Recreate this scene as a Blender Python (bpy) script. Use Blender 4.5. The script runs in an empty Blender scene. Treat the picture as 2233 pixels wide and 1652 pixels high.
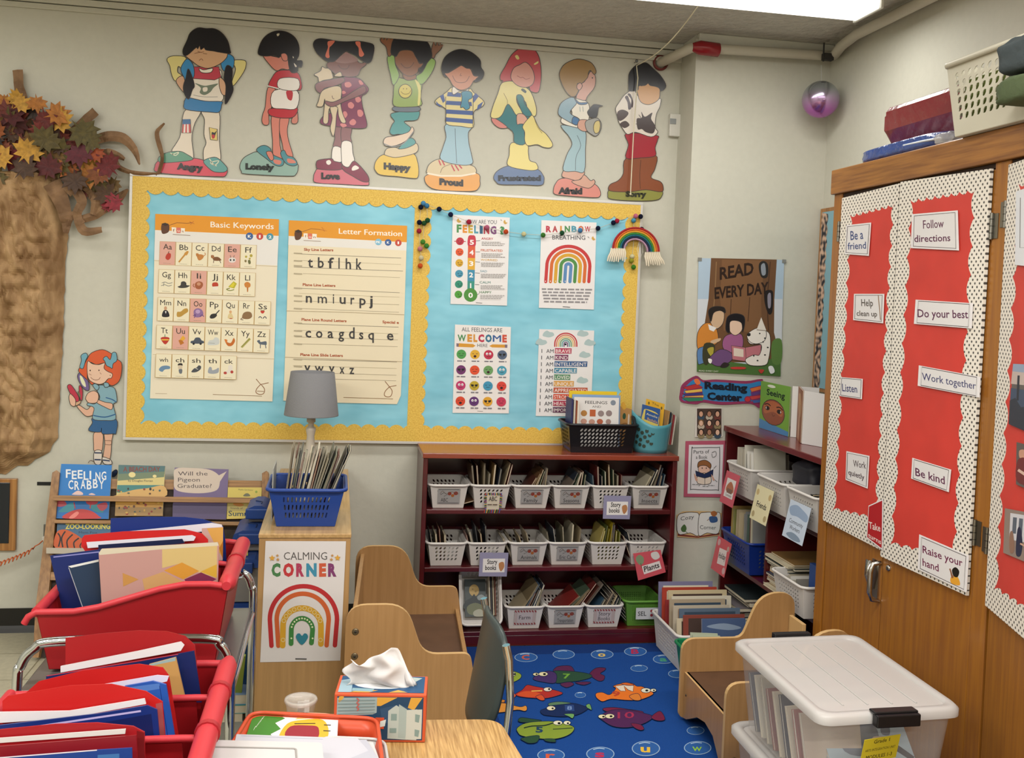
import bpy, bmesh, math, random
from math import sin, cos, pi, radians, sqrt, atan2, hypot
from mathutils import Vector, Matrix
V = Vector
scene = bpy.context.scene
COL = scene.collection
rnd = random.Random(7)

# ---------------------------------------------------------------- camera
EYE = V((0, 0, 1.62))
YAW, PITCH, ROLL, FPX, CX, CY = .17346, -.033724, .039578, 2164.5, 1116.5, 729.0
fw = V((sin(YAW)*cos(PITCH), cos(YAW)*cos(PITCH), sin(PITCH)))
r0 = V((cos(YAW), -sin(YAW), 0)); u0 = r0.cross(fw)
rt = r0*cos(ROLL) + u0*sin(ROLL); up = -r0*sin(ROLL) + u0*cos(ROLL)
cam = bpy.data.cameras.new('camera'); cam_o = bpy.data.objects.new('camera', cam); COL.objects.link(cam_o)
mw = Matrix((rt, up, -fw)).transposed().to_4x4(); mw.translation = EYE
cam_o.matrix_world = mw
cam.sensor_fit = 'HORIZONTAL'; cam.sensor_width = 36; cam.lens = FPX/2233*36
cam.shift_y = -(826-CY)/2233; cam.clip_start = .05; cam.clip_end = 60
scene.camera = cam_o

# ---------------------------------------------------------------- world and exposure
world = bpy.data.worlds.new('world'); scene.world = world; world.use_nodes = True
world.node_tree.nodes['Background'].inputs[0].default_value = (1, .97, .92, 1)
world.node_tree.nodes['Background'].inputs[1].default_value = .3
vs = scene.view_settings
vs.view_transform = 'Standard'; vs.look = 'None'; vs.gamma = 1; vs.use_curve_mapping = False
vs.exposure = 0.0
WATT = 75.0          # power of one fluorescent fixture

ROOM = dict(x0=-4.2, x1=2.37, y0=-3.2, y1=4.866, h=2.947)

# ---------------------------------------------------------------- materials
def lin(h):
    h = h.lstrip('#')
    if len(h) == 3: h = ''.join(c*2 for c in h)
    o = []
    for i in (0, 2, 4):
        c = int(h[i:i+2], 16)/255
        o.append(c/12.92 if c <= .04045 else ((c+.055)/1.055)**2.4)
    return (*o, 1)
MC = {}
def mt(h, rough=.55, metal=0, var=0, bump=0, scale=40, trans=0, alpha=1, emit=0, coat=0, stretch=None, h2=None, ior=1.45, spec=.5, bs=1.0, detail=3):
    key = (h, rough, metal, var, bump, scale, trans, alpha, emit, coat, stretch, h2, spec, bs, detail)
    if key in MC: return MC[key]
    m = bpy.data.materials.new('paint_'+h.strip('#')); m.use_nodes = True
    nt = m.node_tree; b = nt.nodes['Principled BSDF']; L = nt.links.new
    b.inputs['Base Color'].default_value = lin(h); b.inputs['Roughness'].default_value = rough
    b.inputs['Metallic'].default_value = metal; b.inputs['IOR'].default_value = ior
    b.inputs['Specular IOR Level'].default_value = spec
    if trans: b.inputs['Transmission Weight'].default_value = trans
    if alpha < 1: b.inputs['Alpha'].default_value = alpha
    if coat: b.inputs['Coat Weight'].default_value = coat; b.inputs['Coat Roughness'].default_value = .15
    if emit:
        b.inputs['Emission Color'].default_value = lin(h); b.inputs['Emission Strength'].default_value = emit
    if var or bump or h2:
        tc = nt.nodes.new('ShaderNodeTexCoord'); mp = nt.nodes.new('ShaderNodeMapping')
        L(tc.outputs['Object'], mp.inputs[0])
        if stretch: mp.inputs['Scale'].default_value = stretch
        n = nt.nodes.new('ShaderNodeTexNoise'); n.inputs['Scale'].default_value = scale; n.inputs['Detail'].default_value = detail
        L(mp.outputs[0], n.inputs[0])
        if var or h2:
            mx = nt.nodes.new('ShaderNodeMix'); mx.data_type = 'RGBA'
            rp = nt.nodes.new('ShaderNodeMapRange'); rp.inputs[1].default_value = .35; rp.inputs[2].default_value = .65
            L(n.outputs[0], rp.inputs[0]); L(rp.outputs[0], mx.inputs[0])
            c = lin(h); mx.inputs[6].default_value = c
            mx.inputs[7].default_value = lin(h2) if h2 else tuple(x*(1-var) for x in c[:3])+(1,)
            L(mx.outputs[2], b.inputs['Base Color'])
        if bump:
            bp = nt.nodes.new('ShaderNodeBump'); bp.inputs['Strength'].default_value = bump; bp.inputs['Distance'].default_value = .01*bs
            L(n.outputs[0], bp.inputs['Height']); L(bp.outputs[0], b.inputs['Normal'])
    MC[key] = m
    return m
def paper(h): return mt(h, .42, spec=.4)
def wood(h, h2, axis=2, scale=9, rough=.38, coat=.25):
    st = [1, 1, 1]; st[axis] = .05
    return mt(h, rough, bump=.05, scale=scale*9, stretch=tuple(st), h2=h2, coat=coat, detail=5, bs=.3)

# ---------------------------------------------------------------- mesh building
def inv_root(p):
    while p.parent: p = p.parent
    return (Matrix.Translation(p.location) @ Matrix.Rotation(p.rotation_euler.z, 4, 'Z')).inverted()
class M:
    def __init__(s, T=None): s.v = []; s.f = []; s.mi = []; s.sm = []; s.mats = []; s.T = T
    def slot(s, m):
        if m not in s.mats: s.mats.append(m)
        return s.mats.index(m)
    def add(s, vs, fs, m, smooth=False):
        k = len(s.v); i = s.slot(m)
        for p in vs: s.v.append((s.T @ V(p)) if s.T else V(p))
        for f in fs: s.f.append([k+j for j in f]); s.mi.append(i); s.sm.append(smooth)
        return s
    def box(s, a, b, m, R=None, c=None):
        x0, y0, z0 = a; x1, y1, z1 = b
        vs = [V(p) for p in ((x0,y0,z0),(x1,y0,z0),(x1,y1,z0),(x0,y1,z0),(x0,y0,z1),(x1,y0,z1),(x1,y1,z1),(x0,y1,z1))]
        if R:
            c = V(c) if c is not None else (V(a)+V(b))/2
            vs = [R @ (p-c)+c for p in vs]
        return s.add(vs, [(0,3,2,1),(4,5,6,7),(0,1,5,4),(1,2,6,5),(2,3,7,6),(3,0,4,7)], m)
    def prism(s, pts, fn, t0, t1, m, side=None, smooth=False):
        """outline pts (u,v) through fn(u,v,w) between w=t0 and t1"""
        n = len(pts)
        a = [fn(u, v, t0) for u, v in pts]; b = [fn(u, v, t1) for u, v in pts]
        s.add(a+b, [list(range(n))[::-1], list(range(n, 2*n))], m)
        s.add(a+b, [(i, (i+1) % n, n+(i+1) % n, n+i) for i in range(n)], side or m, smooth)
        return s
    def tube(s, path, r, m, seg=8, closed=False, cap=True, flat=1.0):
        P = [V(p) for p in path]; n = len(P); vs = []; fs = []; prev = None
        for i in range(n):
            if closed: t = P[(i+1) % n]-P[i-1]
            else: t = P[min(i+1, n-1)]-P[max(i-1, 0)]
            t.normalize()
            if prev is None:
                a = V((0, 0, 1)) if abs(t.z) < .9 else V((1, 0, 0)); nn = (a-t*a.dot(t)).normalized()
            else:
                nn = prev-t*prev.dot(t)
                nn = nn.normalized() if nn.length > 1e-6 else V((1, 0, 0))
            prev = nn; bb = t.cross(nn); rr = r[i] if isinstance(r, (list, tuple)) else r
            for k in range(seg):
                a = 2*pi*k/seg; vs.append(P[i]+nn*cos(a)*rr+bb*sin(a)*rr*flat)
        for i in range(n if closed else n-1):
            j = (i+1) % n
            for k in range(seg): fs.append((i*seg+k, i*seg+(k+1) % seg, j*seg+(k+1) % seg, j*seg+k))
        s.add(vs, fs, m, True)
        if cap and not closed:
            s.add(vs[:seg], [list(range(seg))[::-1]], m); s.add(vs[-seg:], [list(range(seg))], m)
        return s
    def lathe(s, prof, c, m, seg=24, smooth=True, axis=2):
        vs = []; fs = []; c = V(c)
        for r, z in prof:
            for k in range(seg):
                a = 2*pi*k/seg
                q = (r*cos(a), r*sin(a), z) if axis == 2 else ((r*cos(a), z, r*sin(a)) if axis == 1 else (z, r*cos(a), r*sin(a)))
                vs.append(c+V(q))
        for i in range(len(prof)-1):
            for k in range(seg): fs.append((i*seg+k, i*seg+(k+1) % seg, (i+1)*seg+(k+1) % seg, (i+1)*seg+k))
        return s.add(vs, fs, m, smooth)
    def ball(s, c, r, m, seg=12, sc=(1, 1, 1)):
        n = seg//2; c = V(c)
        vs = [c+V((sin(pi*i/n)*cos(2*pi*k/seg)*r*sc[0], sin(pi*i/n)*sin(2*pi*k/seg)*r*sc[1], cos(pi*i/n)*r*sc[2])) for i in range(n+1) for k in range(seg)]
        fs = [(i*seg+k, (i+1)*seg+k, (i+1)*seg+(k+1) % seg, i*seg+(k+1) % seg) for i in range(n) for k in range(seg)]
        return s.add(vs, fs, m, True)
    def grid(s, fn, nu, nv, m, smooth=True):
        vs = [fn(i/nu, j/nv) for j in range(nv+1) for i in range(nu+1)]
        fs = [(j*(nu+1)+i, j*(nu+1)+i+1, (j+1)*(nu+1)+i+1, (j+1)*(nu+1)+i) for j in range(nv) for i in range(nu)]
        return s.add(vs, fs, m, smooth)
    def build(s, name, parent=None, label=None, cat=None, group=None, kind=None, world=True, bevel=0, solid=0, sub=0, seg=2):
        vs = s.v
        if parent is not None:
            if world:
                I = inv_root(parent); vs = [I @ p for p in vs]
            loc = V((0, 0, 0))
        else:
            lo = V([min(p[i] for p in vs) for i in range(3)]); hi = V([max(p[i] for p in vs) for i in range(3)])
            loc = V(((lo.x+hi.x)/2, (lo.y+hi.y)/2, lo.z))
            if kind == 'structure': loc = V((0, 0, 0))
            vs = [p-loc for p in vs]
        me = bpy.data.meshes.new(name); me.from_pydata([tuple(p) for p in vs], [], s.f)
        for m in s.mats: me.materials.append(m)
        me.polygons.foreach_set('material_index', s.mi); me.polygons.foreach_set('use_smooth', s.sm)
        me.update()
        o = bpy.data.objects.new(name, me); COL.objects.link(o); o.location = loc
        if parent is not None: o.parent = parent
        tag(o, label, cat, group, kind)
        if sub:
            d = o.modifiers.new('s', 'SUBSURF'); d.levels = sub; d.render_levels = sub
        if solid:
            d = o.modifiers.new('t', 'SOLIDIFY'); d.thickness = solid; d.offset = 0
        if bevel:
            d = o.modifiers.new('b', 'BEVEL'); d.width = bevel; d.segments = seg; d.limit_method = 'ANGLE'; d.angle_limit = radians(40)
        return o
def tag(o, label=None, cat=None, group=None, kind=None):
    if label: o['label'] = label
    if cat: o['category'] = cat
    if group: o['group'] = group
    if kind: o['kind'] = kind
    return o
def thing(name, label, cat, loc=(0, 0, 0), rz=0, group=None):
    o = bpy.data.objects.new(name, None); COL.objects.link(o); o.empty_display_size = .05
    o.location = loc; o.rotation_euler = (0, 0, rz)
    return tag(o, label, cat, group)
def copy_tree(o, loc=None, rz=None, label=None, group=None, parent=None):
    c = o.copy(); COL.objects.link(c)
    if parent is not None: c.parent = parent
    for ch in o.children: copy_tree(ch, parent=c)
    if loc is not None: c.location = loc
    if rz is not None: c.rotation_euler = (0, 0, rz)
    if label: c['label'] = label
    if group: c['group'] = group
    return c
def TM(loc, rz=0, rx=0, ry=0):
    return Matrix.Translation(V(loc)) @ Matrix.Rotation(rz, 4, 'Z') @ Matrix.Rotation(ry, 4, 'Y') @ Matrix.Rotation(rx, 4, 'X')

# ---------------------------------------------------------------- surveyed planes: a sight line meets a real plane of the room
def sight(x, y): return fw*FPX + rt*(x-CX) - up*(y-CY)
def plane(p0, n):
    p0 = V(p0); n = V(n).normalized()
    def f(x, y, off=0):
        d = sight(x, y); t = (p0-EYE).dot(n)/d.dot(n)
        return EYE+d*t+n*off
    return f
def crop(f, x0, y0, s): return lambda x, y, off=0: f(x0+x/s, y0+y/s, off)
def quad(tl, tr, br, bl, W, H, n=None):
    """flat rectangle given by 3-D corners, coordinates u 0..W right, v 0..H down"""
    tl, tr, br, bl = map(V, (tl, tr, br, bl))
    n = V(n).normalized() if n is not None else (tr-tl).cross(tl-bl).normalized()
    n_ = (tr-tl).cross(tl-bl).normalized(); br = br-n_*(br-tl).dot(n_)
    def g(u, v, off=0):
        a = tl.lerp(tr, u/W); b = bl.lerp(br, u/W)
        return a.lerp(b, v/H)+n*off
    return g
def smoothpts(P, closed=True, k=4):
    n = len(P); o = []
    rng = range(n) if closed else range(n-1)
    for i in rng:
        if closed: a, b, c, d = P[i-1], P[i], P[(i+1) % n], P[(i+2) % n]
        else: a, b, c, d = P[max(i-1, 0)], P[i], P[i+1], P[min(i+2, n-1)]
        for j in range(k):
            t = j/k
            o.append(tuple(.5*(2*b[q]+(c[q]-a[q])*t+(2*a[q]-5*b[q]+4*c[q]-d[q])*t*t+(3*b[q]-a[q]-3*c[q]+d[q])*t**3) for q in (0, 1)))
    if not closed: o.append(P[-1])
    return o
TXT = {}
def glyphs(s, bold=0):
    key = (s, bold)
    if key in TXT: return TXT[key]
    cu = bpy.data.curves.new('t', 'FONT'); cu.body = s; cu.resolution_u = 2; cu.offset = bold; cu.fill_mode = 'FRONT'
    ob = bpy.data.objects.new('t', cu); me = bpy.data.meshes.new_from_object(ob)
    vs = [(v.co.x, v.co.y) for v in me.vertices]; fs = [tuple(p.vertices) for p in me.polygons]
    bpy.data.objects.remove(ob); bpy.data.curves.remove(cu); bpy.data.meshes.remove(me)
    TXT[key] = (vs, fs)
    return TXT[key]
class Art(M):
    """printed sheet or cut-out: thin slab plus printed shapes on its face"""
    def __init__(s, f, step=.00006, lw=5, dark='#3a3330', mk=paper, o0=.0035):
        super().__init__(); s.g = f; s.n = 0; s.step = step; s.lw = lw; s.dark = dark; s.mk = mk; s.tilt = .0; s.o0 = o0
    def off(s): s.n += 1; return s.o0+s.n*s.step
    def slab(s, pts, h, t=.0012, smooth=False):
        if smooth: pts = smoothpts(pts)
        s.prism(pts, s.g, s.o0-t, s.o0, h if not isinstance(h, str) else s.mk(h)); return s
    def poly(s, pts, h, mat=None):
        o = s.off(); s.add([s.g(x, y, o) for x, y in pts], [range(len(pts))], mat or s.mk(h)); return s
    def line(s, P, w, h, closed=False):
        n = len(P); L = []; R = []
        if n < 2: return s
        for i in range(n):
            a = P[i-1] if (closed or i) else P[i]; b = P[(i+1) % n] if (closed or i < n-1) else P[i]
            dx, dy = b[0]-a[0], b[1]-a[1]; d = hypot(dx, dy) or 1
            L.append((P[i][0]-dy/d*w/2, P[i][1]+dx/d*w/2)); R.append((P[i][0]+dy/d*w/2, P[i][1]-dx/d*w/2))
        o = s.off(); vs = [s.g(*p, o) for p in L+R]
        s.add(vs, [(i, (i+1) % n, n+(i+1) % n, n+i) for i in range(n if closed else n-1)], s.mk(h)); return s
    def ell(s, x, y, rx, ry, h, k=20, a0=0, a1=2*pi):
        return s.poly([(x+rx*cos(a0+(a1-a0)*i/k), y+ry*sin(a0+(a1-a0)*i/k)) for i in range(k if a1-a0 > 6.2 else k+1)], h)
    def text(s, t, x0, y0, x1, y1, hh, h, bold=.0, tilt=None, vert=False):
        """baseline from (x0,y0) to (x1,y1), capital height hh"""
        if bold > 0 and any(c in 'MWmw' for c in t):
            d = bold*hh*.55
            s.text(t, x0-d, y0, x1-d, y1, hh, h, 0, tilt); s.text(t, x0+d, y0, x1+d, y1, hh, h, 0, tilt); return s
        vs, fs = glyphs(t, bold)
        if not vs: return s
        ax = min(v[0] for v in vs); bx = max(v[0] for v in vs); W = bx-ax
        tl = s.tilt if tilt is None else tilt
        o = s.off(); cap = .73
        s.add([s.g(x0+(x1-x0)*(vx-ax)/W+tl*vy/cap*hh, y0+(y1-y0)*(vx-ax)/W-vy/cap*hh, o) for vx, vy in vs], fs, s.mk(h))
        return s
    def draw(s, spec):
        for ln in spec.strip().splitlines():
            ln = ln.strip()
            if not ln: continue
            k, h, rest = ln.split(' ', 2)
            if k == 't' or k == 'T':
                a, txt = rest.split('|', 1); a = list(map(float, a.split()))
                s.text(txt, *a[:5], h, bold=a[5] if len(a) > 5 else (.008 if k == 't' else 0)); continue
            if k in 'cC':
                for q in filter(str.strip, rest.split(';')):
                    a = list(map(float, q.replace(',', ' ').split())); s.ell(*a[:4], h)
                    if k == 'C': s.line([(a[0]+a[2]*cos(i*pi/10), a[1]+a[3]*sin(i*pi/10)) for i in range(20)], s.lw, s.dark, True)
                continue
            tk = rest.split(); w = None
            if k in 'lkLK': w = float(tk.pop(0))
            P = [tuple(map(float, q.split(','))) for q in tk]
            if k == 'l': s.line(P, w, h)
            elif k == 'k': s.line(smoothpts(P, False), w, h)
            else:
                if k in 'sS': P = smoothpts(P)
                s.poly(P, h)
                if k in 'PS': s.line(P, s.lw, s.dark, True)
        return s

# ================================================================ ROOM SHELL
x0, x1, y0, y1, HC = ROOM['x0'], ROOM['x1'], ROOM['y0'], ROOM['y1'], ROOM['h']
WALLM = mt('#c3c1b3', .6, bump=.25, scale=35, var=.03, spec=.3, bs=.3)
def slab(name, a, b, m): M().box(a, b, m).build(name, kind='structure')
def floor_mat():
    m = bpy.data.materials.new('floor_tile'); m.use_nodes = True; nt = m.node_tree; b = nt.nodes['Principled BSDF']; L = nt.links.new
    b.inputs['Roughness'].default_value = .35
    tc = nt.nodes.new('ShaderNodeTexCoord'); br = nt.nodes.new('ShaderNodeTexBrick'); br.offset = 0; br.squash = 1
    br.inputs['Color1'].default_value = lin('#b9b298'); br.inputs['Color2'].default_value = lin('#c2bba2'); br.inputs['Mortar'].default_value = lin('#8a8269')
    br.inputs['Scale'].default_value = 1; br.inputs['Mortar Size'].default_value = .003; br.inputs['Brick Width'].default_value = .305; br.inputs['Row Height'].default_value = .305
    n = nt.nodes.new('ShaderNodeTexNoise'); n.inputs['Scale'].default_value = 45
    mx = nt.nodes.new('ShaderNodeMix'); mx.data_type = 'RGBA'; mx.blend_type = 'MULTIPLY'; mx.inputs[0].default_value = .35
    L(tc.outputs['Object'], br.inputs[0]); L(tc.outputs['Object'], n.inputs[0]); L(br.outputs[0], mx.inputs[6]); L(n.outputs[0], mx.inputs[7]); L(mx.outputs[2], b.inputs['Base Color'])
    return m
slab('floor', (x0-.1, y0-.1, -.1), (x1+.1, y1+.1, 0), floor_mat())
slab('ceiling', (x0-.1, y0-.1, HC), (x1+.1, y1+.1, HC+.1), mt('#c0bcb2', .9, bump=.9, scale=30, var=.12, spec=.1, bs=1.5, detail=5))
slab('wall_back', (x0-.1, y1, 0), (x1+.1, y1+.1, HC), WALLM)
slab('wall_right', (x1, y0-.1, 0), (x1+.1, y1, HC), WALLM)
slab('wall_left', (x0-.1, y0, 0), (x0, y1, HC), WALLM)
slab('wall_front', (x0-.1, y0-.1, 0), (x1, y0, HC), WALLM)
M().box((1.668, 4.65, 0), (x1, y1, HC), WALLM).build('wall_corner', kind='structure')
BLK = mt('#15130f', .45)
M().prism([(0, 0), (.02, 0), (.012, .018), (.006, .03), (.006, .11), (0, .11)], lambda u, v, w: V((w, y1-u, v)), x0, .40, BLK).build('baseboard_back', kind='structure')
# raceway moulding at the top of the back wall
rw = M(); rw.box((x0, y1-.03, HC-.03), (1.668, y1, HC), WALLM); rw.box((x0, y1-.024, HC-.062), (1.668, y1, HC-.034), WALLM)
rw.box((x0, y1-.018, HC-.09), (1.668, y1, HC-.066), WALLM); rw.build('trim_1', kind='structure', bevel=.003)
M().box((1.668, 4.615, HC-.06), (x1, 4.65, HC-.0), WALLM).build('trim_2', kind='structure', bevel=.004)

# fluorescent fixtures
lens_m = mt('#fffbf2', .3, emit=2.2); hous = mt('#d8d8d0', .5)
def fixture(xa, xb, yc, label, watt=WATT):
    t = thing('ceiling_light', label, 'ceiling light', ((xa+xb)/2, yc, HC), group='fluorescent ceiling lights')
    M().box((xa, yc-.12, HC-.03), (xb, yc+.12, HC), hous).build('housing', t, bevel=.004)
    M().prism([(-.105, 0), (.105, 0), (.098, -.045), (-.098, -.045)], lambda u, v, w: V((w, yc+u, HC-.031+v)), xa+.01, xb-.01, lens_m).build('lens', t, bevel=.006)
    M().box((xb-.012, yc-.115, HC-.08), (xb, yc+.115, HC-.028), hous).build('end_cap', t, bevel=.003)
    ld = bpy.data.lights.new('tube_light', 'AREA'); ld.shape = 'RECTANGLE'; ld.size = xb-xa-.06; ld.size_y = .18; ld.energy = watt; ld.color = (1, .985, .955)
    lo = bpy.data.objects.new('tube_light', ld); COL.objects.link(lo); lo.parent = t; lo.location = (0, 0, -.079)
fixture(-.31, 2.14, 3.88, 'glowing fluorescent ceiling light above the emotion cut-outs', WATT*.33)
for xa, yc, k in ((-3.6, 3.88, .15), (-.31, 1.5, 1.05), (-3.6, 1.5, .9), (-.31, -.9, 1.1), (-3.6, -.9, 1)):  # unseen fixtures added for illumination, each power set to balance the light
    fixture(xa, xa+2.45, yc, 'fluorescent ceiling light added out of view to light the room', WATT*k)

# ================================================================ BULLETIN BOARD
YB = 4.838
BP = plane((0, YB, 0), (0, -1, 0))
c5 = crop(BP, 270, 370, 2.754); c6 = crop(BP, 600, 430, 3.058); c7 = crop(BP, 900, 420, 3.239)
def wxz(p): return (p.x, p.z)
TLx, TLz = wxz(BP(290, 387)); TRx, TRz = wxz(BP(1397, 444)); BLx, BLz = wxz(BP(274, 951)); BRx, BRz = wxz(BP(1374, 970))
bx0, bx1, bz0, bz1 = (TLx+BLx)/2, (TRx+BRx)/2, (BLz+BRz)/2, (TLz+TRz)/2
board = thing('bulletin_board', 'wide bulletin board covered in light blue paper with scalloped yellow border', 'bulletin board', ((bx0+bx1)/2, YB+.01, bz0))
BLUEP = mt('#8ccbdc', .5, h2='#7abccf', scale=5, stretch=(1, 1, 2.2), bump=.5, bs=1.2, detail=2)
g = M(); g.grid(lambda a, b: V((bx0+(bx1-bx0)*a, YB, bz0+(bz1-bz0)*b)), 2, 2, BLUEP, False); g.box((bx0, YB+.001, bz0), (bx1, y1-.001, bz1), hous)
g.build('paper_panel', board)
FR = mt('#cfccc6', .35, metal=.3)
for nm, a, b in (('t', (bx0-.014, YB-.0022, bz1), (bx1+.014, y1, bz1+.014)), ('b', (bx0-.014, YB-.0022, bz0-.014), (bx1+.014, y1, bz0)),
                 ('l', (bx0-.014, YB-.0022, bz0), (bx0, y1, bz1)), ('r', (bx1, YB-.0022, bz0), (bx1+.014, y1, bz1))):
    M().box(a, b, FR).build('frame_rail', board, bevel=.002)
YEL = mt('#e0be58', .5, h2='#cfa744', scale=160, detail=1)
def scallop(a, b, d, n, base, flip):
    """strip from a to b (metres), base width, n bumps of depth d"""
    P = [(a, 0), (b, 0)] if not flip else [(a, 0), (b, 0)]
    L = b-a; out = []
    for i in range(n):
        for j in range(7):
            t = j/7; out.append((a+L*(i+t)/n, base+d*sin(pi*t)**.7))
    out.append((b, base))
    return [(a, 0)]+out+[(b, 0)]
def strip(kind, a, b, off, base=.062, d=.018, y=YB-.0015):
    n = max(1, round((b-a)/.068)); P = scallop(a, b, d, n, base, False)
    if kind == 't': f = lambda u, v, w: V((u, y-w, bz1-v))
    if kind == 'b': f = lambda u, v, w: V((u, y-w, bz0+v))
    if kind == 'l': f = lambda u, v, w: V((off+v, y-w, u))
    if kind == 'r': f = lambda u, v, w: V((off-v, y-w, u))
    M().prism(P, f, 0, .0009, YEL).build('border_strip', board)
strip('t', bx0, bx1, 0, y=YB-.0024); strip('b', bx0, bx1, 0, y=YB-.0024); strip('l', bz0, bz1, bx0, y=YB-.001); strip('r', bz0, bz1, bx1, base=.058, y=YB-.001)
mx_ = (BP(905, 500).x+BP(886, 920).x)/2
strip('l', bz0, bz1, mx_, base=.066, y=YB-.001)

# ---- posters pinned on the board
def sheet(f, corners, h='#e6e2da', t=.0008, sub=None):
    a = Art(f, step=.000022); a.slab(corners, h, t); return a
def fin(a, name, label, cat, group=None, parent=None): return a.build(name, parent, label, cat, group)
def scrib(a, x0, y0, x1, y1, w, h, seed=1):
    """illegible small print as a broken line"""
    r = random.Random(seed); x = x0
    L = hypot(x1-x0, y1-y0)
    while x < x1-1:
        q = min(x1, x+r.uniform(2.2, 5)*w); t0 = (x-x0)/(x1-x0); t1 = (q-x0)/(x1-x0)
        a.line([(x, y0+(y1-y0)*t0), (q, y0+(y1-y0)*t1)], w, h); x = q+w*.8
a = sheet(c5, [(190, 265), (932, 297), (918, 700), (893, 1390), (158, 1372), (178, 800)], '#e6dcc4')
a.draw('''p #e0962c 190,265 932,297 930,397 188,362
p #e3e0da 188,362 930,397 922,575 183,540
T #f2ece0 522 345 900 357 36 .04|Basic Keywords
s #5b3a28 228,330 245,322 268,325 275,345 268,375 235,385 225,360
p #3a2c24 225,325 250,318 272,330 250,338
l #7a4a2c 3 270,335 320,318 380,322 410,318
l #b05a30 3 395,312 425,325 400,330 420,310
p #efe6d6 288,345 315,347 315,380 290,378
p #d87060 317,347 342,348 342,380 317,380
p #efe6d6 344,350 368,352 366,384 344,382
t #7a3a2c 296 372 306 372 18|f
t #f2e6d6 323 372 336 373 16|u
t #7a3a2c 350 376 360 377 16|n
c #3c5f96 755 399 22 22;
c #c2483c 817 400 21 21
c #4a93a5 878 402 21 21
t #f0f0ea 745 408 766 409 18 .03|K
t #f0f0ea 812 410 822 410 19 .03|1
t #f0f0ea 869 412 888 412 18 .03|2
l #8a6a4a 3 295,388 400,395
l #8f7350 3 535,1348 830,1358
l #9a8460 2 190,1342 260,1344
l #8a5a34 4 795,1255 822,1288 870,1278
k #8a5a34 4 822,1288 800,1312 794,1335 815,1348 840,1342 845,1315 826,1290
l #8a5a34 3 800,1328 842,1330
k #c9b896 3 175,1108 500,1122 905,1135
k #c9b896 3 183,545 500,560 922,580''')
rows = [((218, 430), (97.2, 4), 'Aa Bb Cc Dd Ee Ff'), ((212, 598), (97.2, 3.8), 'Gg Hh Ii Jj Kk Ll'), ((207, 765), (97, 4), 'Mm Nn Oo Pp Qu Rr Ss'),
        ((200, 932), (97, 3.8), 'Tt Uu Vv Ww Xx Yy Zz'), ((196, 1104), (97.4, 2.6), 'wh ch sh th ck')]
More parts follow.
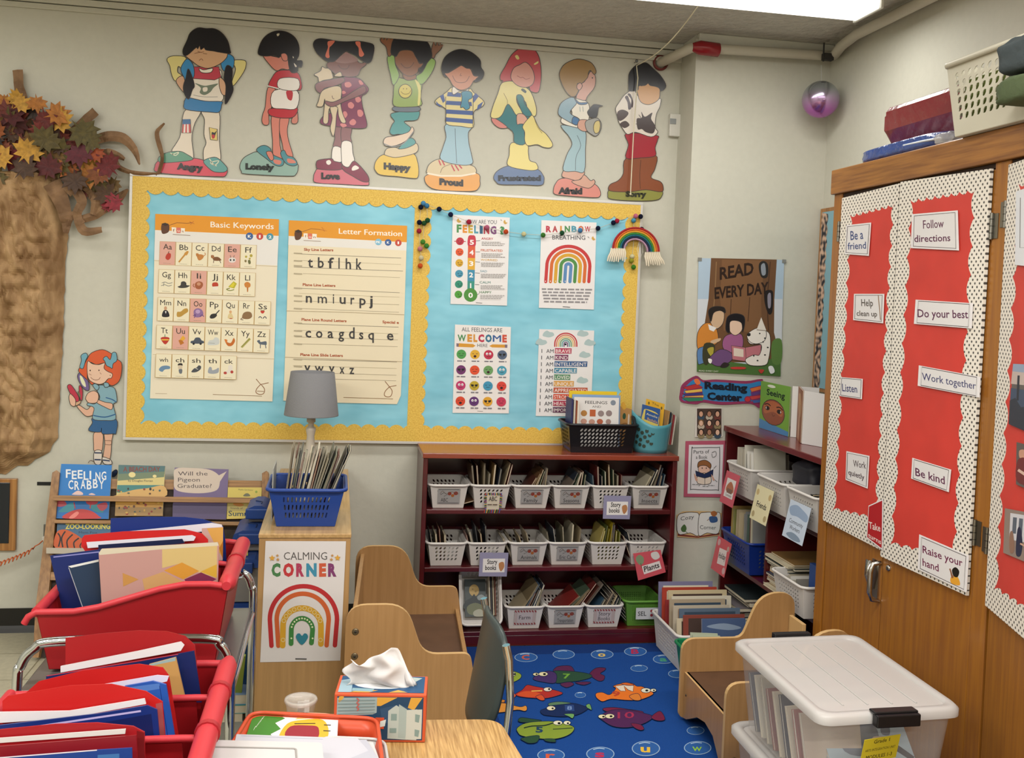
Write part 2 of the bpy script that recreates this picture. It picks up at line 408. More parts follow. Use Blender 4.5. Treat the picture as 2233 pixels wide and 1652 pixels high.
pics = {'Aa': 's #b83a2c 42,80 55,70 68,76 66,100 50,112 36,100|l #5a3a2a 4 52,72 58,60', 'Bb': 'p #c08a3c 15,118 60,62 68,68 22,124|s #c89040 50,72 66,55 78,58 66,80', 'Cc': 's #c08040 30,75 55,70 72,80 60,100 40,105|s #b87838 25,65 40,66 42,82 28,82|k #c08040 4 70,80 82,70 76,60',
 'Dd': 's #7a5030 28,85 60,82 80,100 60,105 35,102|s #a06a40 18,72 34,72 36,88 20,88|l #5a3a28 4 35,100 33,118|l #5a3a28 4 70,102 76,118', 'Ee': 's #ded6d0 28,88 48,80 68,88 66,106 48,112 30,106|c #333 38 96 5 6;58 96 5 6|l #444 3 40,82 36,68|l #444 3 56,82 60,68', 'Ff': 'c #b0a040 64 66 9 9;34 72 7 7;56 84 6 6|s #6a6a40 45,95 58,92 62,112 50,116|s #8a7a50 25,92 36,92 36,104 26,104',
 'Gg': 'k #8a8a80 4 20,82 40,76 60,84 84,80|k #8a8a80 4 16,98 38,92 60,100 80,94|l #8a8a80 4 34,76 30,100', 'Hh': 's #3c3a38 18,100 35,92 40,72 58,68 70,78 72,90 92,94 70,106 35,108', 'Ii': 's #a05a38 30,72 50,64 70,72 72,92 56,110 34,108 24,90|c #c89070 48 80 12 10|k #a05a38 5 24,100 14,90 20,78', 'Jj': 's #b8402c 34,70 62,68 66,90 34,92|p #e8e0d0 34,92 66,90 64,112 36,112', 'Kk': 'p #b8b030 30,90 62,56 82,70 66,100|p #d8c838 40,88 62,62 70,72 58,92|k #7a8030 5 40,98 20,104 40,112 66,106', 'Ll': 's #c88038 30,66 48,56 66,68 62,88 36,88|p #b87030 44,88 54,88 52,116 46,116',
 'Mm': 's #26242a 28,116 34,84 48,76 64,86 70,116|c #c89a78 48 66 9 12|p #e8e4e0 44,84 54,84 50,100', 'Nn': 's #b89040 18,104 22,84 42,82 62,66 82,64 86,82 64,98 44,112 24,114', 'Oo': 's #8a6a9a 24,72 48,58 74,70 80,98 56,112 28,108|k #6a4a80 5 20,104 34,96 26,116|k #6a4a80 5 60,110 72,98 84,108|c #b89ac0 48 78 14 12', 'Pp': 's #2e2c2c 22,106 32,90 56,86 66,96 52,112 30,116|l #2e2c2c 6 58,90 80,66', 'Qu': 's #d8c490 34,110 40,84 56,80 66,112|c #d8a878 50 72 8 9|l #b03030 4 44,112 60,112', 'Rr': 's #8a6a48 22,100 30,76 52,66 76,72 82,96 64,110 34,110|k #6a4c34 4 24,104 14,112 30,116', 'Ss': 'l #6a8a60 5 36,56 60,56|s #c03c30 36,58 60,58 54,72 42,72|k #50505a 5 24,100 34,92 44,102|k #50505a 5 50,104 62,92 72,104',
 'Tt': 's #b8382c 26,80 52,70 80,80 54,116|l #3a7a50 4 52,56 52,72|p #e0b040 30,84 78,84 72,92 34,92', 'Uu': 'p #b87024 36,88 54,80 70,104 48,116|p #e0a838 44,84 62,58 78,74 66,90', 'Vv': 's #4a5260 14,88 30,84 42,68 66,68 78,84 90,88 86,102 18,102|c #22242a 30 104 7 7;72 104 7 7', 'Ww': 's #c8ccc8 20,108 26,82 50,76 62,62 84,70 82,104|l #9aa09c 3 24,96 60,98', 'Xx': 's #c06a28 22,76 40,88 60,90 76,62 84,82 66,108 40,108|s #d07830 20,70 38,74 32,92', 'Yy': 'p #b0a860 20,112 72,56 82,66 32,118|l #6a7030 3 26,112 76,62', 'Zz': 's #5a6470 22,72 38,66 44,78 76,74 80,92 74,96 40,92 30,84|l #5a6470 5 42,92 42,116|l #5a6470 5 72,94 76,116',
 'wh': 's #6a8aa8 20,96 34,76 62,70 86,76 84,90 56,94 40,108', 'ch': 's #2e2a2a 40,56 60,54 64,68 38,68|s #cfc0a8 38,68 62,68 60,90 42,92|s #6a7078 42,92 62,90 60,114 46,114', 'sh': 's #4a4e54 20,104 34,84 52,76 64,64 78,70 74,88 50,104|l #d8d8d0 3 44,80 60,88', 'th': 's #9aa0a8 22,104 30,72 44,74 48,90 70,84 86,76 84,104 50,112', 'ck': 's #e0d8cc 48,60 70,58 70,92 50,104 30,112 20,100 44,86|c #b04038 28 104 10 8;68 98 9 9'}
for (sx, sy), (dx, dy), names in rows:
    for i, nm in enumerate(names.split()):
        X0, Y0 = sx+dx*i, sy+dy*i
        bg = '#d9a596' if nm in 'Aa Ee Ii Oo Uu' else '#e8dfc2'
        P = [(X0, Y0), (X0+94, Y0+3), (X0+89, Y0+143), (X0-5, Y0+140)]
        a.poly(P, bg); a.line(P, 2.5, '#c09a58', True)
        tw = {'Ii': 26, 'Ll': 30, 'Mm': 66, 'Ww': 62, 'Jj': 34, 'Ff': 40, 'Tt': 40, 'Rr': 40}.get(nm, 52); a.text(nm, X0+46-tw/2, Y0+47, X0+46+tw/2, Y0+49, 34 if nm[0].isupper() else 28, '#3c3630', .006)
        if nm in pics:
            for q in pics[nm].split('|'):
                k, h, rest = q.split(' ', 2)
                sh = lambda m: '%g,%g' % (float(m.split(',')[0])+X0-3, float(m.split(',')[1])+Y0)
                if k == 'c': rest = ';'.join('%g %g %s %s' % (float(z.split()[0])+X0-3, float(z.split()[1])+Y0, *z.split()[2:]) for z in rest.split(';'))
                else: rest = ' '.join(sh(z) if ',' in z else z for z in rest.split())
                a.draw(f'{k} {h} {rest}')
        scrib(a, X0+20, Y0+131, X0+66, Y0+133, 2, '#9a8c70', i)
fin(a, 'alphabet_poster', 'Basic Keywords alphabet picture poster with orange header on blue board', 'poster')

a = sheet(c6, [(92, 153), (880, 190), (862, 770), (838, 1320), (812, 1378), (400, 1368), (55, 1355), (78, 760)], '#e4d8ba')
a.draw('''p #dd962e 92,153 880,190 877,300 90,258
p #e2dfd8 90,258 877,300 875,355 87,318
T #f2ece0 425 243 845 260 38 .04|Letter Formation
s #5b3a28 130,235 150,222 175,228 180,250 165,280 135,282
p #3a2c24 128,225 155,215 180,228 155,238
l #7a4a2c 3 180,230 240,210 300,215
l #b05a30 3 300,215 345,225 310,200 330,228
p #efe6d6 190,240 217,241 215,276 190,274
p #d87060 220,241 245,242 245,278 220,277
p #efe6d6 248,243 278,245 276,280 248,279
t #7a3a2c 199 268 208 268 18|f
t #f2e6d6 226 270 240 270 16|u
t #7a3a2c 255 272 270 272 16|n
l #8a6a4a 3 190,288 305,294
c #7fb6cf 688 298 22 22
c #3c5f96 753 301 22 22
c #c04a3a 821 304 22 22
t #f0f0ea 672 306 702 306 15 .03|PK
t #f0f0ea 745 309 762 309 16 .03|K
t #f0f0ea 816 312 826 312 18 .03|1
T #a8502c 192 356 388 360 18 .03|Sky Line Letters
T #a8502c 184 590 402 597 18 .03|Plane Line Letters
T #a8502c 176 822 476 832 18 .03|Plane Line Round Letters
T #a8502c 715 838 825 843 18 .03|Special e
T #a8502c 168 1056 452 1063 18 .03|Plane Line Slide Letters
l #8c8474 3 170,378 840,405
l #b7aa8c 2 170,420 838,448
l #8c8474 3 125,465 852,492
l #a79a80 2 185,508 832,535
l #8c8474 3 155,605 830,636
l #b7aa8c 2 160,640 828,666
l #9c907a 2 160,690 826,716
l #9c907a 2 160,740 825,766
l #8c8474 3 150,842 823,865
l #b7aa8c 2 150,885 820,910
l #9c907a 2 130,930 818,950
l #9c907a 2 150,975 817,995
k #b9a98a 4 75,757 460,766 860,782
k #b9a98a 4 65,1065 460,1080 845,1095
l #8c8474 3 120,1078 812,1097
l #b7aa8c 2 120,1120 810,1140
l #9c907a 2 120,1165 808,1185
l #9c907a 2 120,1203 806,1222
l #8a6a40 3 455,1333 785,1343
l #8a5a34 4 732,1225 762,1262 808,1253
k #8a5a34 4 762,1262 735,1290 728,1318 750,1330 772,1322 780,1290 762,1262''')
for ch, x, y, w, hh in (('t', 218, 465, 34, 66), ('b', 285, 468, 40, 68), ('f', 352, 472, 40, 70), ('l', 422, 474, 8, 70), ('h', 470, 477, 36, 70), ('k', 540, 480, 38, 72),
    ('n', 205, 700, 40, 50), ('m', 285, 704, 60, 50), ('i', 385, 706, 8, 50), ('u', 430, 708, 40, 50), ('r', 503, 712, 26, 50), ('p', 562, 716, 42, 50), ('j', 625, 718, 26, 50),
    ('c', 202, 932, 38, 50), ('o', 272, 934, 44, 50), ('a', 350, 936, 38, 50), ('g', 422, 938, 38, 50), ('d', 492, 940, 38, 74), ('s', 560, 944, 28, 50), ('q', 620, 946, 38, 50), ('e', 745, 950, 44, 50),
    ('v', 195, 1160, 40, 48), ('w', 265, 1163, 58, 48), ('y', 358, 1166, 38, 48), ('x', 430, 1173, 32, 48), ('z', 495, 1176, 32, 48)):
    hs = hh*1.06 if ch in 'tbflhkd' else hh*1.36
    a.text(ch, x, y, x+w, y+w*.04, hs, '#3e3c3c', .014)
for y in (372, 422, 455, 508, 604, 655, 690, 740, 836, 888, 922, 975, 1078, 1125): a.line([(125, y), (180, y+3)], 8, '#b3a78c')
fin(a, 'letter_poster', 'Letter Formation handwriting poster behind the grey lamp shade', 'poster')

# four feelings posters
a = sheet(c7, [(282, 155), (685, 176), (665, 797), (266, 785)], '#e2dfdd')
for i, (ch, h) in enumerate(zip('FEELING?', ['#4d8a50', '#d88a34', '#c8a838', '#4f94a8', '#35607c', '#b8384e', '#7a4a78', '#4a8a54'])):
    xs = [310, 352, 392, 433, 472, 500, 548, 612]; ws = [34, 32, 32, 30, 22, 40, 42, 36]
    a.text(ch, xs[i], 278+i*2, xs[i]+ws[i], 279+i*2, 54, h, .05)
a.draw('''t #5a5a5c 375 218 592 222 30|HOW ARE YOU
s #c0384a 392,310 418,300 442,312 441,378 390,376
p #d0593c 390,376 441,378 440,462 388,460
p #d8a638 388,460 440,462 438,545 387,543
p #3f8aa8 387,543 438,545 436,625 386,623
p #3a8f80 386,623 436,625 434,690 385,690
c #4c8a3c 408 722 48 48
t #eeeae6 402 366 432 367 34 .03|5
t #eeeae6 400 438 430 439 34 .03|4
t #eeeae6 398 516 428 517 34 .03|3
t #eeeae6 397 596 426 597 34 .03|2
t #eeeae6 404 672 413 672 34 .03|1
t #eeeae6 392 740 424 741 36 .03|0
c #b83040 333 343 28 27;
c #d8552c 330 419 28 27
c #d0a02c 328 496 27 27
c #4490ac 327 572 28 27
c #2f8a70 325 646 28 27
c #4c9838 322 718 27 27
l #b83040 5 292,343 374,345
t #b83040 484 331 568 334 17|ANGRY
t #c86030 480 414 634 418 17|FRUSTRATED
t #cfa038 480 480 598 484 15|WORRIED
t #6f99a8 476 560 524 562 15|SAD
t #3f7f74 472 640 548 642 17|CALM
t #4c7c4c 470 710 556 712 17|HAPPY
l #555 3 446,340 476,338
l #555 3 444,418 474,418
l #555 3 442,488 474,490
l #555 3 440,566 472,568
l #555 3 438,648 468,650
l #555 3 456,720 468,712
l #444 3 445,776 490,780
s #c8a050 640,205 650,192 656,208 668,212 656,222 645,218
s #c8a050 310,195 322,182 330,196 342,202 330,212 316,208
l #666 3 620,190 628,198''')
for y in (343, 419, 496, 572, 646, 718):
    a.line([(316, y-4), (326, y)], 3, '#2a2020'); a.line([(338, y), (348, y-4)], 3, '#2a2020'); a.line([(322, y+11), (332, y+14), (344, y+10)], 3, '#2a2020')
for i, y in enumerate((348, 431, 496, 575, 655, 724)):
    for j in range(3): scrib(a, 486-i*2, y+j*11, 620+(i*13+j*29) % 40, y+2+j*11, 4, '#8f8b88', i*7+j)
fin(a, 'feelings_poster', 'How Are You Feeling thermometer poster, upper left of the four feelings sheets', 'poster')

a = sheet(c7, [(908, 194), (1297, 211), (1278, 825), (890, 812)], '#e4e0de')
for ch, x, h in zip('RAINBOW', (940, 985, 1040, 1072, 1120, 1168, 1215), ['#b8384a', '#b04a50', '#cf8a38', '#4a8a54', '#4f94a8', '#c86840', '#b8384a']):
    a.text(ch, x, 276, x+(12 if ch == 'I' else 38), 277, 42, h, .05)
a.text('BREATHING', 985, 330, 1218, 333, 32, '#58565a', .01)
def rbow(a, cx, cy, R, rb, cols, hgt, ry=1, tilt=0, dots=None):
    for i, h in enumerate(cols):
        r = R-i*rb*1.45
        P = [(cx+r*cos(pi+pi*k/24), cy+r*ry*sin(pi+pi*k/24)) for k in range(25)]
        P = [(P[0][0]-hgt*tilt, cy+hgt)]+P+[(P[-1][0]-hgt*tilt, cy+hgt)]
        a.line(P, rb, h); a.ell(P[0][0], P[0][1], rb/2, rb/2, h, 10); a.ell(P[-1][0], P[-1][1], rb/2, rb/2, h, 10)
rbow(a, 1098, 520, 152, 23, ['#c03a3c', '#cf6a34', '#cf9e34', '#4f8a48', '#5a86b4'], 108, .93, .07)
for i in range(5):
    for x in ((940, 975, 1012, 1048, 1080)[i], ): a.ell(x-4, 625, 4, 4, '#e8e0da', 8)
    scrib(a, 910-i*2+i*6, 680+i*22, 1265-i*9, 685+i*22, 11, '#8d8a8c', i+3)
a.draw('''s #c8a050 1262,320 1272,308 1278,320 1288,330 1272,336
l #666 3 1235,310 1245,320
l #555 4 1058,804 1110,808''')
fin(a, 'breathing_poster', 'Rainbow Breathing poster, upper right of the four feelings sheets', 'poster')

a = sheet(c7, [(298, 930), (693, 948), (678, 1557), (281, 1553)], '#e4e0dc')
a.draw('''t #5c5c60 345 978 632 985 30|ALL FEELINGS ARE
t #666 455 1088 528 1090 24|HERE
p #d09434 325,1062 425,1068 443,1080 425,1092 322,1088
p #d09434 562,1070 650,1072 650,1094 560,1092 540,1082
p #7a6a78 308,1062 325,1064 323,1088 308,1086
p #7a6a78 650,1071 668,1072 667,1095 650,1094
l #555 3 455,1541 495,1543''')
for ch, x, w, h in zip('WELCOME', (318, 385, 428, 462, 512, 566, 632), (56, 34, 28, 42, 46, 56, 32), ['#4a8a54', '#cf8f38', '#cf8f38', '#b8384e', '#35708c', '#3c5f96', '#c8503c']):
    a.text(ch, x, 1048+(x-318)*.015, x+w, 1049+(x-318)*.015, 50, h, .06)
cc = [['#4f9850', '#d8a838', '#b8304a', '#55647c'], ['#6e3468', '#d8502e', '#6a9a60', '#4a98ae'], ['#b8386a', '#b8a030', '#3f8fb0', '#d04438'], ['#d0482c', '#5e3470', '#d8a030', '#c03a58']]
for j in range(4):
    for i in range(4):
        x, y = 343+i*96-j*2.4, 1140+j*110+i*1.6
        a.ell(x, y, 34, 33, cc[j][i])
        k = (i*3+j*5) % 4
        if k == 1: a.poly([(x-26, y-10), (x-3, y-8), (x-5, y+6), (x-20, y+6)], '#222'); a.poly([(x+26, y-10), (x+3, y-8), (x+5, y+6), (x+20, y+6)], '#222')
        elif k == 2: a.ell(x-11, y-6, 8, 9, '#eee', 10); a.ell(x+11, y-6, 8, 9, '#eee', 10); a.ell(x-10, y-4, 3, 4, '#222', 8); a.ell(x+10, y-4, 3, 4, '#222', 8)
        else: a.line([(x-20, y-8), (x-12, y-3), (x-6, y-8)], 3, '#2a2222'); a.line([(x+6, y-8), (x+12, y-3), (x+20, y-8)], 3, '#2a2222')
        if k == 3: a.ell(x, y+13, 10, 9, '#3a1a20', 12)
        else: a.line([(x-13, y+9), (x, y+16 if k else y+10), (x+13, y+9)], 3, '#2a2222')
        scrib(a, x-30+(i % 2)*6, y+47, x+30, y+48, 8, '#77757c', i*5+j)
fin(a, 'feelings_poster', 'All Feelings Are Welcome Here poster with sixteen round coloured faces', 'poster')

a = sheet(c7, [(893, 963), (1281, 973), (1262, 1440), (1258, 1580), (868, 1575)], '#e0dedd')
for x, y in ((955, 995), (1198, 990), (905, 1050), (1248, 1055), (1212, 1140), (1195, 1320)):
    a.draw(f's #a9bdbd {x-38},{y+14} {x-30},{y-8} {x-8},{y-22} {x+12},{y-12} {x+34},{y-8} {x+42},{y+12} {x+10},{y+26} {x-20},{y+22}')
rbow(a, 1080, 1068, 78, 9, ['#b8383c', '#d08060', '#d8b878', '#7aa078', '#6aa0a0', '#7a6a88'], 16, .98)
a.ell(1078, 1070, 8, 7, '#222', 10)
for i, (w, h, L) in enumerate((('BRAVE', '#b0405a', 118), ('KIND', '#7a3c60', 96), ('INTELLIGENT', '#3c5c88', 232), ('CAPABLE', '#4a86a0', 160), ('LOVED', '#5a8a68', 115), ('UNIQUE', '#cf9a4c', 142), ('APPRECIATED', '#b8563c', 240), ('STRONG', '#c84a34', 130), ('HEALTHY', '#a83c54', 150), ('IMPORTANT', '#5c3050', 180))):
    y = 1134+i*46.3; x = 906-i*1.7
    a.text('I', x+3, y-4, x+8, y-4, 28, '#4a4a50', 0); a.text('AM', x+36, y-4, x+88, y-3, 28, '#4a4a50', .004)
    a.poly([(x+98, y-38), (x+98+L, y-36), (x+96+L, y+2), (x+96, y)], h); a.text(w, x+103, y-5, x+92+L, y-3, 26, '#ece4de', .003)
fin(a, 'affirmation_poster', 'rainbow and clouds poster listing I AM phrases, partly behind the black basket', 'poster')

# ================================================================ EMOTION CUT-OUTS
WP = plane((0, y1-.004, 0), (0, -1, 0))
q2 = crop(WP, 330, 40, 4.3486); q3 = crop(WP, 660, 50, 4.3475); q4 = crop(WP, 1050, 80, 4.465); qg = crop(WP, 120, 740, 5.506)
class Fig(Art):
    def poly(s, pts, h, mat=None):
        if s.back: s.prism(pts, s.g, 0, s.o0, s.mk('#cfc6b4'))
        return super().poly(pts, h, mat)
gloss = lambda h: mt(h, .22, spec=.6)
def figure(f, label, spec, back=True, name='cutout_figure', lw=6):
    a = Fig(f, lw=lw, mk=gloss, o0=.0015); a.back = True; a.draw(spec); 
    return a.build(name, None, label, 'paper cut-out', 'paper cut-out children above the bulletin board' if name == 'cutout_figure' else None)
figure(q2, 'paper cut-out child with black pigtails, hands on hips, on red Angry base', '''
S #cf4a5a 35,1400 60,1355 120,1330 390,1325 500,1350 560,1420 700,1430 722,1450 700,1495 640,1500 380,1490 60,1460
S #ddd0bc 330,865 470,870 415,990 390,1080 385,1160 400,1330 340,1310 250,1275 195,1255 240,1180 275,1110 290,980
S #ddd0bc 480,880 640,880 645,1150 658,1335 610,1330 540,1335 500,1350 495,1250 520,1180 500,1100 505,960
S #5b9278 65,1330 90,1300 160,1270 270,1260 340,1290 395,1330 340,1352 120,1370 70,1355
S #629c98 495,1360 540,1328 620,1320 700,1390 722,1430 690,1458 600,1455 545,1420
k #d8d4b8 8 180,1275 230,1300 260,1270 200,1290
k #d8d4b8 8 550,1330 600,1390 640,1350 560,1370 620,1400
S #d8cb84 150,400 165,370 230,355 330,375 300,480 258,455 250,510 290,545 230,595 195,540 175,450
S #cfa382 235,595 290,545 330,600 320,700 290,685
S #d8cb84 765,405 880,398 900,440 870,520 780,640 765,600 800,480
S #e2d8c8 370,480 640,480 665,600 662,795 350,765 345,620
P #b8404e 395,460 640,460 662,560 600,585 400,572
S #3a86b8 300,430 345,385 400,450 402,560 330,600 310,560 280,490
S #3a86b8 670,380 730,340 785,380 770,480 690,500 660,430
S #3a7cb0 320,775 350,752 510,785 665,790 668,820 645,888 560,890 330,865 312,800
S #cfa382 648,560 700,610 708,720 672,720 645,640
s #6f7a68 415,615 500,640 560,632 635,620 590,660 560,700 505,728 460,705 470,660
s #e2d8c8 490,660 530,655 530,690 495,695
k #8a8a88 4 400,728 500,745 630,745
S #e8e0cc 455,475 500,490 580,475 570,510 520,520 470,510
S #cda27c 322,345 370,330 430,262 700,300 722,350 700,392 640,440 540,475 450,452 385,405 330,362
S #17161c 300,300 340,210 370,140 440,92 520,98 600,100 670,140 725,215 748,300 745,335 640,322 590,312 520,302 500,280 470,298 460,262 440,292 425,280 350,345 310,352
S #1c1a22 350,480 385,545 410,640 390,680 355,768 312,710 305,640 330,560
S #1c1a22 715,450 768,480 765,600 778,680 740,770 700,810 708,650 690,560
k #7a5038 5 410,335 440,328 475,322
k #7a5038 5 440,312 470,325 500,318
k #7a5038 5 490,335 530,340
k #7a5038 5 455,402 475,385 492,402
P #c8504c 300,960 370,958 378,1085 290,1085
p #e8e0d8 312,1005 326,1005 322,1085 306,1085
p #e8e0d8 340,1005 354,1005 356,1085 340,1085
p #3c6a98 300,960 370,958 372,1003 297,1005
P #d8c070 550,1035 625,1052 628,1158 562,1150
s #2c2c30 575,1080 600,1085 622,1065 610,1100 600,1135 575,1130
s #b83034 575,1105 602,1108 600,1135 580,1140
T #231f20 243 1428 492 1446 58 .07|Angry
''')
figure(q2, 'paper cut-out child with black ponytail, back turned, on pale green Lonely base', '''
S #8fada2 840,1400 870,1330 940,1285 1010,1265 1180,1290 1370,1370 1392,1420 1370,1480 1300,1495 900,1475 855,1450
S #cf8070 1140,930 1225,935 1215,1060 1220,1200 1240,1330 1160,1310 1150,1150
S #cf8070 1228,935 1305,940 1290,1050 1300,1150 1345,1320 1270,1310 1240,1180 1215,1060
S #4e8a94 1000,1255 1030,1215 1080,1205 1130,1235 1150,1290 1250,1340 1245,1395 1180,1395 1090,1330
S #4e8a94 1225,1280 1260,1250 1290,1300 1350,1320 1385,1380 1340,1400 1270,1370
S #cf8070 1090,1270 1140,1265 1160,1330 1130,1345
s #cf8070 1160,1340 1230,1350 1220,1385 1170,1375
s #cf8070 1290,1330 1345,1340 1370,1370 1300,1370
S #cf8070 1105,660 1180,680 1150,820 1115,900 1115,1000 1070,1010 1048,970 1060,900 1080,840
S #c88070 1370,880 1400,700 1385,840 1390,980 1340,998 1330,960
S #b82f3a 1120,860 1250,850 1385,850 1350,935 1225,945 1120,915
S #b82f3a 1110,640 1140,570 1200,500 1330,495 1395,525 1420,590 1425,665 1380,685 1200,665 1150,660
S #e6e0d8 1165,685 1385,690 1378,850 1250,858 1140,835
S #e6e0d8 1220,572 1390,575 1385,682 1210,665
s #b82f3a 1282,690 1340,695 1332,775 1300,770 1285,740
l #e6e0d8 9 1100,640 1210,668
S #cc7f6e 1060,345 1200,370 1290,345 1310,480 1240,480 1190,498 1130,450
S #17161c 1015,300 1050,210 1110,150 1190,120 1280,130 1360,180 1400,260 1400,350 1380,400 1430,405 1425,465 1395,460 1385,510 1330,515 1305,460 1290,360 1250,335 1210,375 1170,355 1080,360 1020,345
S #cc7f6e 1230,345 1265,332 1290,355 1290,400 1250,400
s #d8d0c0 1340,360 1352,372 1345,380
s #d8d0c0 1352,425 1380,455 1365,462
s #c8c0a8 1190,150 1215,145 1210,165 1195,170
T #2a3030 893 1428 1168 1438 54 .07|Lonely
''')
figure(q3, 'paper cut-out child in spotted plum dress hugging a cat, on pink Love base', '''
S #c96a78 105,1460 120,1410 160,1380 370,1385 600,1490 628,1520 600,1540 380,1530 130,1515
S #85585a 300,980 370,985 375,1130 365,1190 290,1180 305,1090
S #85585a 372,985 462,990 455,1080 462,1140 372,1135
S #e6dfd6 290,1175 368,1190 370,1290 360,1320 300,1310 275,1290
S #e6dfd6 372,1130 460,1130 475,1230 490,1310 440,1365 380,1350 368,1280
S #7a1f3c 128,1330 150,1300 270,1285 300,1310 370,1330 380,1380 300,1395 150,1385 130,1360
S #7a1f3c 370,1345 430,1370 480,1310 530,1340 600,1420 628,1470 622,1505 560,1500 470,1450 390,1400
s #e6dfd6 225,1310 255,1300 270,1325 250,1345 228,1335
s #e6dfd6 470,1370 500,1350 535,1375 500,1395 468,1398
S #7a3050 370,540 450,515 540,530 600,590 625,630 600,670 560,700 570,800 610,960 570,1000 400,990 180,960 200,880 360,800
s #d08080 400,570 440,560 465,590 440,612 405,605
s #d08080 430,765 460,750 488,780 470,812 435,800
s #d08080 520,830 555,825 575,860 555,890 525,880
s #d08080 445,935 480,910 508,940 485,970 450,962
s #d08080 385,845 410,840 425,870 405,900 385,890
s #d08080 500,710 530,700 555,730 530,755 505,745
s #d08080 355,960 390,950 418,975 380,990
s #d08080 530,550 550,545 575,580 545,585
s #d08080 372,650 395,645 410,665 380,675
S #85585a 130,640 120,590 160,560 250,540 380,520 390,560 300,600 210,620 170,665
S #d2c0a0 110,490 170,455 185,415 215,430 260,435 285,500 280,530 200,545 155,560 145,515
S #d2c0a0 180,650 260,610 340,600 370,640 360,760 380,860 410,940 370,945 340,880 330,800 290,800 250,820 240,945 195,940 205,800 210,720 190,790 135,790 150,740
S #d2c0a0 260,800 330,800 320,880 310,1000 290,1075 262,1000 280,900
S #85585a 215,740 290,750 400,700 570,600 600,650 540,690 400,745 290,795 225,775
k #5a3a3a 5 280,690 285,715 300,720
S #7a4c42 235,380 300,360 440,300 540,380 600,370 598,400 550,440 520,500 440,515 380,505 330,505 280,460 235,420
S #d2c0a0 300,500 355,465 372,505 330,510
s #95706c 310,365 380,300 410,278 440,290 520,345 500,370 400,385
S #17161c 100,210 120,165 170,150 250,160 330,175 420,180 520,175 600,185 675,215 665,320 640,375 600,380 545,345 500,310 440,280 410,270 370,300 320,350 285,370 230,365 180,330 130,280
s #d8745c 245,175 305,172 275,215 255,235 250,290 255,325 235,335 215,310 240,235 235,200
s #d8745c 503,180 545,182 550,225 565,265 582,300 560,322 535,310 530,240 505,205
k #4a2c28 5 335,400 370,435 420,435 442,400
T #231f20 175 1475 355 1480 56 .07|Love
''')
figure(q3, 'paper cut-out child in green smiley shirt, arms raised, on yellow Happy base', '''
S #d8b548 680,1360 700,1300 760,1250 900,1240 1050,1240 1090,1320 1100,1400 1090,1465 1040,1472 900,1455 740,1440 690,1400
S #cdbb98 775,1240 800,1190 880,1180 930,1195 1060,1140 1095,1170 1085,1220 1020,1250 880,1275 790,1255
S #4f9494 915,1180 1000,1100 1045,1095 1070,1140 1000,1180 930,1195
S #4f9494 870,850 1090,830 1098,900 1060,925 960,935 1030,1000 1000,1050 900,1055 850,1060 825,1030 850,960 870,930 835,880
S #d8c2ac 765,1130 790,1085 880,1070 1000,1035 1035,985 1055,1020 1030,1070 960,1130 870,1165 790,1165
k #8a8a88 9 770,1145 860,1172 960,1140 1050,1030
S #6a7480 870,795 1095,795 1090,840 880,838
S #92a85e 905,520 960,530 1060,535 1110,500 1130,580 1118,700 1125,780 1000,798 865,785 860,680 870,580
S #8cb05c 805,320 865,312 880,400 915,500 860,590 830,480 810,400
S #8cb05c 1200,335 1258,360 1235,450 1160,560 1110,580 1075,510 1130,470 1170,400
s #d8d080 1065,540 1110,580 1120,660 1110,770 1090,770 1095,640
S #8a5a3c 735,150 770,160 780,120 795,165 820,110 830,150 858,150 850,240 835,310 808,310 790,230 745,185
l #8a5a3c 12 790,160 785,105
l #8a5a3c 12 812,150 818,98
l #8a5a3c 12 765,165 740,135
S #8a6450 1225,230 1240,190 1262,215 1275,175 1290,215 1325,205 1310,250 1262,300 1245,335 1215,320 1220,270
l #8a6450 12 1245,205 1240,180
l #8a6450 12 1275,205 1278,172
l #8a6450 12 1300,215 1308,180
l #8a6450 12 1315,230 1328,208
S #8a5a3c 955,480 1060,480 1070,530 1000,545 960,525
S #8a5a3c 875,320 900,270 980,240 1060,270 1100,380 1140,385 1135,420 1100,430 1085,475 1030,505 960,490 905,430 878,380
S #17161c 835,270 860,160 940,130 1020,115 1110,130 1180,180 1215,250 1225,320 1180,380 1150,440 1115,480 1100,450 1105,440 1145,385 1110,380 1070,320 1040,270 980,258 920,270 885,320 850,300
k #4a2c20 5 930,385 970,425 1020,420 1055,375
C #cfc060 972 648 62 66
k #7a6a2c 5 930,650 960,675 1005,670 1025,640
c #7a6a2c 955 625 5 7;985 625 5 7
T #231f20 768 1382 1025 1402 58 .07|Happy
''')
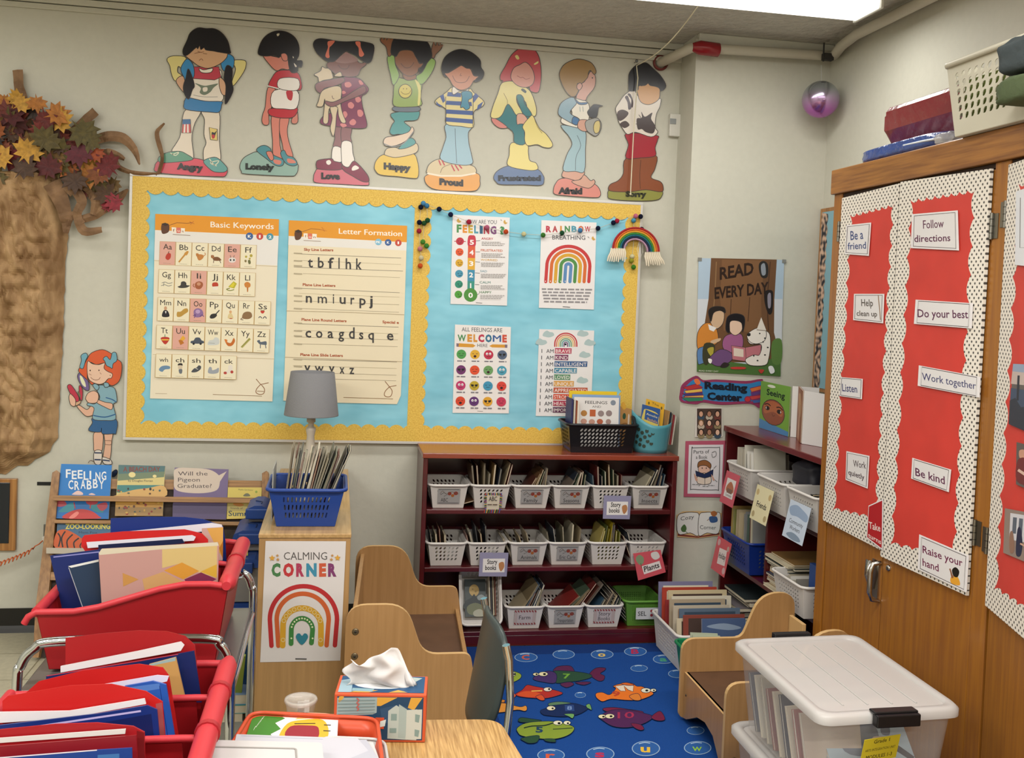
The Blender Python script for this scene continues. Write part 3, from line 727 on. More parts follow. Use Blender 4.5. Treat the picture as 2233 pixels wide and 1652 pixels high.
figure(q3, 'paper cut-out child in blue and cream striped rugby shirt on orange Proud base', '''
S #d89a50 1155,1480 1180,1440 1300,1420 1640,1420 1680,1500 1670,1560 1600,1595 1300,1585 1190,1545
S #cbb994 1175,1400 1200,1340 1270,1295 1350,1290 1440,1310 1600,1350 1640,1380 1640,1420 1560,1445 1310,1450 1185,1420
l #e2d6c0 16 1180,1425 1310,1450 1500,1450 1640,1425
k #6a5a44 5 1305,1420 1330,1370 1400,1340 1470,1330
S #93b3c0 1360,960 1590,985 1570,1040 1575,1140 1600,1250 1605,1335 1480,1345 1310,1295 1330,1180 1360,1080
k #4a5a64 5 1445,1000 1450,1150 1460,1330
l #b03440 12 1290,1300 1310,1350
l #b03440 12 1320,1300 1345,1350
l #b03440 12 1410,1345 1440,1405
l #b03440 12 1445,1345 1480,1400
l #b03440 12 1480,1345 1510,1380
S #d8c98e 1370,650 1430,605 1580,620 1620,660 1715,740 1705,790 1620,845 1618,985 1500,980 1360,955 1358,820 1265,770 1262,730 1330,680
p #3a5490 1375,655 1500,665 1500,705 1368,695
p #3a5490 1362,738 1600,750 1605,790 1358,775
p #3a5490 1358,820 1612,835 1612,875 1358,860
p #3a5490 1358,895 1615,915 1612,955 1358,935
p #3a5490 1300,695 1335,675 1350,740 1330,760
p #3a5490 1265,740 1285,765 1330,790 1300,795 1268,775
p #3a5490 1640,665 1670,695 1620,760 1610,700
p #3a5490 1712,745 1690,800 1650,830 1660,780
k #3a3a3a 5 1355,700 1358,950
k #3a3a3a 5 1615,690 1612,980
S #e0d8cc 1430,605 1480,640 1540,640 1580,620 1545,665 1490,650 1430,680 1415,640
S #3f86a0 1505,660 1550,645 1600,660 1605,710 1570,735 1585,800 1550,825 1520,800 1495,800 1510,720
S #c4866a 1345,480 1380,475 1440,440 1520,400 1590,440 1620,500 1670,510 1655,535 1620,550 1580,610 1500,638 1430,600 1390,535
S #17161c 1315,420 1345,330 1420,270 1510,252 1600,280 1680,350 1690,420 1718,470 1700,530 1635,565 1640,535 1670,505 1620,495 1600,440 1550,430 1500,405 1440,435 1400,460 1380,475 1345,478 1360,520 1330,490
k #5a3428 5 1420,500 1450,555 1500,568 1550,555 1580,505
k #5a3428 4 1500,480 1492,500 1508,500
T #231f20 1295 1530 1522 1545 58 .07|Proud
''')
figure(q4, 'paper cut-out red-haired child clutching a yellow boot, on dark blue Frustrated base', '''
S #5a7094 118,1370 150,1310 250,1260 400,1265 545,1290 600,1350 608,1395 580,1445 400,1440 190,1438 140,1410
S #b84a50 185,370 230,290 290,180 370,115 450,98 510,120 560,200 580,330 575,450 550,540 480,530 450,480 300,460 200,450 210,430 185,420
S #d8c878 290,1035 440,1045 455,1130 470,1205 530,1230 545,1290 450,1300 260,1255 270,1150
S #1f6e74 235,650 350,600 440,640 480,760 420,900 420,1045 320,1030 300,920 140,800
S #c87a70 95,800 140,800 250,880 180,890 120,850
S #d8cb84 90,780 110,680 160,550 190,460 250,435 320,440 440,500 490,560 530,680 530,760 500,775 450,740 430,640 350,570 345,640 400,750 340,765 290,690 250,660 200,760 150,795
k #7a6a34 5 215,550 250,620 250,660
S #1f6e74 340,580 380,565 410,600 420,650 490,760 420,770 370,680
S #cc9a84 345,760 400,752 440,790 460,840 430,860 400,850 370,850 345,850
S #d8c878 400,870 470,780 500,770 540,850 570,900 630,950 690,1040 670,1080 600,1075 540,1050 450,1060 420,1010 420,930
k #7a6a34 5 515,800 545,880 590,940
S #c88c7c 285,400 310,310 370,275 430,250 490,310 515,400 490,470 420,495 340,470
s #d8cb84 325,190 350,180 368,215 345,222
s #d8cb84 510,265 548,240 550,258 520,275
k #8a4a40 5 345,380 380,400 400,395 430,415 470,405
s #1f3a40 385,520 400,505 435,530 425,550
T #16202c 160 1400 578 1400 50 .07|Frustrated
''')
figure(q4, 'paper cut-out fair-haired child in blue pyjamas holding a torch, on pink Afraid base', '''
S #cf8478 700,1490 720,1430 780,1380 980,1380 1110,1440 1155,1500 1150,1555 1080,1565 800,1545 710,1530
S #c99a86 785,1330 820,1300 990,1310 985,1360 930,1400 860,1385 790,1365
S #c99a86 880,1405 960,1390 1000,1345 1060,1400 1090,1390 1105,1415 1085,1450 1040,1475 960,1455 900,1430
S #93b0b8 780,860 900,880 1010,920 1010,1100 1000,1310 910,1310 795,1300 830,1150 880,1050 850,970 790,900
k #4a5a60 5 930,960 965,1060 920,1170 915,1300
S #e0dacb 860,640 930,600 1040,650 1045,800 1000,890 900,880 780,840 790,780 880,760
S #89a6b4 780,640 880,590 930,640 860,740 950,800 930,860 880,845 770,780 745,730
S #3f6f9c 900,590 950,640 1030,640 1010,660 940,655
S #3f6f9c 880,840 895,780 950,805 930,858
S #c99a86 935,850 960,810 1040,820 1035,910 985,920 940,890
S #33363c 1045,710 1080,670 1110,660 1180,675 1140,690 1120,780 1060,785 1030,740
S #9a9a94 1010,830 1070,800 1130,795 1165,850 1150,930 1110,968 1060,945 1020,905
S #cdbb7c 1088,890 1105,830 1145,820 1155,870 1140,930 1105,940
S #c9998a 920,590 950,520 935,470 1000,440 1060,340 1100,370 1110,430 1095,500 1030,580 1010,620 950,610
S #997848 758,390 770,320 820,260 930,218 1040,240 1090,280 1115,340 1095,370 1060,330 1040,350 1030,400 970,460 935,455 930,500 945,520 910,580 860,575 800,500
S #c9998a 930,470 960,450 980,480 955,520 930,505
c #444 1078 402 6 8
k #9aa 5 955,680 960,730
k #9aa 5 985,680 990,730
T #231f20 745 1525 980 1530 58 .07|Afraid
''')
figure(q4, 'paper cut-out child in stained white shirt and brown boots on olive Sorry base', '''
S #8a8a44 1230,1540 1250,1490 1400,1480 1600,1480 1750,1500 1755,1550 1700,1590 1500,1598 1260,1580
S #85492c 1410,1180 1690,1150 1690,1280 1650,1370 1740,1410 1768,1460 1750,1510 1600,1490 1440,1510 1250,1500 1250,1440 1330,1400 1380,1330
k #4a2c1c 5 1550,1200 1540,1350 1545,1480
S #a02634 1410,940 1700,960 1715,1000 1690,1080 1690,1160 1550,1180 1405,1180 1430,1050
S #ddd4c8 1305,700 1340,640 1400,560 1480,520 1540,600 1640,660 1740,600 1735,680 1700,760 1690,880 1715,930 1650,975 1500,930 1420,950 1370,890 1340,840 1320,770
s #3a2530 1395,590 1420,575 1440,620 1460,690 1430,710 1420,640
s #3a2530 1420,560 1450,560 1475,630 1470,690 1455,670 1455,610
s #4a3a38 1320,740 1370,710 1430,740 1400,790 1340,820
s #4a3a38 1345,850 1400,820 1440,860 1390,890
s #443838 1510,800 1560,790 1555,730 1590,780 1660,740 1650,800 1690,870 1670,940 1600,930 1560,900 1520,900
l #443838 6 1530,760 1580,830
l #443838 6 1660,740 1620,820
l #443838 6 1500,850 1560,850
S #cd9a64 1510,470 1560,480 1600,450 1720,490 1735,560 1715,620 1640,660 1570,650 1530,600
S #15141a 1430,420 1440,350 1500,280 1560,260 1610,258 1680,320 1750,390 1795,480 1750,530 1725,500 1690,485 1640,475 1620,455 1590,475 1530,480 1520,520 1440,530 1430,480
T #2a2c1c 1400 1555 1605 1558 52 .07|Sorry
''')
figure(qg, 'paper cut-out girl with red hair and blue bows holding a magnifying glass beside the board', '''
S #d8ab92 470,1120 570,1120 575,1260 555,1340 475,1340 465,1260
S #d8ab92 595,1120 690,1125 680,1230 660,1430 580,1430 600,1250
S #d8cfc4 475,1340 560,1340 550,1490 475,1480
S #d8cfc4 570,1410 665,1440 680,1495 590,1490
k #2a3a5a 16 475,1358 560,1360
k #2a3a5a 16 475,1440 552,1442
k #2a3a5a 14 575,1445 660,1455
S #25344e 680,1600 730,1560 755,1590 720,1640 680,1640
k #5a3a34 6 400,1480 425,1450 460,1460 480,1480
S #2c5c8c 460,940 730,950 735,1120 700,1130 570,1130 560,1060 545,1110 405,1090 450,1000
S #d8ab92 265,800 300,790 385,840 440,790 470,830 460,900 380,920 310,860
S #7fa6b4 470,560 560,545 640,560 720,590 745,740 700,780 730,950 600,970 455,950 470,820 390,790 400,760 480,770 540,700 510,620
k #2c5c8c 14 460,910 600,930 730,895
k #2c5c8c 12 610,695 690,720 735,750
S #d8ab92 510,720 600,750 690,770 680,840 600,810 500,755
S #dcb098 370,700 400,640 470,615 520,650 520,720 490,760 410,760 380,730
S #6c5c8c 272,430 300,395 350,410 390,470 412,560 405,610 360,600 310,540 280,480
s #dcdcb8 300,430 330,450 365,520 370,570 330,540 305,480
S #b8344a 150,560 190,540 250,620 290,700 280,760 230,720 180,640
S #b8344a 290,560 320,570 335,640 325,730 300,700
S #c8a080 225,760 270,745 310,730 300,770 240,795
s #6a6a50 275,620 300,640 310,690 290,680
S #dcb098 170,700 185,650 230,690 250,730 240,800 190,780
S #d05a34 385,240 440,160 570,120 680,170 740,230 800,280 800,400 770,500 700,550 650,540 600,530 640,470 690,410 620,380 580,330 600,280 500,300 420,270 400,330 390,420 400,480 470,520 440,540 410,500 300,400 290,350 350,300
S #e0bca4 395,260 450,290 530,300 600,280 590,340 630,380 690,410 680,460 640,470 590,520 520,535 420,490 390,400
S #6ea2b4 315,190 370,160 395,200 370,250 340,345 300,330 320,250
S #6ea2b4 580,230 620,200 665,240 690,160 735,160 745,250 700,290 690,345 660,330 620,310 600,260
S #7fa6b4 455,545 490,530 530,560 520,600 490,600
S #7fa6b4 590,520 640,520 650,560 600,570
c #5a4038 425 370 8 10;530 368 7 10;665 430 5 6
k #7a4a3c 5 430,450 450,470 490,485 530,475 545,450
k #8a5a4a 4 410,410 440,425
k #8a5a4a 4 540,395 560,415
k #5a4038 4 600,1210 680,1215 670,1260 600,1255
''', name='cutout_girl', lw=7)

# ================================================================ PAPER TREE ON THE LEFT
KR = mt('#b08f66', .75, h2='#7f5f3c', scale=16, bump=.5, bs=1.5, detail=6, stretch=(1, 1, .35))
KR2 = mt('#917050', .75, h2='#6c5036', scale=14, bump=.8, bs=1.5, detail=5)
tr0 = WP(0, 1030)
tree = thing('paper_tree', 'crumpled brown paper tree with autumn leaves fixed to the wall at far left', 'paper tree', (tr0.x-.1, y1-.02, tr0.z))
from mathutils import noise as NZ
rows_ = [(380, 128), (440, 136), (520, 150), (570, 143), (640, 141), (700, 140), (800, 134), (900, 129), (955, 126), (985, 108), (1010, 62), (1030, 12)]
def edge(y):
    for (ya, xa), (yb, xb) in zip(rows_, rows_[1:]):
        if ya <= y <= yb: return xa+(xb-xa)*(y-ya)/(yb-ya)
    return rows_[-1][1]
def trk(a, b):
    y = 378+(1032-378)*b; xr = edge(y); x = -170+(xr+170)*a
    e = min(1, (1-a)*7)*min(1, (1-b)*12)*min(1, a*6+.3)
    nz = NZ.noise(V((x*.03, y*.016, 1)))*.6+abs(NZ.noise(V((x*.055, y*.03, 5))))*1.0+abs(NZ.noise(V((x*.035, y*.03, 9))))*1.0
    p = WP(x+4*NZ.noise(V((y*.05, 3, a*3))), y+9*NZ.noise(V((x*.04, 7, 2)))*(b > .95 or b < .05), 0)
    return p+V((0, -(.004+e*(.05+.028*nz)), 0))
g = M(); g.grid(trk, 110, 150, KR, False); g.build('trunk', tree)
def ribbon(pts, ws, off, m=KR2, name='branch'):
    P = smoothpts(pts, False, 5); n = len(P); g = M(); vs = []
    for i, (x, y) in enumerate(P):
        a = P[max(i-1, 0)]; b = P[min(i+1, n-1)]; dx, dy = b[0]-a[0], b[1]-a[1]; d = hypot(dx, dy) or 1
        t = i/(n-1)*(len(ws)-1); k = min(int(t), len(ws)-2); w = ws[k]+(ws[k+1]-ws[k])*(t-k)
        o = off+.012*NZ.noise(V((x*.06, y*.06, 2)))
        vs += [WP(x-dy/d*w/2, y+dx/d*w/2, o+.004*NZ.noise(V((i*.9, 1, 1)))), WP(x, y, o+.005), WP(x+dy/d*w/2, y-dx/d*w/2, o-.004)]
    g.add(vs, [(3*i+j, 3*i+j+1, 3*i+j+4, 3*i+j+3) for i in range(n-1) for j in (0, 1)], m, False)
    g.build(name, tree, solid=.0012)
for pts, ws, off in (([(42, 155), (46, 190), (52, 225), (60, 290), (58, 345), (55, 400)], [22, 20, 28, 30, 26, 40], .03),
    ([(212, 245), (190, 265), (165, 290), (130, 325), (100, 365), (80, 400)], [20, 20, 22, 28, 34, 40], .035),
    ([(309, 362), (296, 328), (272, 304), (240, 300), (210, 310), (175, 340), (140, 372)], [3, 16, 22, 22, 20, 26, 34], .04),
    ([(348, 380), (315, 380), (285, 376), (262, 366), (250, 350), (230, 345)], [3, 8, 9, 12, 16, 20], .03),
    ([(276, 350), (262, 342), (240, 336), (215, 345)], [6, 14, 18, 18], .045),
    ([(360, 270), (344, 290), (349, 318), (356, 345), (350, 370), (343, 384)], [3, 9, 10, 7, 8, 6], .02),
    ([(283, 414), (264, 432), (240, 450), (212, 470), (180, 480)], [3, 20, 22, 18, 16], .04),
    ([(-5, 300), (30, 320), (70, 350), (110, 380)], [26, 26, 30, 34], .03), ([(20, 330), (70, 320), (120, 320), (160, 330), (200, 360)], [20, 24, 26, 24, 18], .045),
    ([(150, 420), (175, 400), (200, 410), (215, 440), (208, 470)], [30, 30, 26, 22, 14], .05), ([(165, 410), (185, 440), (175, 470), (190, 505), (228, 502)], [22, 22, 18, 20, 12], .055),
    ([(185, 490), (165, 470), (150, 500)], [16, 16, 10], .05), ([(120, 400), (140, 440), (150, 480), (150, 510)], [40, 34, 24, 10], .05)):
    ribbon(pts, ws, off)
LF = [(0, -.5), (.04, -.28), (.28, -.36), (.24, -.2), (.5, -.08), (.36, .02), (.46, .24), (.26, .18), (.24, .34), (.12, .26), (0, .52)]
LF = LF+[(-x, y) for x, y in LF[-2:0:-1]]
def leaf(x, y, s, h, rot=None, off=None):
    rr = rnd.uniform(0, 6.28) if rot is None else rot; o = off if off is not None else rnd.uniform(.05, .085)
    tx, ty = rnd.uniform(-.35, .35), rnd.uniform(-.35, .35); c = WP(x, y, 0)+V((0, -o, 0))
    m = mt(h, .6, var=.35, scale=60, bump=.2)
    vs = [c]
    S = s/370
    for u, v in LF:
        a = u*cos(rr)-v*sin(rr); b = u*sin(rr)+v*cos(rr); a *= S; b *= S
        vs.append(c+V((a, a*tx+b*ty-.25*S*(u*u+v*v)+(-.02 if 0 else 0), b)))
    n = len(LF); g = M(); g.add(vs, [(0, i+1, (i+1) % n+1) for i in range(n)], m, False); g.build('leaf', tree, solid=.0006)
Y_, O_, R_, G_, B_ = '#bf8f34', '#ad6e2c', '#4c1a1c', '#5a4e24', '#4c3424'
r2 = random.Random(3)
for i in range(46):   # brown filler leaves behind
    t = r2.random(); x = -10+235*t; y = 265+95*t+r2.uniform(-35, 70)
    leaf(x, y, r2.uniform(26, 44), r2.choice([B_, '#4a2e1e', '#6b4a26', G_, '#6a2a20', '#7a5a2a']), off=r2.uniform(.04, .055))
for x, y, s, h in ((130, 265, 34, Y_), (175, 300, 34, Y_), (50, 275, 26, O_), (100, 340, 60, R_), (112, 425, 52, R_), (270, 300, 34, O_), (235, 330, 40, '#2e2018'), (320, 400, 44, '#6a2420'), (400, 365, 44, O_), (415, 400, 46, Y_),
    (345, 455, 44, B_), (275, 460, 30, '#7a2c24'), (325, 520, 52, G_), (400, 590, 50, G_), (560, 480, 54, '#5a5024'), (600, 530, 44, G_), (212, 590, 50, Y_), (40, 635, 48, Y_), (50, 565, 32, '#7a3c20'), (105, 640, 44, '#6a2228'),
    (190, 690, 50, B_), (335, 690, 50, '#541618'), (450, 695, 38, '#c07038'), (530, 615, 50, '#5c1c28'), (600, 690, 54, Y_), (590, 745, 46, O_), (705, 680, 50, '#681a1e'), (635, 615, 32, '#a04a24'), (640, 800, 34, G_), (730, 800, 34, '#6a5028'),
    (690, 850, 44, '#4a3018'), (740, 910, 36, '#8a2430'), (10, 470, 36, '#8a4a20'), (15, 500, 34, '#1c1410'), (0, 740, 44, G_), (500, 780, 46, B_), (650, 740, 40, '#7a4420'), (700, 930, 26, '#8a2a30')):
    leaf(x/2.897, 130+y/2.897, s, h)

for i in range(13):   # the crown's left side
    leaf(-165+r2.uniform(0, 150), 262+r2.uniform(0, 130), r2.uniform(38, 54), (Y_, O_, R_, G_, '#6a2228', B_)[i % 6], off=r2.uniform(.05, .07))
for pts, ws in (([(-150, 400), (-160, 350), (-200, 320), (-250, 330)], [34, 26, 20, 6]), ([(-120, 390), (-110, 330), (-135, 270), (-130, 220)], [34, 28, 22, 14])): ribbon(pts, ws, .03)

# ================================================================ WALL ODDS AND ENDS
def wbox(f, x0_, y0_, x1_, y1_, d, m, name, label=None, cat=None, parent=None, bevel=.002, kind=None):
    a, b = f(x0_, y0_), f(x1_, y1_); n = (f(x0_, y0_, 1)-a)
    lo = [min(a[i], b[i]) for i in range(3)]; hi = [max(a[i], b[i]) for i in range(3)]
    k = max(range(3), key=lambda i: abs(n[i]))
    if n[k] < 0: lo[k] -= d
    else: hi[k] += d
    return M().box(lo, hi, m).build(name, parent, label, cat, bevel=bevel, kind=kind)
WB = plane((0, y1, 0), (0, -1, 0)); WC = plane((0, 4.65, 0), (0, -1, 0)); WR = plane((2.37, 0, 0), (-1, 0, 0))
OAK = wood('#a8763e', '#8a5a2a', 2)
t = thing('framed_board', 'small dark board in a light oak frame low on the wall at the left edge', 'framed board', WB(-60, 1200))
wbox(WB, -260, 1040, 36, 1198, .02, OAK, 'frame', parent=t); wbox(plane((0, y1-.02, 0), (0, -1, 0)), -240, 1050, 19, 1184, .003, mt('#141a22', .15), 'dark_panel', parent=t)
wbox(WB, 81, 1050, 116, 1058, .002, mt('#141414', .6), 'tape_strip', 'short strip of black tape on the wall left of the book rack', 'tape')
t = thing('wall_outlet', 'grey wall outlet half hidden behind the wooden book rack', 'outlet', WB(100, 1180))
wbox(WB, 96, 1142, 112, 1190, .008, mt('#6a6862', .4, metal=.4), 'cover_plate', parent=t); wbox(plane((0, y1-.008, 0), (0, -1, 0)), 94, 1168, 103, 1178, .02, mt('#d8d4c8', .4), 'plug', parent=t)
g = M(); cord = []
for i in range(240):
    t_ = i/239; x = 78-170*t_; y = 1192+52*t_**.8+12*t_; c = WB(x, y, .055); a = i*2*pi/12
    cord.append(c+V((.003*sin(a), .011*cos(a), .011*sin(a))))
path = [WB(98, 1174, .02), WB(92, 1180, .05), WB(84, 1184, .055)]+cord
g.tube(path, .0028, mt('#c8602c', .4), seg=6); g.build('coiled_cord', None, 'orange coiled cord hanging across the wall at lower left', 'cord')
t = thing('motion_sensor', 'small white sensor on the wall right of the Sorry cut-out', 'sensor', WB(1469, 300))
wbox(WB, 1458, 249, 1480, 300, .028, mt('#c9c6bc', .4), 'casing', parent=t, bevel=.005); wbox(plane((0, y1-.028, 0), (0, -1, 0)), 1461, 258, 1474, 271, .003, mt('#8c9090', .15), 'lens', parent=t)
# nail and pull cord
nail = BPn = plane((0, y1-.035, 0), (0, -1, 0))
g = M(); c = WB(1383, 137, 0); g.tube([c, c+V((0, -.04, 0))], .002, mt('#777', .3, metal=1)); g.ball(c+V((0, -.042, 0)), .008, mt('#777', .3, metal=1), 10)
g.build('nail', None, 'nail above the Sorry cut-out with a white cord tied to it', 'nail')
zz = plane((0, 0, HC-.004), (0, 0, -1)); A_ = zz(1545, -20); B_n = nail(1388, 143)
pth = [A_.lerp(B_n, i/14)+V((0, 0, -.05*sin(pi*i/14))) for i in range(15)]+[nail(1391, 170), nail(1386, 230), nail(1381, 300), nail(1377, 380), nail(1375, 420)]
g = M(); g.tube(pth, .0028, mt('#d8d0b4', .7), seg=6); g.ball(nail(1375, 423), .006, mt('#d8d0b4', .7), 8); g.build('pull_cord', None, 'white cord running from ceiling to nail and down over the Sorry cut-out', 'cord')
# pipes
PM = mt('#b9b3a2', .45); f58 = plane((0, 4.575, 0), (0, -1, 0)); fr = plane((2.30, 0, 0), (-1, 0, 0))
t = thing('sprinkler_pipe', 'painted pipe with a red sleeve running under the ceiling around the corner', 'pipe', (2.0, 4.575, 2.7))
a, b, c, d, e = f58(1512, 103), f58(1795, 121), fr(1835, 100), fr(1866, 76), fr(2060, -4)
e2 = d+(e-d)*4; e2.z = d.z; st = V((a.x-.07, y1-.005, a.z-.015))
g = M(); P = [st, V((a.x-.035, 4.66, a.z-.01)), a+V((-.005, .01, 0)), a+V((.04, 0, 0)), b.lerp(a, .1), b, b+V((.05, -.015, .0)), c, d, V((2.3, d.y-.1, d.z)), V((2.3, d.y-1.5, d.z)), V((2.3, 0, d.z))]
g.tube(P, .024, PM, seg=12); g.build('pipe_run', t)
g = M(); q = a+V((.0, 0, 0)); g.tube([q+V((-.005, 0, 0)), q+V((.03, -.002, 0)), q+V((.125, 0, -.003)), q+V((.13, 0, -.003))], [.02, .034, .034, .026], mt('#8a1c22', .25), seg=14); g.build('red_sleeve', t, 'glossy dark red sleeve on the pipe')
g = M(); g.lathe([(.03, 0), (.04, .004), (.04, .012), (.028, .014)], st+V((0, -.016, 0)), mt('#6a2c28', .5), axis=1); g.build('wall_flange', t)
g = M(); fu = plane((0, 4.63, 0), (0, -1, 0)); g.tube([fu(1516, 87), fu(1650, 98), fu(1798, 111)], .010, PM); g.build('thin_conduit', t)
g = M(); q = fr(1808, 126); g.box(q-V((.03, .01, .012)), q+V((.02, .02, .02)), mt('#2a2826', .6)); g.tube([V((q.x-.03, q.y, q.z-.02)), V((q.x-.03, q.y, q.z+.07))], .004, mt('#2a2826', .6)); g.build('pipe_hanger', t)
# hanging ball
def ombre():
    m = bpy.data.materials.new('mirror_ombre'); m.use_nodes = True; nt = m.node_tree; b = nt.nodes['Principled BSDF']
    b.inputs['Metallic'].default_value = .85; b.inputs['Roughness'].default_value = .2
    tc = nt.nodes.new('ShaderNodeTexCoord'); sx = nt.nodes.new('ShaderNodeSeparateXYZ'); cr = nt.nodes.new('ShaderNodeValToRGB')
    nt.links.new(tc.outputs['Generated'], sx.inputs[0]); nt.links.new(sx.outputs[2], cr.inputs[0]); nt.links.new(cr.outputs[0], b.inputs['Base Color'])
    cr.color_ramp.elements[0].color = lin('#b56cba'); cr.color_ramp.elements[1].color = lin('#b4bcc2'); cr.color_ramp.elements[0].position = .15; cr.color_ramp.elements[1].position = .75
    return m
t = thing('hanging_ball', 'shiny purple and grey mirrored ball hanging near the ceiling corner', 'decoration', (2.25, 4.5, 2.56))
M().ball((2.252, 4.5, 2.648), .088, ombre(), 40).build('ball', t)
g = M(); g.tube([V((2.252, 4.5, 2.735)), V((2.26, 4.53, 2.82))], .0012, mt('#bbb', .5), seg=4); g.build('thread', t)

# ---- pom-pom garland
PC = plane((0, YB-.018, 0), (0, -1, 0)); p7 = crop(PC, 900, 420, 3.239)
gar = thing('pompom_garland', 'string of coloured felt pom-poms looped across the right half of the board', 'garland', p7(900, 300))
main = [(75, 75, '#5b9ed0'), (187, 116, '#1c2440'), (268, 154, '#20284a'), (397, 206, '#c0304a'), (525, 245, '#d07090'), (658, 275, '#e05a30'), (785, 292, '#ece6b0'), (921, 299, '#4d8a3c'), (1055, 284, '#2a5a3a'), (1183, 266, '#5090c8'), (1309, 251, '#1c2440'), (1417, 212, '#1c2440'), (1443, 199, '#c0304a'), (1575, 165, '#e07a98')]
lt = [(57, 102, '#1c2338'), (47, 209, '#1c2038'), (45, 270, '#b82f48'), (52, 396, '#e08a98'), (60, 460, '#ece2b8'), (53, 516, '#e8622c')]
lt2 = [(100, 92, '#4d90c0'), (105, 195, '#2a5c38'), (80, 215, '#2d5a33'), (72, 347, '#5aa040'), (98, 375, '#4d9840')]
rtl = [(1610, 168, '#1c2038'), (1617, 258, '#3a1a30'), (1622, 283, '#e0406a'), (1620, 305, '#e86a90'), (1612, 330, '#e8622c')]
rt2 = [(1560, 196, '#5aa8c8'), (1565, 300, None), (1550, 450, '#f0e8b8'), (1545, 480, '#a8a838'), (1560, 525, '#4d9030')]
SM = mt('#b8b4a0', .8)
for L in (main, lt, lt2, rtl, rt2):
    g = M(); g.tube([p7(x, y) for x, y, h in L], .0012, SM, seg=5); g.build('string', gar)
    for x, y, h in L:
        if h: g = M(); g.ball(p7(x, y), .0125, mt(h, .95, bump=1, scale=400, spec=.1), 12); g.build('pompom', gar)
g = M(); g.tube([p7(1605, 320), p7(1585, 400), p7(1600, 480), p7(1625, 420), p7(1622, 300)], .001, mt('#e0ddd0', .6), seg=5); g.build('string', gar)
# ---- rope rainbow
RB = plane((0, YB-.03, 0), (0, -1, 0)); p7b = crop(RB, 900, 420, 3.239)
rb = thing('rope_rainbow', 'rope rainbow with cream tassels hanging at the board\'s upper right corner', 'wall hanging', p7b(1577, 480))
for i, h in enumerate(('#a8252c', '#d8662c', '#d8a030', '#3f8a3c', '#1c6a78', '#1c2444', '#b890a8')):
    r = 160-13.5*i
    P = [(1577+r*cos(pi+pi*k/24)+(k-12)*.2, 405+r*.98*sin(pi+pi*k/24)+(k-12)*.95) for k in range(25)]
    g = M(); g.tube([p7b(*q) for q in P], .0049, mt(h, .85, bump=.6, scale=300), seg=8); g.build('rope_arc', rb)
r3 = random.Random(5); cr = mt('#ddd2bc', .9)
for x0_, x1_, yb, slx in ((1398, 1500, 402, -14), (1640, 1745, 432, 20)):
    for i in range(9):
        u = i/8; x = x0_+(x1_-x0_)*u; g = M(); dy = r3.uniform(70, 88); e = slx*(1 if slx > 0 else 1)+(u-.5)*20
        g.tube([p7b(x+(1450-x if x < 1550 else 1690-x)*.12, yb-12), p7b(x, yb+20, .004), p7b(x+e*.7, yb+50, .006), p7b(x+e, yb+dy, .004)], [.004, .005, .005, .0035], cr, seg=6); g.build('tassel', rb)

# ================================================================ READING CORNER WALL
c8 = crop(plane((0, 4.646, 0), (0, -1, 0)), 1440, 530, 2.465)
a = Art(c8, lw=3, o0=.002)
a.slab([(205, 80), (665, 90), (645, 715), (195, 690)], '#b8c4cc')
a.draw('''p #a9bccc 205,80 665,90 655,300 200,300
p #c9ccd0 200,300 655,300 652,540 196,540
p #6a4a30 272,80 625,88 612,300 610,480 640,600 600,640 250,640 230,480 258,300
p #7a5638 330,88 560,92 540,300 545,480 340,470 320,300
k #8a6a48 5 300,100 290,300 270,470
k #4a3020 5 590,100 575,300 580,470
k #4a3020 4 380,300 375,400
k #4a3020 4 480,290 470,420
p #4a6a34 196,600 300,628 470,650 600,620 648,520 645,715 195,690
s #5a7a3c 600,530 650,520 648,640 600,640
s #2a2624 530,110 555,95 578,120 575,180 545,185 530,150
s #8a9098 540,120 560,110 565,165 545,170
s #241c1a 560,260 600,255 605,300 600,370 580,380 560,320
s #8a8490 575,280 592,270 592,340 578,345
T #2c1c14 318 195 500 165 66 .03|READ
T #2c1c14 290 298 580 268 62 .03|EVERY DAY
S #c88034 200,480 240,430 290,440 310,500 300,540 240,560 200,565
S #5a7fae 200,570 250,560 260,620 215,650 200,640
S #c8a888 265,380 300,350 340,370 335,430 300,460 270,430
S #221c1a 262,400 258,360 290,340 340,345 348,375 320,362 285,375 272,420
p #e0dcd8 255,435 300,455 285,475 262,465
s #c8a888 270,525 320,510 318,525 280,540
s #3a3a28 235,540 290,545 280,610 245,655 225,620
s #a89a3c 250,570 285,560 275,610
S #9a5a84 335,520 365,490 435,490 440,560 400,590 340,570
S #6a4a74 260,620 320,570 380,590 380,630 320,660 280,650
s #2c2424 340,640 370,650 350,668 320,665
S #dcbca4 365,420 400,400 440,420 435,470 400,495 370,470
S #191418 350,440 360,395 400,378 445,390 452,430 440,480 435,430 400,415 372,425 370,480 352,470
P #b87078 380,550 455,560 460,635 385,625
P #b87078 455,560 540,545 535,620 460,635
p #d8c8b8 392,562 445,570 445,612 392,605
S #e4dcd2 470,500 530,470 580,480 590,540 580,620 560,655 480,655 455,625 500,600 530,600 540,545 480,540
S #e4dcd2 465,490 520,455 565,470 560,520 520,540 480,530
p #dcd4c8 515,465 540,398 568,470
s #222 463,488 480,482 482,496 470,500
c #333 532 485 4 4;560 510 5 4;575 560 5 4;560 600 5 4;520 630 5 4;500 605 4 4;550 530 4 4
l #7a6a60 3 515,465 568,470
s #b03a30 525,680 555,680 540,700
s #e0e0e0 578,665 600,660 612,690 590,700
s #b83a34 380,665 450,665 450,676 385,676
T #d8d8c8 205 688 310 692 8|READ EVERY DAY
s #e8e4dc 255,620 275,625 270,645 258,640''')
t_ = a.build('reading_poster', None, 'Read Every Day poster of a man, girl and dog under a tree trunk', 'poster')
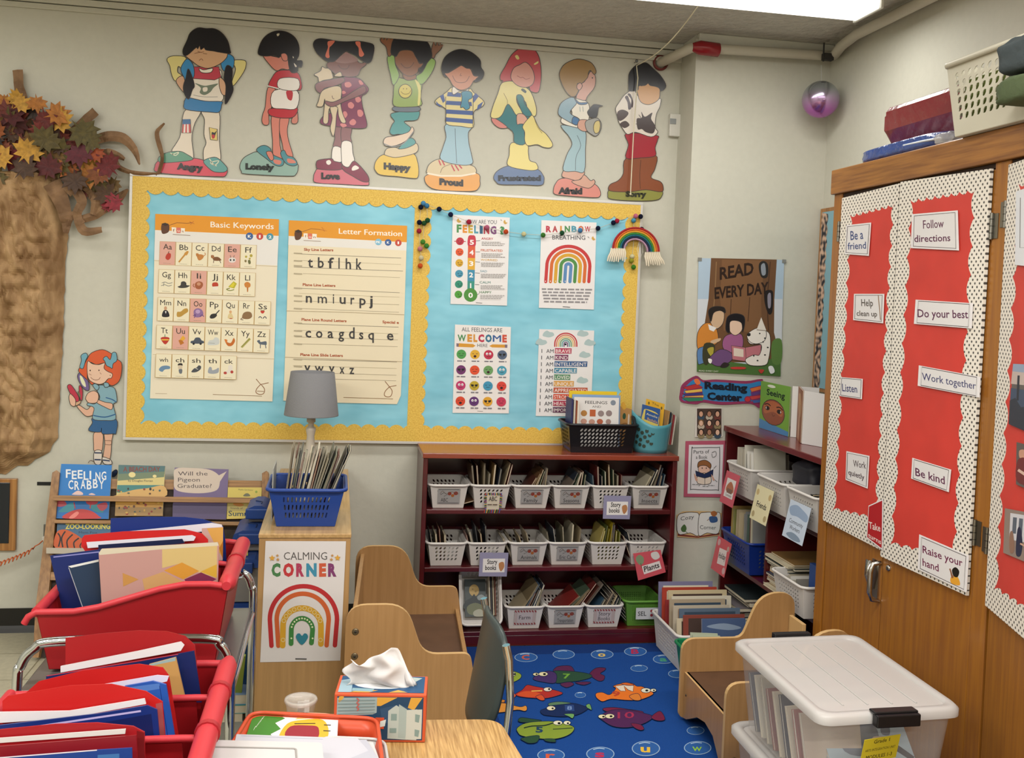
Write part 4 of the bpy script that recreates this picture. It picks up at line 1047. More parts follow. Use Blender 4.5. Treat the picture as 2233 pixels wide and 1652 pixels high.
for x, y in ((210, 88), (663, 98)):
    g = M(); g.box(c8(x-10, y+8, .0025), c8(x+12, y-10, .004), mt('#8a8a84', .3, alpha=.8)); g.build('clip', t_)
a = Art(c8, lw=4, o0=.002, dark='#7a2c50')
a.slab([(105, 800), (120, 755), (190, 712), (230, 735), (300, 732), (460, 740), (535, 730), (552, 745), (548, 860), (530, 885), (480, 862), (330, 868), (230, 855), (190, 865), (108, 850)], '#8a3458', smooth=True)
a.draw('''s #2f78ae 125,800 140,765 190,728 235,750 300,745 460,755 530,742 540,760 538,850 480,848 330,852 225,840 180,850 120,842
P #b03434 120,775 195,755 228,775 150,790
P #d8b050 128,792 222,780 225,798 140,808
P #3a3a74 118,808 225,800 228,816 140,822
P #d8b050 125,822 232,816 230,830 145,836
P #2f7a5a 112,828 225,828 228,848 150,852
s #d87040 180,735 200,728 215,752 195,760
P #c86a34 480,780 540,765 545,785 490,800
P #5a3a74 485,802 548,790 545,810 490,822
P #b84040 478,822 540,815 545,830 490,842
P #3a5a94 490,842 545,838 540,856 500,860
C #b83038 468 838 16 15
T #161c2c 236 780 466 795 38 .05|Reading
T #161c2c 250 838 438 848 38 .05|Center''')
a.build('reading_sign', None, 'blue scalloped Reading Center sign with stacks of books below the reading poster', 'sign')
def people_grid(a, x0_, y0_, x1_, y1_, nx, ny, seed):
    r = random.Random(seed)
    a.poly([(x0_, y0_), (x1_, y0_), (x1_, y1_), (x0_, y1_)], '#4a3a34')
    for j in range(ny):
        for i in range(nx):
            x = x0_+(x1_-x0_)*(i+.5)/nx; y = y0_+(y1_-y0_)*(j+.6)/ny; w = (x1_-x0_)/nx*.36; hh = (y1_-y0_)/ny*.4
            a.ell(x, y+hh*.9, w*1.2, hh*.8, r.choice(['#6a3a34', '#3a4a5a', '#8a7a5a', '#b8aa98', '#4a2c2a']), 10); a.ell(x, y-hh*.1, w*.95, hh*1.0, r.choice(['#241a18', '#3a2a20', '#7a5a3a']), 10); a.ell(x, y, w*.65, hh*.75, r.choice(['#c89a80', '#a87860', '#d8b098', '#8a5a44']), 10)
a = Art(c8, o0=.002); a.slab([(192, 885), (330, 883), (335, 1040), (183, 1042)], '#cfc8c0'); people_grid(a, 196, 888, 328, 1036, 3, 3, 4)
a.build('photo_collage', None, 'small square photo collage of faces below the Reading Center sign', 'photo')
a = Art(c8, lw=3, o0=.002); a.slab([(135, 1063), (358, 1060), (345, 1365), (125, 1362)], '#b0546a')
a.draw('''p #d6d2d4 153,1083 338,1082 328,1347 145,1345
k #555 4 170,1100 300,1098 318,1115 312,1310 300,1325 175,1322 162,1305 168,1110 172,1100
T #555 178 1130 262 1128 20 .01|Parts of
T #555 190 1158 252 1158 20 .01|a Book
S #d8b09c 205,1200 240,1180 265,1200 262,1235 235,1250 208,1230
S #8a5a34 200,1205 205,1175 240,1165 270,1185 268,1210 245,1195 215,1195
c #333 224 1208 3 4;246 1208 3 4
S #d8c8b8 205,1240 262,1240 268,1290 200,1290
P #1f2c50 187,1222 236,1240 284,1215 280,1250 238,1262 192,1250
s #c89a84 180,1235 200,1270 188,1275
s #c89a84 272,1240 290,1268 282,1275
l #666 3 215,1292 205,1305
l #666 3 238,1264 238,1300
l #666 3 285,1210 300,1195
l #666 3 290,1270 305,1282
k #888 4 275,1125 295,1118 298,1140 280,1150 275,1130''')
for x, y in ((170, 1295), (225, 1305), (255, 1300)): scrib(a, x, y, x+35, y+1, 4, '#888', x)
a.build('reading_parts_poster', None, 'Parts of a Book sheet mounted on pink card beside the right bookcase', 'poster')
a = Art(c8, lw=3, o0=.002); a.slab([(85, 1462), (120, 1440), (200, 1438), (260, 1440), (330, 1450), (318, 1570), (200, 1585), (90, 1578)], '#c8a878', smooth=False)
a.draw('''p #7a3a30 92,1560 200,1575 318,1555 316,1566 200,1582 92,1572
S #d8d8d4 92,1468 130,1448 180,1446 208,1462 205,1568 160,1556 95,1560
S #d8d8d4 208,1462 240,1446 290,1446 322,1456 312,1556 250,1556 205,1568
T #444 108 1490 180 1478 22|Cozy
T #444 212 1535 298 1538 22|Corner
s #4a6a3c 110,1530 128,1510 140,1530 132,1550 115,1548
l #4a6a3c 3 130,1545 145,1556
s #3c5a8a 262,1470 300,1468 305,1495 270,1500
s #a8683c 270,1445 290,1438 305,1452 290,1468 275,1462
l #8a6a4a 3 262,1480 250,1490''')
a.build('open_book_cutout', None, 'open-book shaped Cozy Corner cut-out on the wall between the two bookcases', 'paper cut-out')
# board with dark floral border on the right wall
cb = crop(WR, 0, 0, 1)
t = thing('narrow_board', 'wooden framed board with dark floral border on right wall beside the cabinet', 'bulletin board', WR(1790, 850))
A1, A2 = WR(1797, 456), WR(1784, 852); zt, zb = A1.z, A2.z; ya = A1.y-.003
M().box((2.35, 3.7, zb), (2.369, ya, zt), OAK).build('frame', t, bevel=.002)
M().box((2.346, 3.72, zb+.02), (2.351, ya-.025, zt-.02), mt('#7fa8b4', .6)).build('backing_paper', t)
def flo():
    return mt('#22252e', .6, h2='#c8a890', scale=42, detail=0)
g = M(); n = 14
P = [(zb+.02, 0)]+[(zb+.02+(zt-zb-.04)*(i+k/5)/n, .055+.012*sin(pi*k/5)) for i in range(n) for k in range(5)]+[(zt-.02, 0)]
g.prism(P, lambda u, v, w: V((2.3455-w, ya-.025-v, u)), 0, .001, flo()); g.build('border_strip', t)

# ================================================================ OAK CABINET ON THE RIGHT
CW = wood('#99621f', '#875320', 2, 8); CWy = wood('#a06a2c', '#7a4a1c', 1, 10)
XC = 1.85
cabt = thing('wardrobe_cabinet', 'tall oak cabinet with double doors along the right wall', 'cabinet', (2.1, 2.4, 0))
def cb_(name, a, b, m=CW, bevel=.002, p=cabt, lab=None): return M().box(a, b, m).build(name, p, lab, bevel=bevel)
cb_('carcass', (XC+.03, .9, 0), (2.36, 3.545, 2.07))
cb_('top_trim', (XC-.014, .88, 2.073), (2.36, 3.552, 2.166), CWy, .004)
for ya, yb in ((3.484, 3.545), (2.530, 2.598), (1.50, 1.57)): cb_('stile', (XC, ya, .06), (XC+.03, yb, 2.073))
cb_('rail', (XC+.004, .9, 2.058), (XC+.03, 3.5, 2.073), mt('#2a180c', .7)); cb_('plinth', (XC+.01, .9, 0), (XC+.03, 3.545, .06), mt('#4a2c14', .6))
def door(ya, yb, name='door', hinge_y=None, ang=0):
    d = M(Matrix.Translation((XC, hinge_y, 0)) @ Matrix.Rotation(ang, 4, 'Z') @ Matrix.Translation((-XC, -hinge_y, 0)) if ang else None)
    d.box((XC+.003, ya, .07), (XC+.025, yb, 2.055), CW); return d.build(name, cabt, bevel=.003)
dA = door(3.087, 3.480); dB = door(2.602, 3.083)
ST = mt('#b8b4ac', .22, metal=1)
ANG = radians(-17.5)
dC = door(1.95, 2.524, hinge_y=2.524, ang=-ANG*-1 if 0 else ANG)
cb_('door', (XC+.003, 1.575, .07), (XC+.025, 1.9, 2.055))
HG = mt('#8f8c84', .3, metal=1)
for d, y, zs, l0, l1 in ((dA, 3.4865, (1.93, .95), 0, .02), (dB, 2.594, (1.89, 1.0), -.025, 0), (dC, 2.536, (1.92, .99), 0, .025)):
    for z in zs:
        g = M(); g.tube([(XC-.006, y, z-.038), (XC-.006, y, z+.038)], .0055, HG, seg=8); g.box((XC-.003, y+l0, z-.036), (XC+.001, y+l1, z+.036), HG)
        for k in (-.02, 0, .02): g.tube([(XC-.006, y, z+k-.001), (XC-.006, y, z+k+.001)], .0062, mt('#4a4844', .5, metal=1), seg=8)
        g.build('hinge', d)
hz = .725; hy = 3.118
g = M(); g.box((XC-.002, hy-.02, hz-.075), (XC+.004, hy+.022, hz+.055), ST)
g.tube([(XC, hy-.028, hz+.052), (XC-.028, hy-.028, hz+.048), (XC-.036, hy-.026, hz+.02), (XC-.036, hy-.026, hz-.05), (XC-.028, hy-.028, hz-.075), (XC, hy-.03, hz-.08)], [.008, .008, .009, .009, .007, .006], ST, seg=10)
g.tube([(XC-.01, hy+.01, hz+.045), (XC-.02, hy+.012, hz+.05), (XC-.024, hy+.012, hz+.0), (XC-.01, hy+.01, hz-.05)], [.01, .012, .01, .006], ST, seg=10)
g.build('door_handle', dA, 'chrome latch handle')
g = M(); g.lathe([(0, -.004), (.008, -.004), (.011, 0), (.011, .004)], (XC, 3.043, .772), ST, 16, axis=0); g.box((XC-.005, 3.0415, .766), (XC-.0035, 3.0445, .778), mt('#222')); g.build('keyhole', dB)

def dots():
    m = bpy.data.materials.new('polka_dot_border'); m.use_nodes = True; nt = m.node_tree; b = nt.nodes['Principled BSDF']; L = nt.links.new
    b.inputs['Roughness'].default_value = .45
    tc = nt.nodes.new('ShaderNodeTexCoord'); sx = nt.nodes.new('ShaderNodeSeparateXYZ'); cx = nt.nodes.new('ShaderNodeCombineXYZ'); mp = nt.nodes.new('ShaderNodeMapping')
    vo = nt.nodes.new('ShaderNodeTexVoronoi'); lt_ = nt.nodes.new('ShaderNodeMath'); lt_.operation = 'LESS_THAN'; lt_.inputs[1].default_value = .24; mx = nt.nodes.new('ShaderNodeMix'); mx.data_type = 'RGBA'
    L(tc.outputs['Object'], sx.inputs[0]); L(sx.outputs[1], cx.inputs[0]); L(sx.outputs[2], cx.inputs[1]); L(cx.outputs[0], mp.inputs[0]); mp.inputs['Rotation'].default_value = (0, 0, pi/4)
    vo.inputs['Scale'].default_value = 66; vo.inputs['Randomness'].default_value = 0; L(mp.outputs[0], vo.inputs[0]); L(vo.outputs['Distance'], lt_.inputs[0])
    mx.inputs[6].default_value = lin('#ddd6ca'); mx.inputs[7].default_value = lin('#4a4744'); L(lt_.outputs[0], mx.inputs[0]); L(mx.outputs[2], b.inputs['Base Color'])
    return m
DOT = dots(); REDP = mt('#c83a30', .55, var=.12, scale=6, bump=.3, bs=1.2, detail=2)
def wavy(c, ns, amp, phase=0):
    """four corners tl tr br bl; scalloped edges, bumps cut into the red"""
    out = []
    cx = sum(p[0] for p in c)/4; cy = sum(p[1] for p in c)/4
    for i in range(4):
        a, b = c[i], c[(i+1) % 4]; n = ns[i]; dx, dy = b[0]-a[0], b[1]-a[1]; L = hypot(dx, dy)
        nx, ny = -dy/L, dx/L
        if (cx-a[0])*nx+(cy-a[1])*ny < 0: nx, ny = -nx, -ny
        for k in range(n*6):
            t = k/(n*6); s_ = abs(sin(pi*n*t))**.8*amp
            out.append((a[0]+dx*t+nx*s_, a[1]+dy*t+ny*s_))
    return out
cA = lambda off=0: crop(plane((XC-.001-off, 0, 0), (-1, 0, 0)), 1780, 340, 1.6515)
FRM = mt('#b9aca4', .4)
def display(f, outer, red, ns, amp, label, lab_frame=True):
    t = M(); a = Art(f, o0=.010)
    a.slab(outer, DOT, .009); a.poly(wavy(red, ns, amp), '#c83a30', REDP)
    o = a.build('door_display', None, label, 'display board'); return o
display(cA(), [(102, 152), (309, 99), (240, 1418), (32, 1310)], [(130, 212), (292, 172), (228, 1310), (68, 1275)], (7, 15, 5, 13), 11, 'red paper display with white polka-dot border on the far cabinet door')
display(cA(), [(313, 94), (640, 46), (551, 1582), (240, 1440)], [(348, 158), (585, 120), (512, 1455), (276, 1400)], (8, 13, 6, 12), 13, 'red paper display with white polka-dot border on the middle cabinet door')
nC = V((-cos(17.5*pi/180), -sin(17.5*pi/180)*-1, 0)); dirC = V((sin(ANG), -cos(ANG), 0))
nC = V((-cos(ANG), -sin(ANG), 0))
cC = crop(plane(V((XC, 2.524, 0))+nC*.001, nC), 1780, 340, 1.6515)
display(cC, [(706, 32), (960, -58), (940, 1890), (621, 1618)], [(742, 100), (930, 42), (905, 1730), (654, 1560)], (8, 14, 9, 13), 14, 'red paper display with polka-dot border on the nearest, half-open cabinet door')

def sgn(corners, texts, label, f=None, col='#5a2a3a', extra=None, bg='#d6d3d2', border='#4a3e40', name='rule_sign', grp=True):
    f = f or cA(.0125); a = Art(f, o0=.0025, lw=2.5); cx = sum(p[0] for p in corners)/4; cy = sum(p[1] for p in corners)/4
    a.slab([(cx+(x-cx)*1.06, cy+(y-cy)*1.06) for x, y in corners], '#dedada', .002)
    if bg != '#dedada': a.poly(corners, bg)
    a.line([(cx+(x-cx)*.95, cy+(y-cy)*.95) for x, y in corners], 2.5, border, True)
    for tx in texts: a.text(*tx[:5], tx[5], tx[6] if len(tx) > 6 else col, .012, tilt=-.04)
    if extra: a.draw(extra)
    return a.build(name, None, label, 'sign')
sgn([(113, 252), (196, 243), (188, 356), (107, 350)], [('Be a', 126, 303, 172, 298, 34), ('friend', 116, 337, 182, 333, 26)], 'Be a friend sign at the top of the far door display', col='#3a4a78')
sgn([(141, 499), (243, 499), (239, 599), (138, 588)], [('Help', 165, 540, 207, 541, 26), ('clean up', 148, 575, 222, 578, 20)], 'Help clean up sign on the far door display', col='#4a4038', extra='l #8a6a4a 3 226,502 234,590')
sgn([(92, 798), (166, 804), (163, 873), (88, 862)], [('Listen', 96, 846, 150, 852, 28)], 'Listen sign halfway down the far door display', col='#3a3a68')
sgn([(113, 1066), (190, 1082), (184, 1193), (110, 1163)], [('Work', 136, 1118, 182, 1126, 26), ('quietly', 118, 1146, 176, 1166, 20)], 'Work quietly sign low on the far door display', col='#4a3a40')
sgn([(192, 1262), (240, 1240), (238, 1412), (186, 1372)], [('Take', 192, 1340, 234, 1352, 26, '#e0cfc8'), ('turns', 190, 1372, 236, 1398, 18, '#e0cfc8')], 'red Take turns sign at the bottom corner of the far door display', bg='#a81e24', border='#a81e24')
sgn([(352, 213), (506, 200), (510, 336), (348, 328)], [('Follow', 388, 262, 462, 257, 32), ('directions', 356, 310, 486, 306, 26)], 'Follow directions sign at the top of the middle door display', col='#5a2848')
sgn([(366, 520), (559, 532), (555, 618), (360, 602)], [('Do your best', 368, 580, 550, 584, 30)], 'Do your best sign on the middle door display', col='#5a2848')
sgn([(378, 757), (586, 796), (583, 866), (374, 826)], [('Work together', 384, 806, 578, 840, 28)], 'Work together sign on the middle door display', col='#3a3a68')
sgn([(352, 1090), (483, 1130), (475, 1206), (348, 1160)], [('Be kind', 360, 1150, 466, 1182, 30)], 'Be kind sign low on the middle door display', col='#5a2848')
sgn([(378, 1368), (546, 1440), (538, 1565), (373, 1486)], [('Raise your', 386, 1428, 530, 1478, 28), ('hand', 386, 1474, 444, 1496, 28)], 'Raise your hand sign with a small child at the foot of the middle door display', col='#6a2848',
    extra='s #d89a30 490,1512 512,1515 520,1545 488,1536\ns #8a5a40 484,1485 490,1500 498,1515 490,1518\ns #1c1814 492,1490 505,1480 518,1495 512,1515 498,1512\nl #8a5a40 5 484,1485 494,1515')
fC = crop(plane(V((XC, 2.524, 0))+nC*.0135, nC), 1780, 340, 1.6515)
a = Art(fC, o0=.002); a.slab([(722, 128), (800, 100), (800, 400), (718, 392)], '#d2d4d8', .0015); a.line([(738, 150), (736, 330), (800, 330)], 3, '#777'); a.build('white_sheet', None, 'white sheet near the top of the half-open door display', 'paper sheet')
def photo(pts, label, spec):
    a = Art(fC, o0=.002); a.slab(pts, '#5a5450', .0015); a.draw(spec); a.build('photograph', None, label, 'photograph')
photo([(712, 748), (800, 755), (800, 1010), (696, 965)], 'dusk skyline photograph on the half-open door display', 'p #b8a8a0 712,748 800,755 800,830 704,820\np #8a9ab0 712,748 800,752 800,785 709,775\np #3a4a60 704,835 800,850 800,925 700,900\np #26303c 700,880 720,870 740,905 770,900 800,920 800,1010 696,965\nl #222a34 8 732,790 728,880')
photo([(724, 1030), (800, 1050), (800, 1215), (722, 1182)], 'photograph of people in dark red on the half-open door display', 's #c09078 735,1060 755,1060 752,1090 735,1085\ns #6a2a2c 728,1095 765,1095 775,1180 725,1170\ns #2a2422 770,1060 800,1070 800,1200 775,1180\nl #d0b0a0 10 730,1130 760,1150')
photo([(682, 1268), (800, 1290), (800, 1480), (676, 1428)], 'photograph of a couple before white windows on the half-open door display', 'p #8a7a70 682,1268 800,1290 800,1480 676,1428\np #c8c8cc 702,1285 800,1300 800,1400 698,1380\np #55606c 712,1300 726,1302 722,1360 708,1358\np #55606c 734,1304 748,1306 744,1365 730,1362\np #55606c 756,1308 800,1314 800,1372 752,1368\ns #1c2640 728,1345 740,1342 746,1400 738,1440 722,1430\ns #8a6a58 700,1360 712,1355 716,1420 700,1425\nl #c8a088 6 738,1395 765,1410')

# things on top of the cabinet
t = thing('wrapped_package', 'flat blue shiny wrapped package lying on the cabinet top', 'package', (1.98, 3.15, 2.166))
BLF = mt('#244a96', .25, bump=1.2, scale=18, spec=.8, bs=1.2, var=.2, coat=.4)
def lump(g, cx, cy, z0, L, W, Hh, m, seed=1, amp=.06, rz=0):
    def fn(u, v):
        th = 2*pi*u; ph = pi*v
        sx = (abs(sin(ph))**.35)*(abs(cos(th))**.35)*(1 if cos(th) > 0 else -1); sy = (abs(sin(ph))**.35)*(abs(sin(th))**.35)*(1 if sin(th) > 0 else -1); sz = (abs(cos(ph))**.5)*(-1 if cos(ph) > 0 else 1)
        k = 1+amp*NZ.noise(V((sx*2.2+seed, sy*2.2, sz*2)))
        x, y = sx*W/2*k, sy*L/2*k
        return V((cx+x*cos(rz)-y*sin(rz), cy+x*sin(rz)+y*cos(rz), z0+Hh/2+sz*Hh/2*(k if sz > 0 else 1)))
    g.grid(fn, 40, 20, m); return g
g = M(); lump(g, 2.02, 3.16, 2.167, .58, .30, .06, BLF, 3); g.build('foil_wrap', t, solid=0)
g = M(); g.tube([(1.872, 3.12, 2.20), (1.87, 3.0, 2.197), (1.87, 2.9, 2.192)], .004, mt('#cfd6dc', .3)); g.build('tape_seam', t)
t = thing('wrapped_box', 'dark red shiny wrapped box resting on the blue package', 'box', (2.05, 3.1, 2.21))
RDF = mt('#7e1c26', .22, bump=.6, scale=22, spec=.8, bs=.8, coat=.5)
g = M(); g.prism([(-.09, .03), (-.06, 0), (.19, 0), (.19, .115), (-.09, .115), (-.105, .1), (-.105, .045)], lambda u, v, w: V((2.03+u, w, 2.230+v*1.25)), 2.90, 3.335, RDF)
g.prism([(-.085, .04), (-.06, .01), (.17, .01), (.17, .105), (-.08, .105), (-.095, .09), (-.095, .05)], lambda u, v, w: V((2.03+u, w, 2.230+v*1.25)), 3.335, 3.36, RDF); g.build('foil_wrap', t, bevel=.006)

# ================================================================ PERFORATED BASKETS
def hole_panel(g, c00, c10, c11, c01, nx, ny, m, u0=.15, u1=.85, v0=.2, v1=.85, fill=.62, slant=.25, shape='slot'):
    c00, c10, c11, c01 = map(V, (c00, c10, c11, c01))
    P = lambda u, v: c00.lerp(c10, u).lerp(c01.lerp(c11, u), v)
    ul = [0, u0, u1, 1]; vl = [0, v0, v1, 1]
    for i in range(3):
        for j in range(3):
            if i == 1 and j == 1: continue
            g.add([P(ul[i], vl[j]), P(ul[i+1], vl[j]), P(ul[i+1], vl[j+1]), P(ul[i], vl[j+1])], [(0, 1, 2, 3)], m)
    du, dv = (u1-u0)/nx, (v1-v0)/ny
    for i in range(nx):
        for j in range(ny):
            cu, cv = u0+(i+.5)*du, v0+(j+.5)*dv
            R8 = [(-1, -1), (0, -1), (1, -1), (1, 0), (1, 1), (0, 1), (-1, 1), (-1, 0)]
            ou = [P(cu+x*du/2, cv+y*dv/2) for x, y in R8]
            if shape == 'slot': H8 = [(-.55, -.8), (0, -1), (.55, -.8), (.75, -.1), (.55, .8), (0, 1), (-.55, .8), (-.75, .1)]
            elif shape == 'tall': H8 = [(-.5, -.95), (0, -1), (.5, -.95), (.55, 0), (.5, .95), (0, 1), (-.5, .95), (-.55, 0)]
            else: H8 = R8
            inn = [P(cu+(x*fill+y*slant)*du/2, cv+y*fill*dv/2) for x, y in H8]
            g.add(ou+inn, [(k, (k+1) % 8, 8+(k+1) % 8, 8+k) for k in range(8)], m)
def basket(name, label, W, D, Hh, m, loc, rz=0, group=None, wb=None, db=None, nx=6, ny=4, snx=8, shape='slot', rim=.006, fill=.62, slant=.3, flare=.008, v1=.82, cat='basket', u0=.15):
    wb = wb or W*.76; db = db or D*.86; t = thing(name, label, cat, loc, rz, group)
    B = [(-wb/2, (D-db)/2, .0), (wb/2, (D-db)/2, 0), (wb/2, D-(D-db)/2, 0), (-wb/2, D-(D-db)/2, 0)]; T = [(-W/2, 0, Hh), (W/2, 0, Hh), (W/2, D, Hh), (-W/2, D, Hh)]
    g = M()
    for i in range(4):
        j = (i+1) % 4; n = nx if i % 2 == 0 else snx
        hole_panel(g, B[i], B[j], T[j], T[i], n, ny, m, u0=u0, u1=1-u0, v0=.2, v1=v1, shape=shape, fill=fill, slant=slant)
    g.add(B, [(0, 3, 2, 1)], m)
    body = g.build('body', t, world=False, solid=.0028)
    r = .03; f = flare; P = []
    for (cx, cy, a0) in ((-W/2-f+r, -f+r, pi), (W/2+f-r, -f+r, 1.5*pi), (W/2+f-r, D+f-r, 0), (-W/2-f+r, D+f-r, .5*pi)):
        for k in range(5): a = a0+k/4*pi/2; P.append((cx+r*cos(a), cy+r*sin(a), Hh))
    g = M(); g.tube(P, rim, m, seg=8, closed=True); g.build('rim', t, world=False)
    return t
WHP = mt('#cfcac4', .4); cover_m = {}
def book_mesh(w, d, h, col, pages='#d2c8b0'):
    """w thick (x), d deep (y), h tall (z); spine at y=d"""
    g = M(); c = mt(col, .4); p = mt(pages, .8)
    e = min(.0012, w*.22)
    g.box((-w/2, 0, 0), (-w/2+e, d, h), c); g.box((w/2-e, 0, 0), (w/2, d, h), c); g.box((-w/2+e, d-e, 0), (w/2-e, d, h), c); g.box((-w/2+e, .002, .002), (w/2-e, d-e, h-.002), p)
    return g
PAL = ['#3a4250', '#5a3228', '#4a5a48', '#8a7a5c', '#6a4a30', '#2c3440', '#a09070', '#7a6c60', '#40484c', '#a08458', '#6c2c28', '#3c5a70', '#b0a080', '#c0b8a0', '#58402c', '#787058']
rb_ = random.Random(11)
def books_in(t, n, xs, ys, z0, hr, lean, label, group, name='paperback_book', dr=(.15, .2), wr=(.004, .009), pal=PAL, cat='book', face=False, rl=None):
    """n books standing in/over parent-place t, individually linked; xs range across, lean angles (rad) left->right"""
    T0 = Matrix.Translation(t.location) @ Matrix.Rotation(t.rotation_euler.z, 4, 'Z')
    for i in range(n):
        u = i/max(1, n-1); w = rb_.uniform(*wr); h = rb_.uniform(*hr); d = rb_.uniform(*dr); a = lean[0]+(lean[1]-lean[0])*u+rb_.uniform(-.04, .04)
        x = xs[0]+(xs[1]-xs[0])*u
        g = book_mesh(w, d, h, rb_.choice(pal), rb_.choice(['#d2c8b0', '#c0b69e', '#9a9282', '#b0a084', '#6e685c', '#86806f']))
        L = Matrix.Translation((x, ys+rb_.uniform(0, .012), z0)) @ (Matrix.Rotation(pi/2, 4, 'Z') if face else Matrix.Identity(4)) @ Matrix.Rotation(a, 4, 'Y')
        o = g.build(name, None, label, cat, group)
        o.location = (0, 0, 0)
        lo = V([(min(p[k] for p in g.v)+max(p[k] for p in g.v))/2 for k in (0, 1)]+[min(p[2] for p in g.v)])
        o.matrix_world = T0 @ L @ Matrix.Translation(lo)

# ================================================================ RED BOOKCASES
MAH = mt('#551418', .32, h2='#470e12', scale=7, coat=.35, spec=.5, stretch=(.4, 2, 2)); MAHT = mt('#8a3a26', .26, h2='#6e2418', scale=6, coat=.5, stretch=(.3, 3, 3))  # MAHT: glossy reflection of the yellow board painted into the top's orange tone
bc = thing('bookcase', 'dark red bookcase of book baskets below the bulletin board', 'bookcase', (1.01, 4.69, 0))
bx, bX, by, bY, bz = .404, 1.622, 4.524, 4.862, .91
def bcb(p, name, a, b, m=MAH, bev=.003): return M().box(a, b, m).build(name, p, bevel=bev)
bcb(bc, 'side_panel', (bx, by, 0), (bx+.022, bY, bz-.024)); bcb(bc, 'side_panel', (bX-.022, by, 0), (bX, bY, bz-.024))
bcb(bc, 'top', (bx-.004, by-.012, bz-.024), (bX+.004, bY, bz), MAHT); bcb(bc, 'back_panel', (bx+.022, bY-.008, .02), (bX-.022, bY, bz-.024))
SH = [.075, .378, .648]
for z in SH: bcb(bc, 'shelf', (bx+.022, by+.004, z-.022), (bX-.022, bY-.008, z))
bcb(bc, 'plinth', (bx+.022, by+.008, .003), (bX-.022, by+.026, .053))
def X1(px, py=1100, yy=by+.03): return plane((0, yy, 0), (0, -1, 0))(px, py).x
WGRP = 'white perforated baskets on the red bookcase'
proto = None; row = []
names1 = [('ABC', 'card'), ('ABC', 'tag'), ('Family', 'card'), ('Seasons', 'card'), ('Story books', 'hang'), ('Insects', 'card')]
names2 = [(None, ''), ('Story books', 'hang'), ('Animals', 'card'), ('Eric Carle', 'card'), (None, 'y'), ('Plants', 'plants')]
names3 = [('Farm', 'red'), ('Transportation', 'card'), ('Story Books', 'red')]
def fpl(t, dy=0): return None
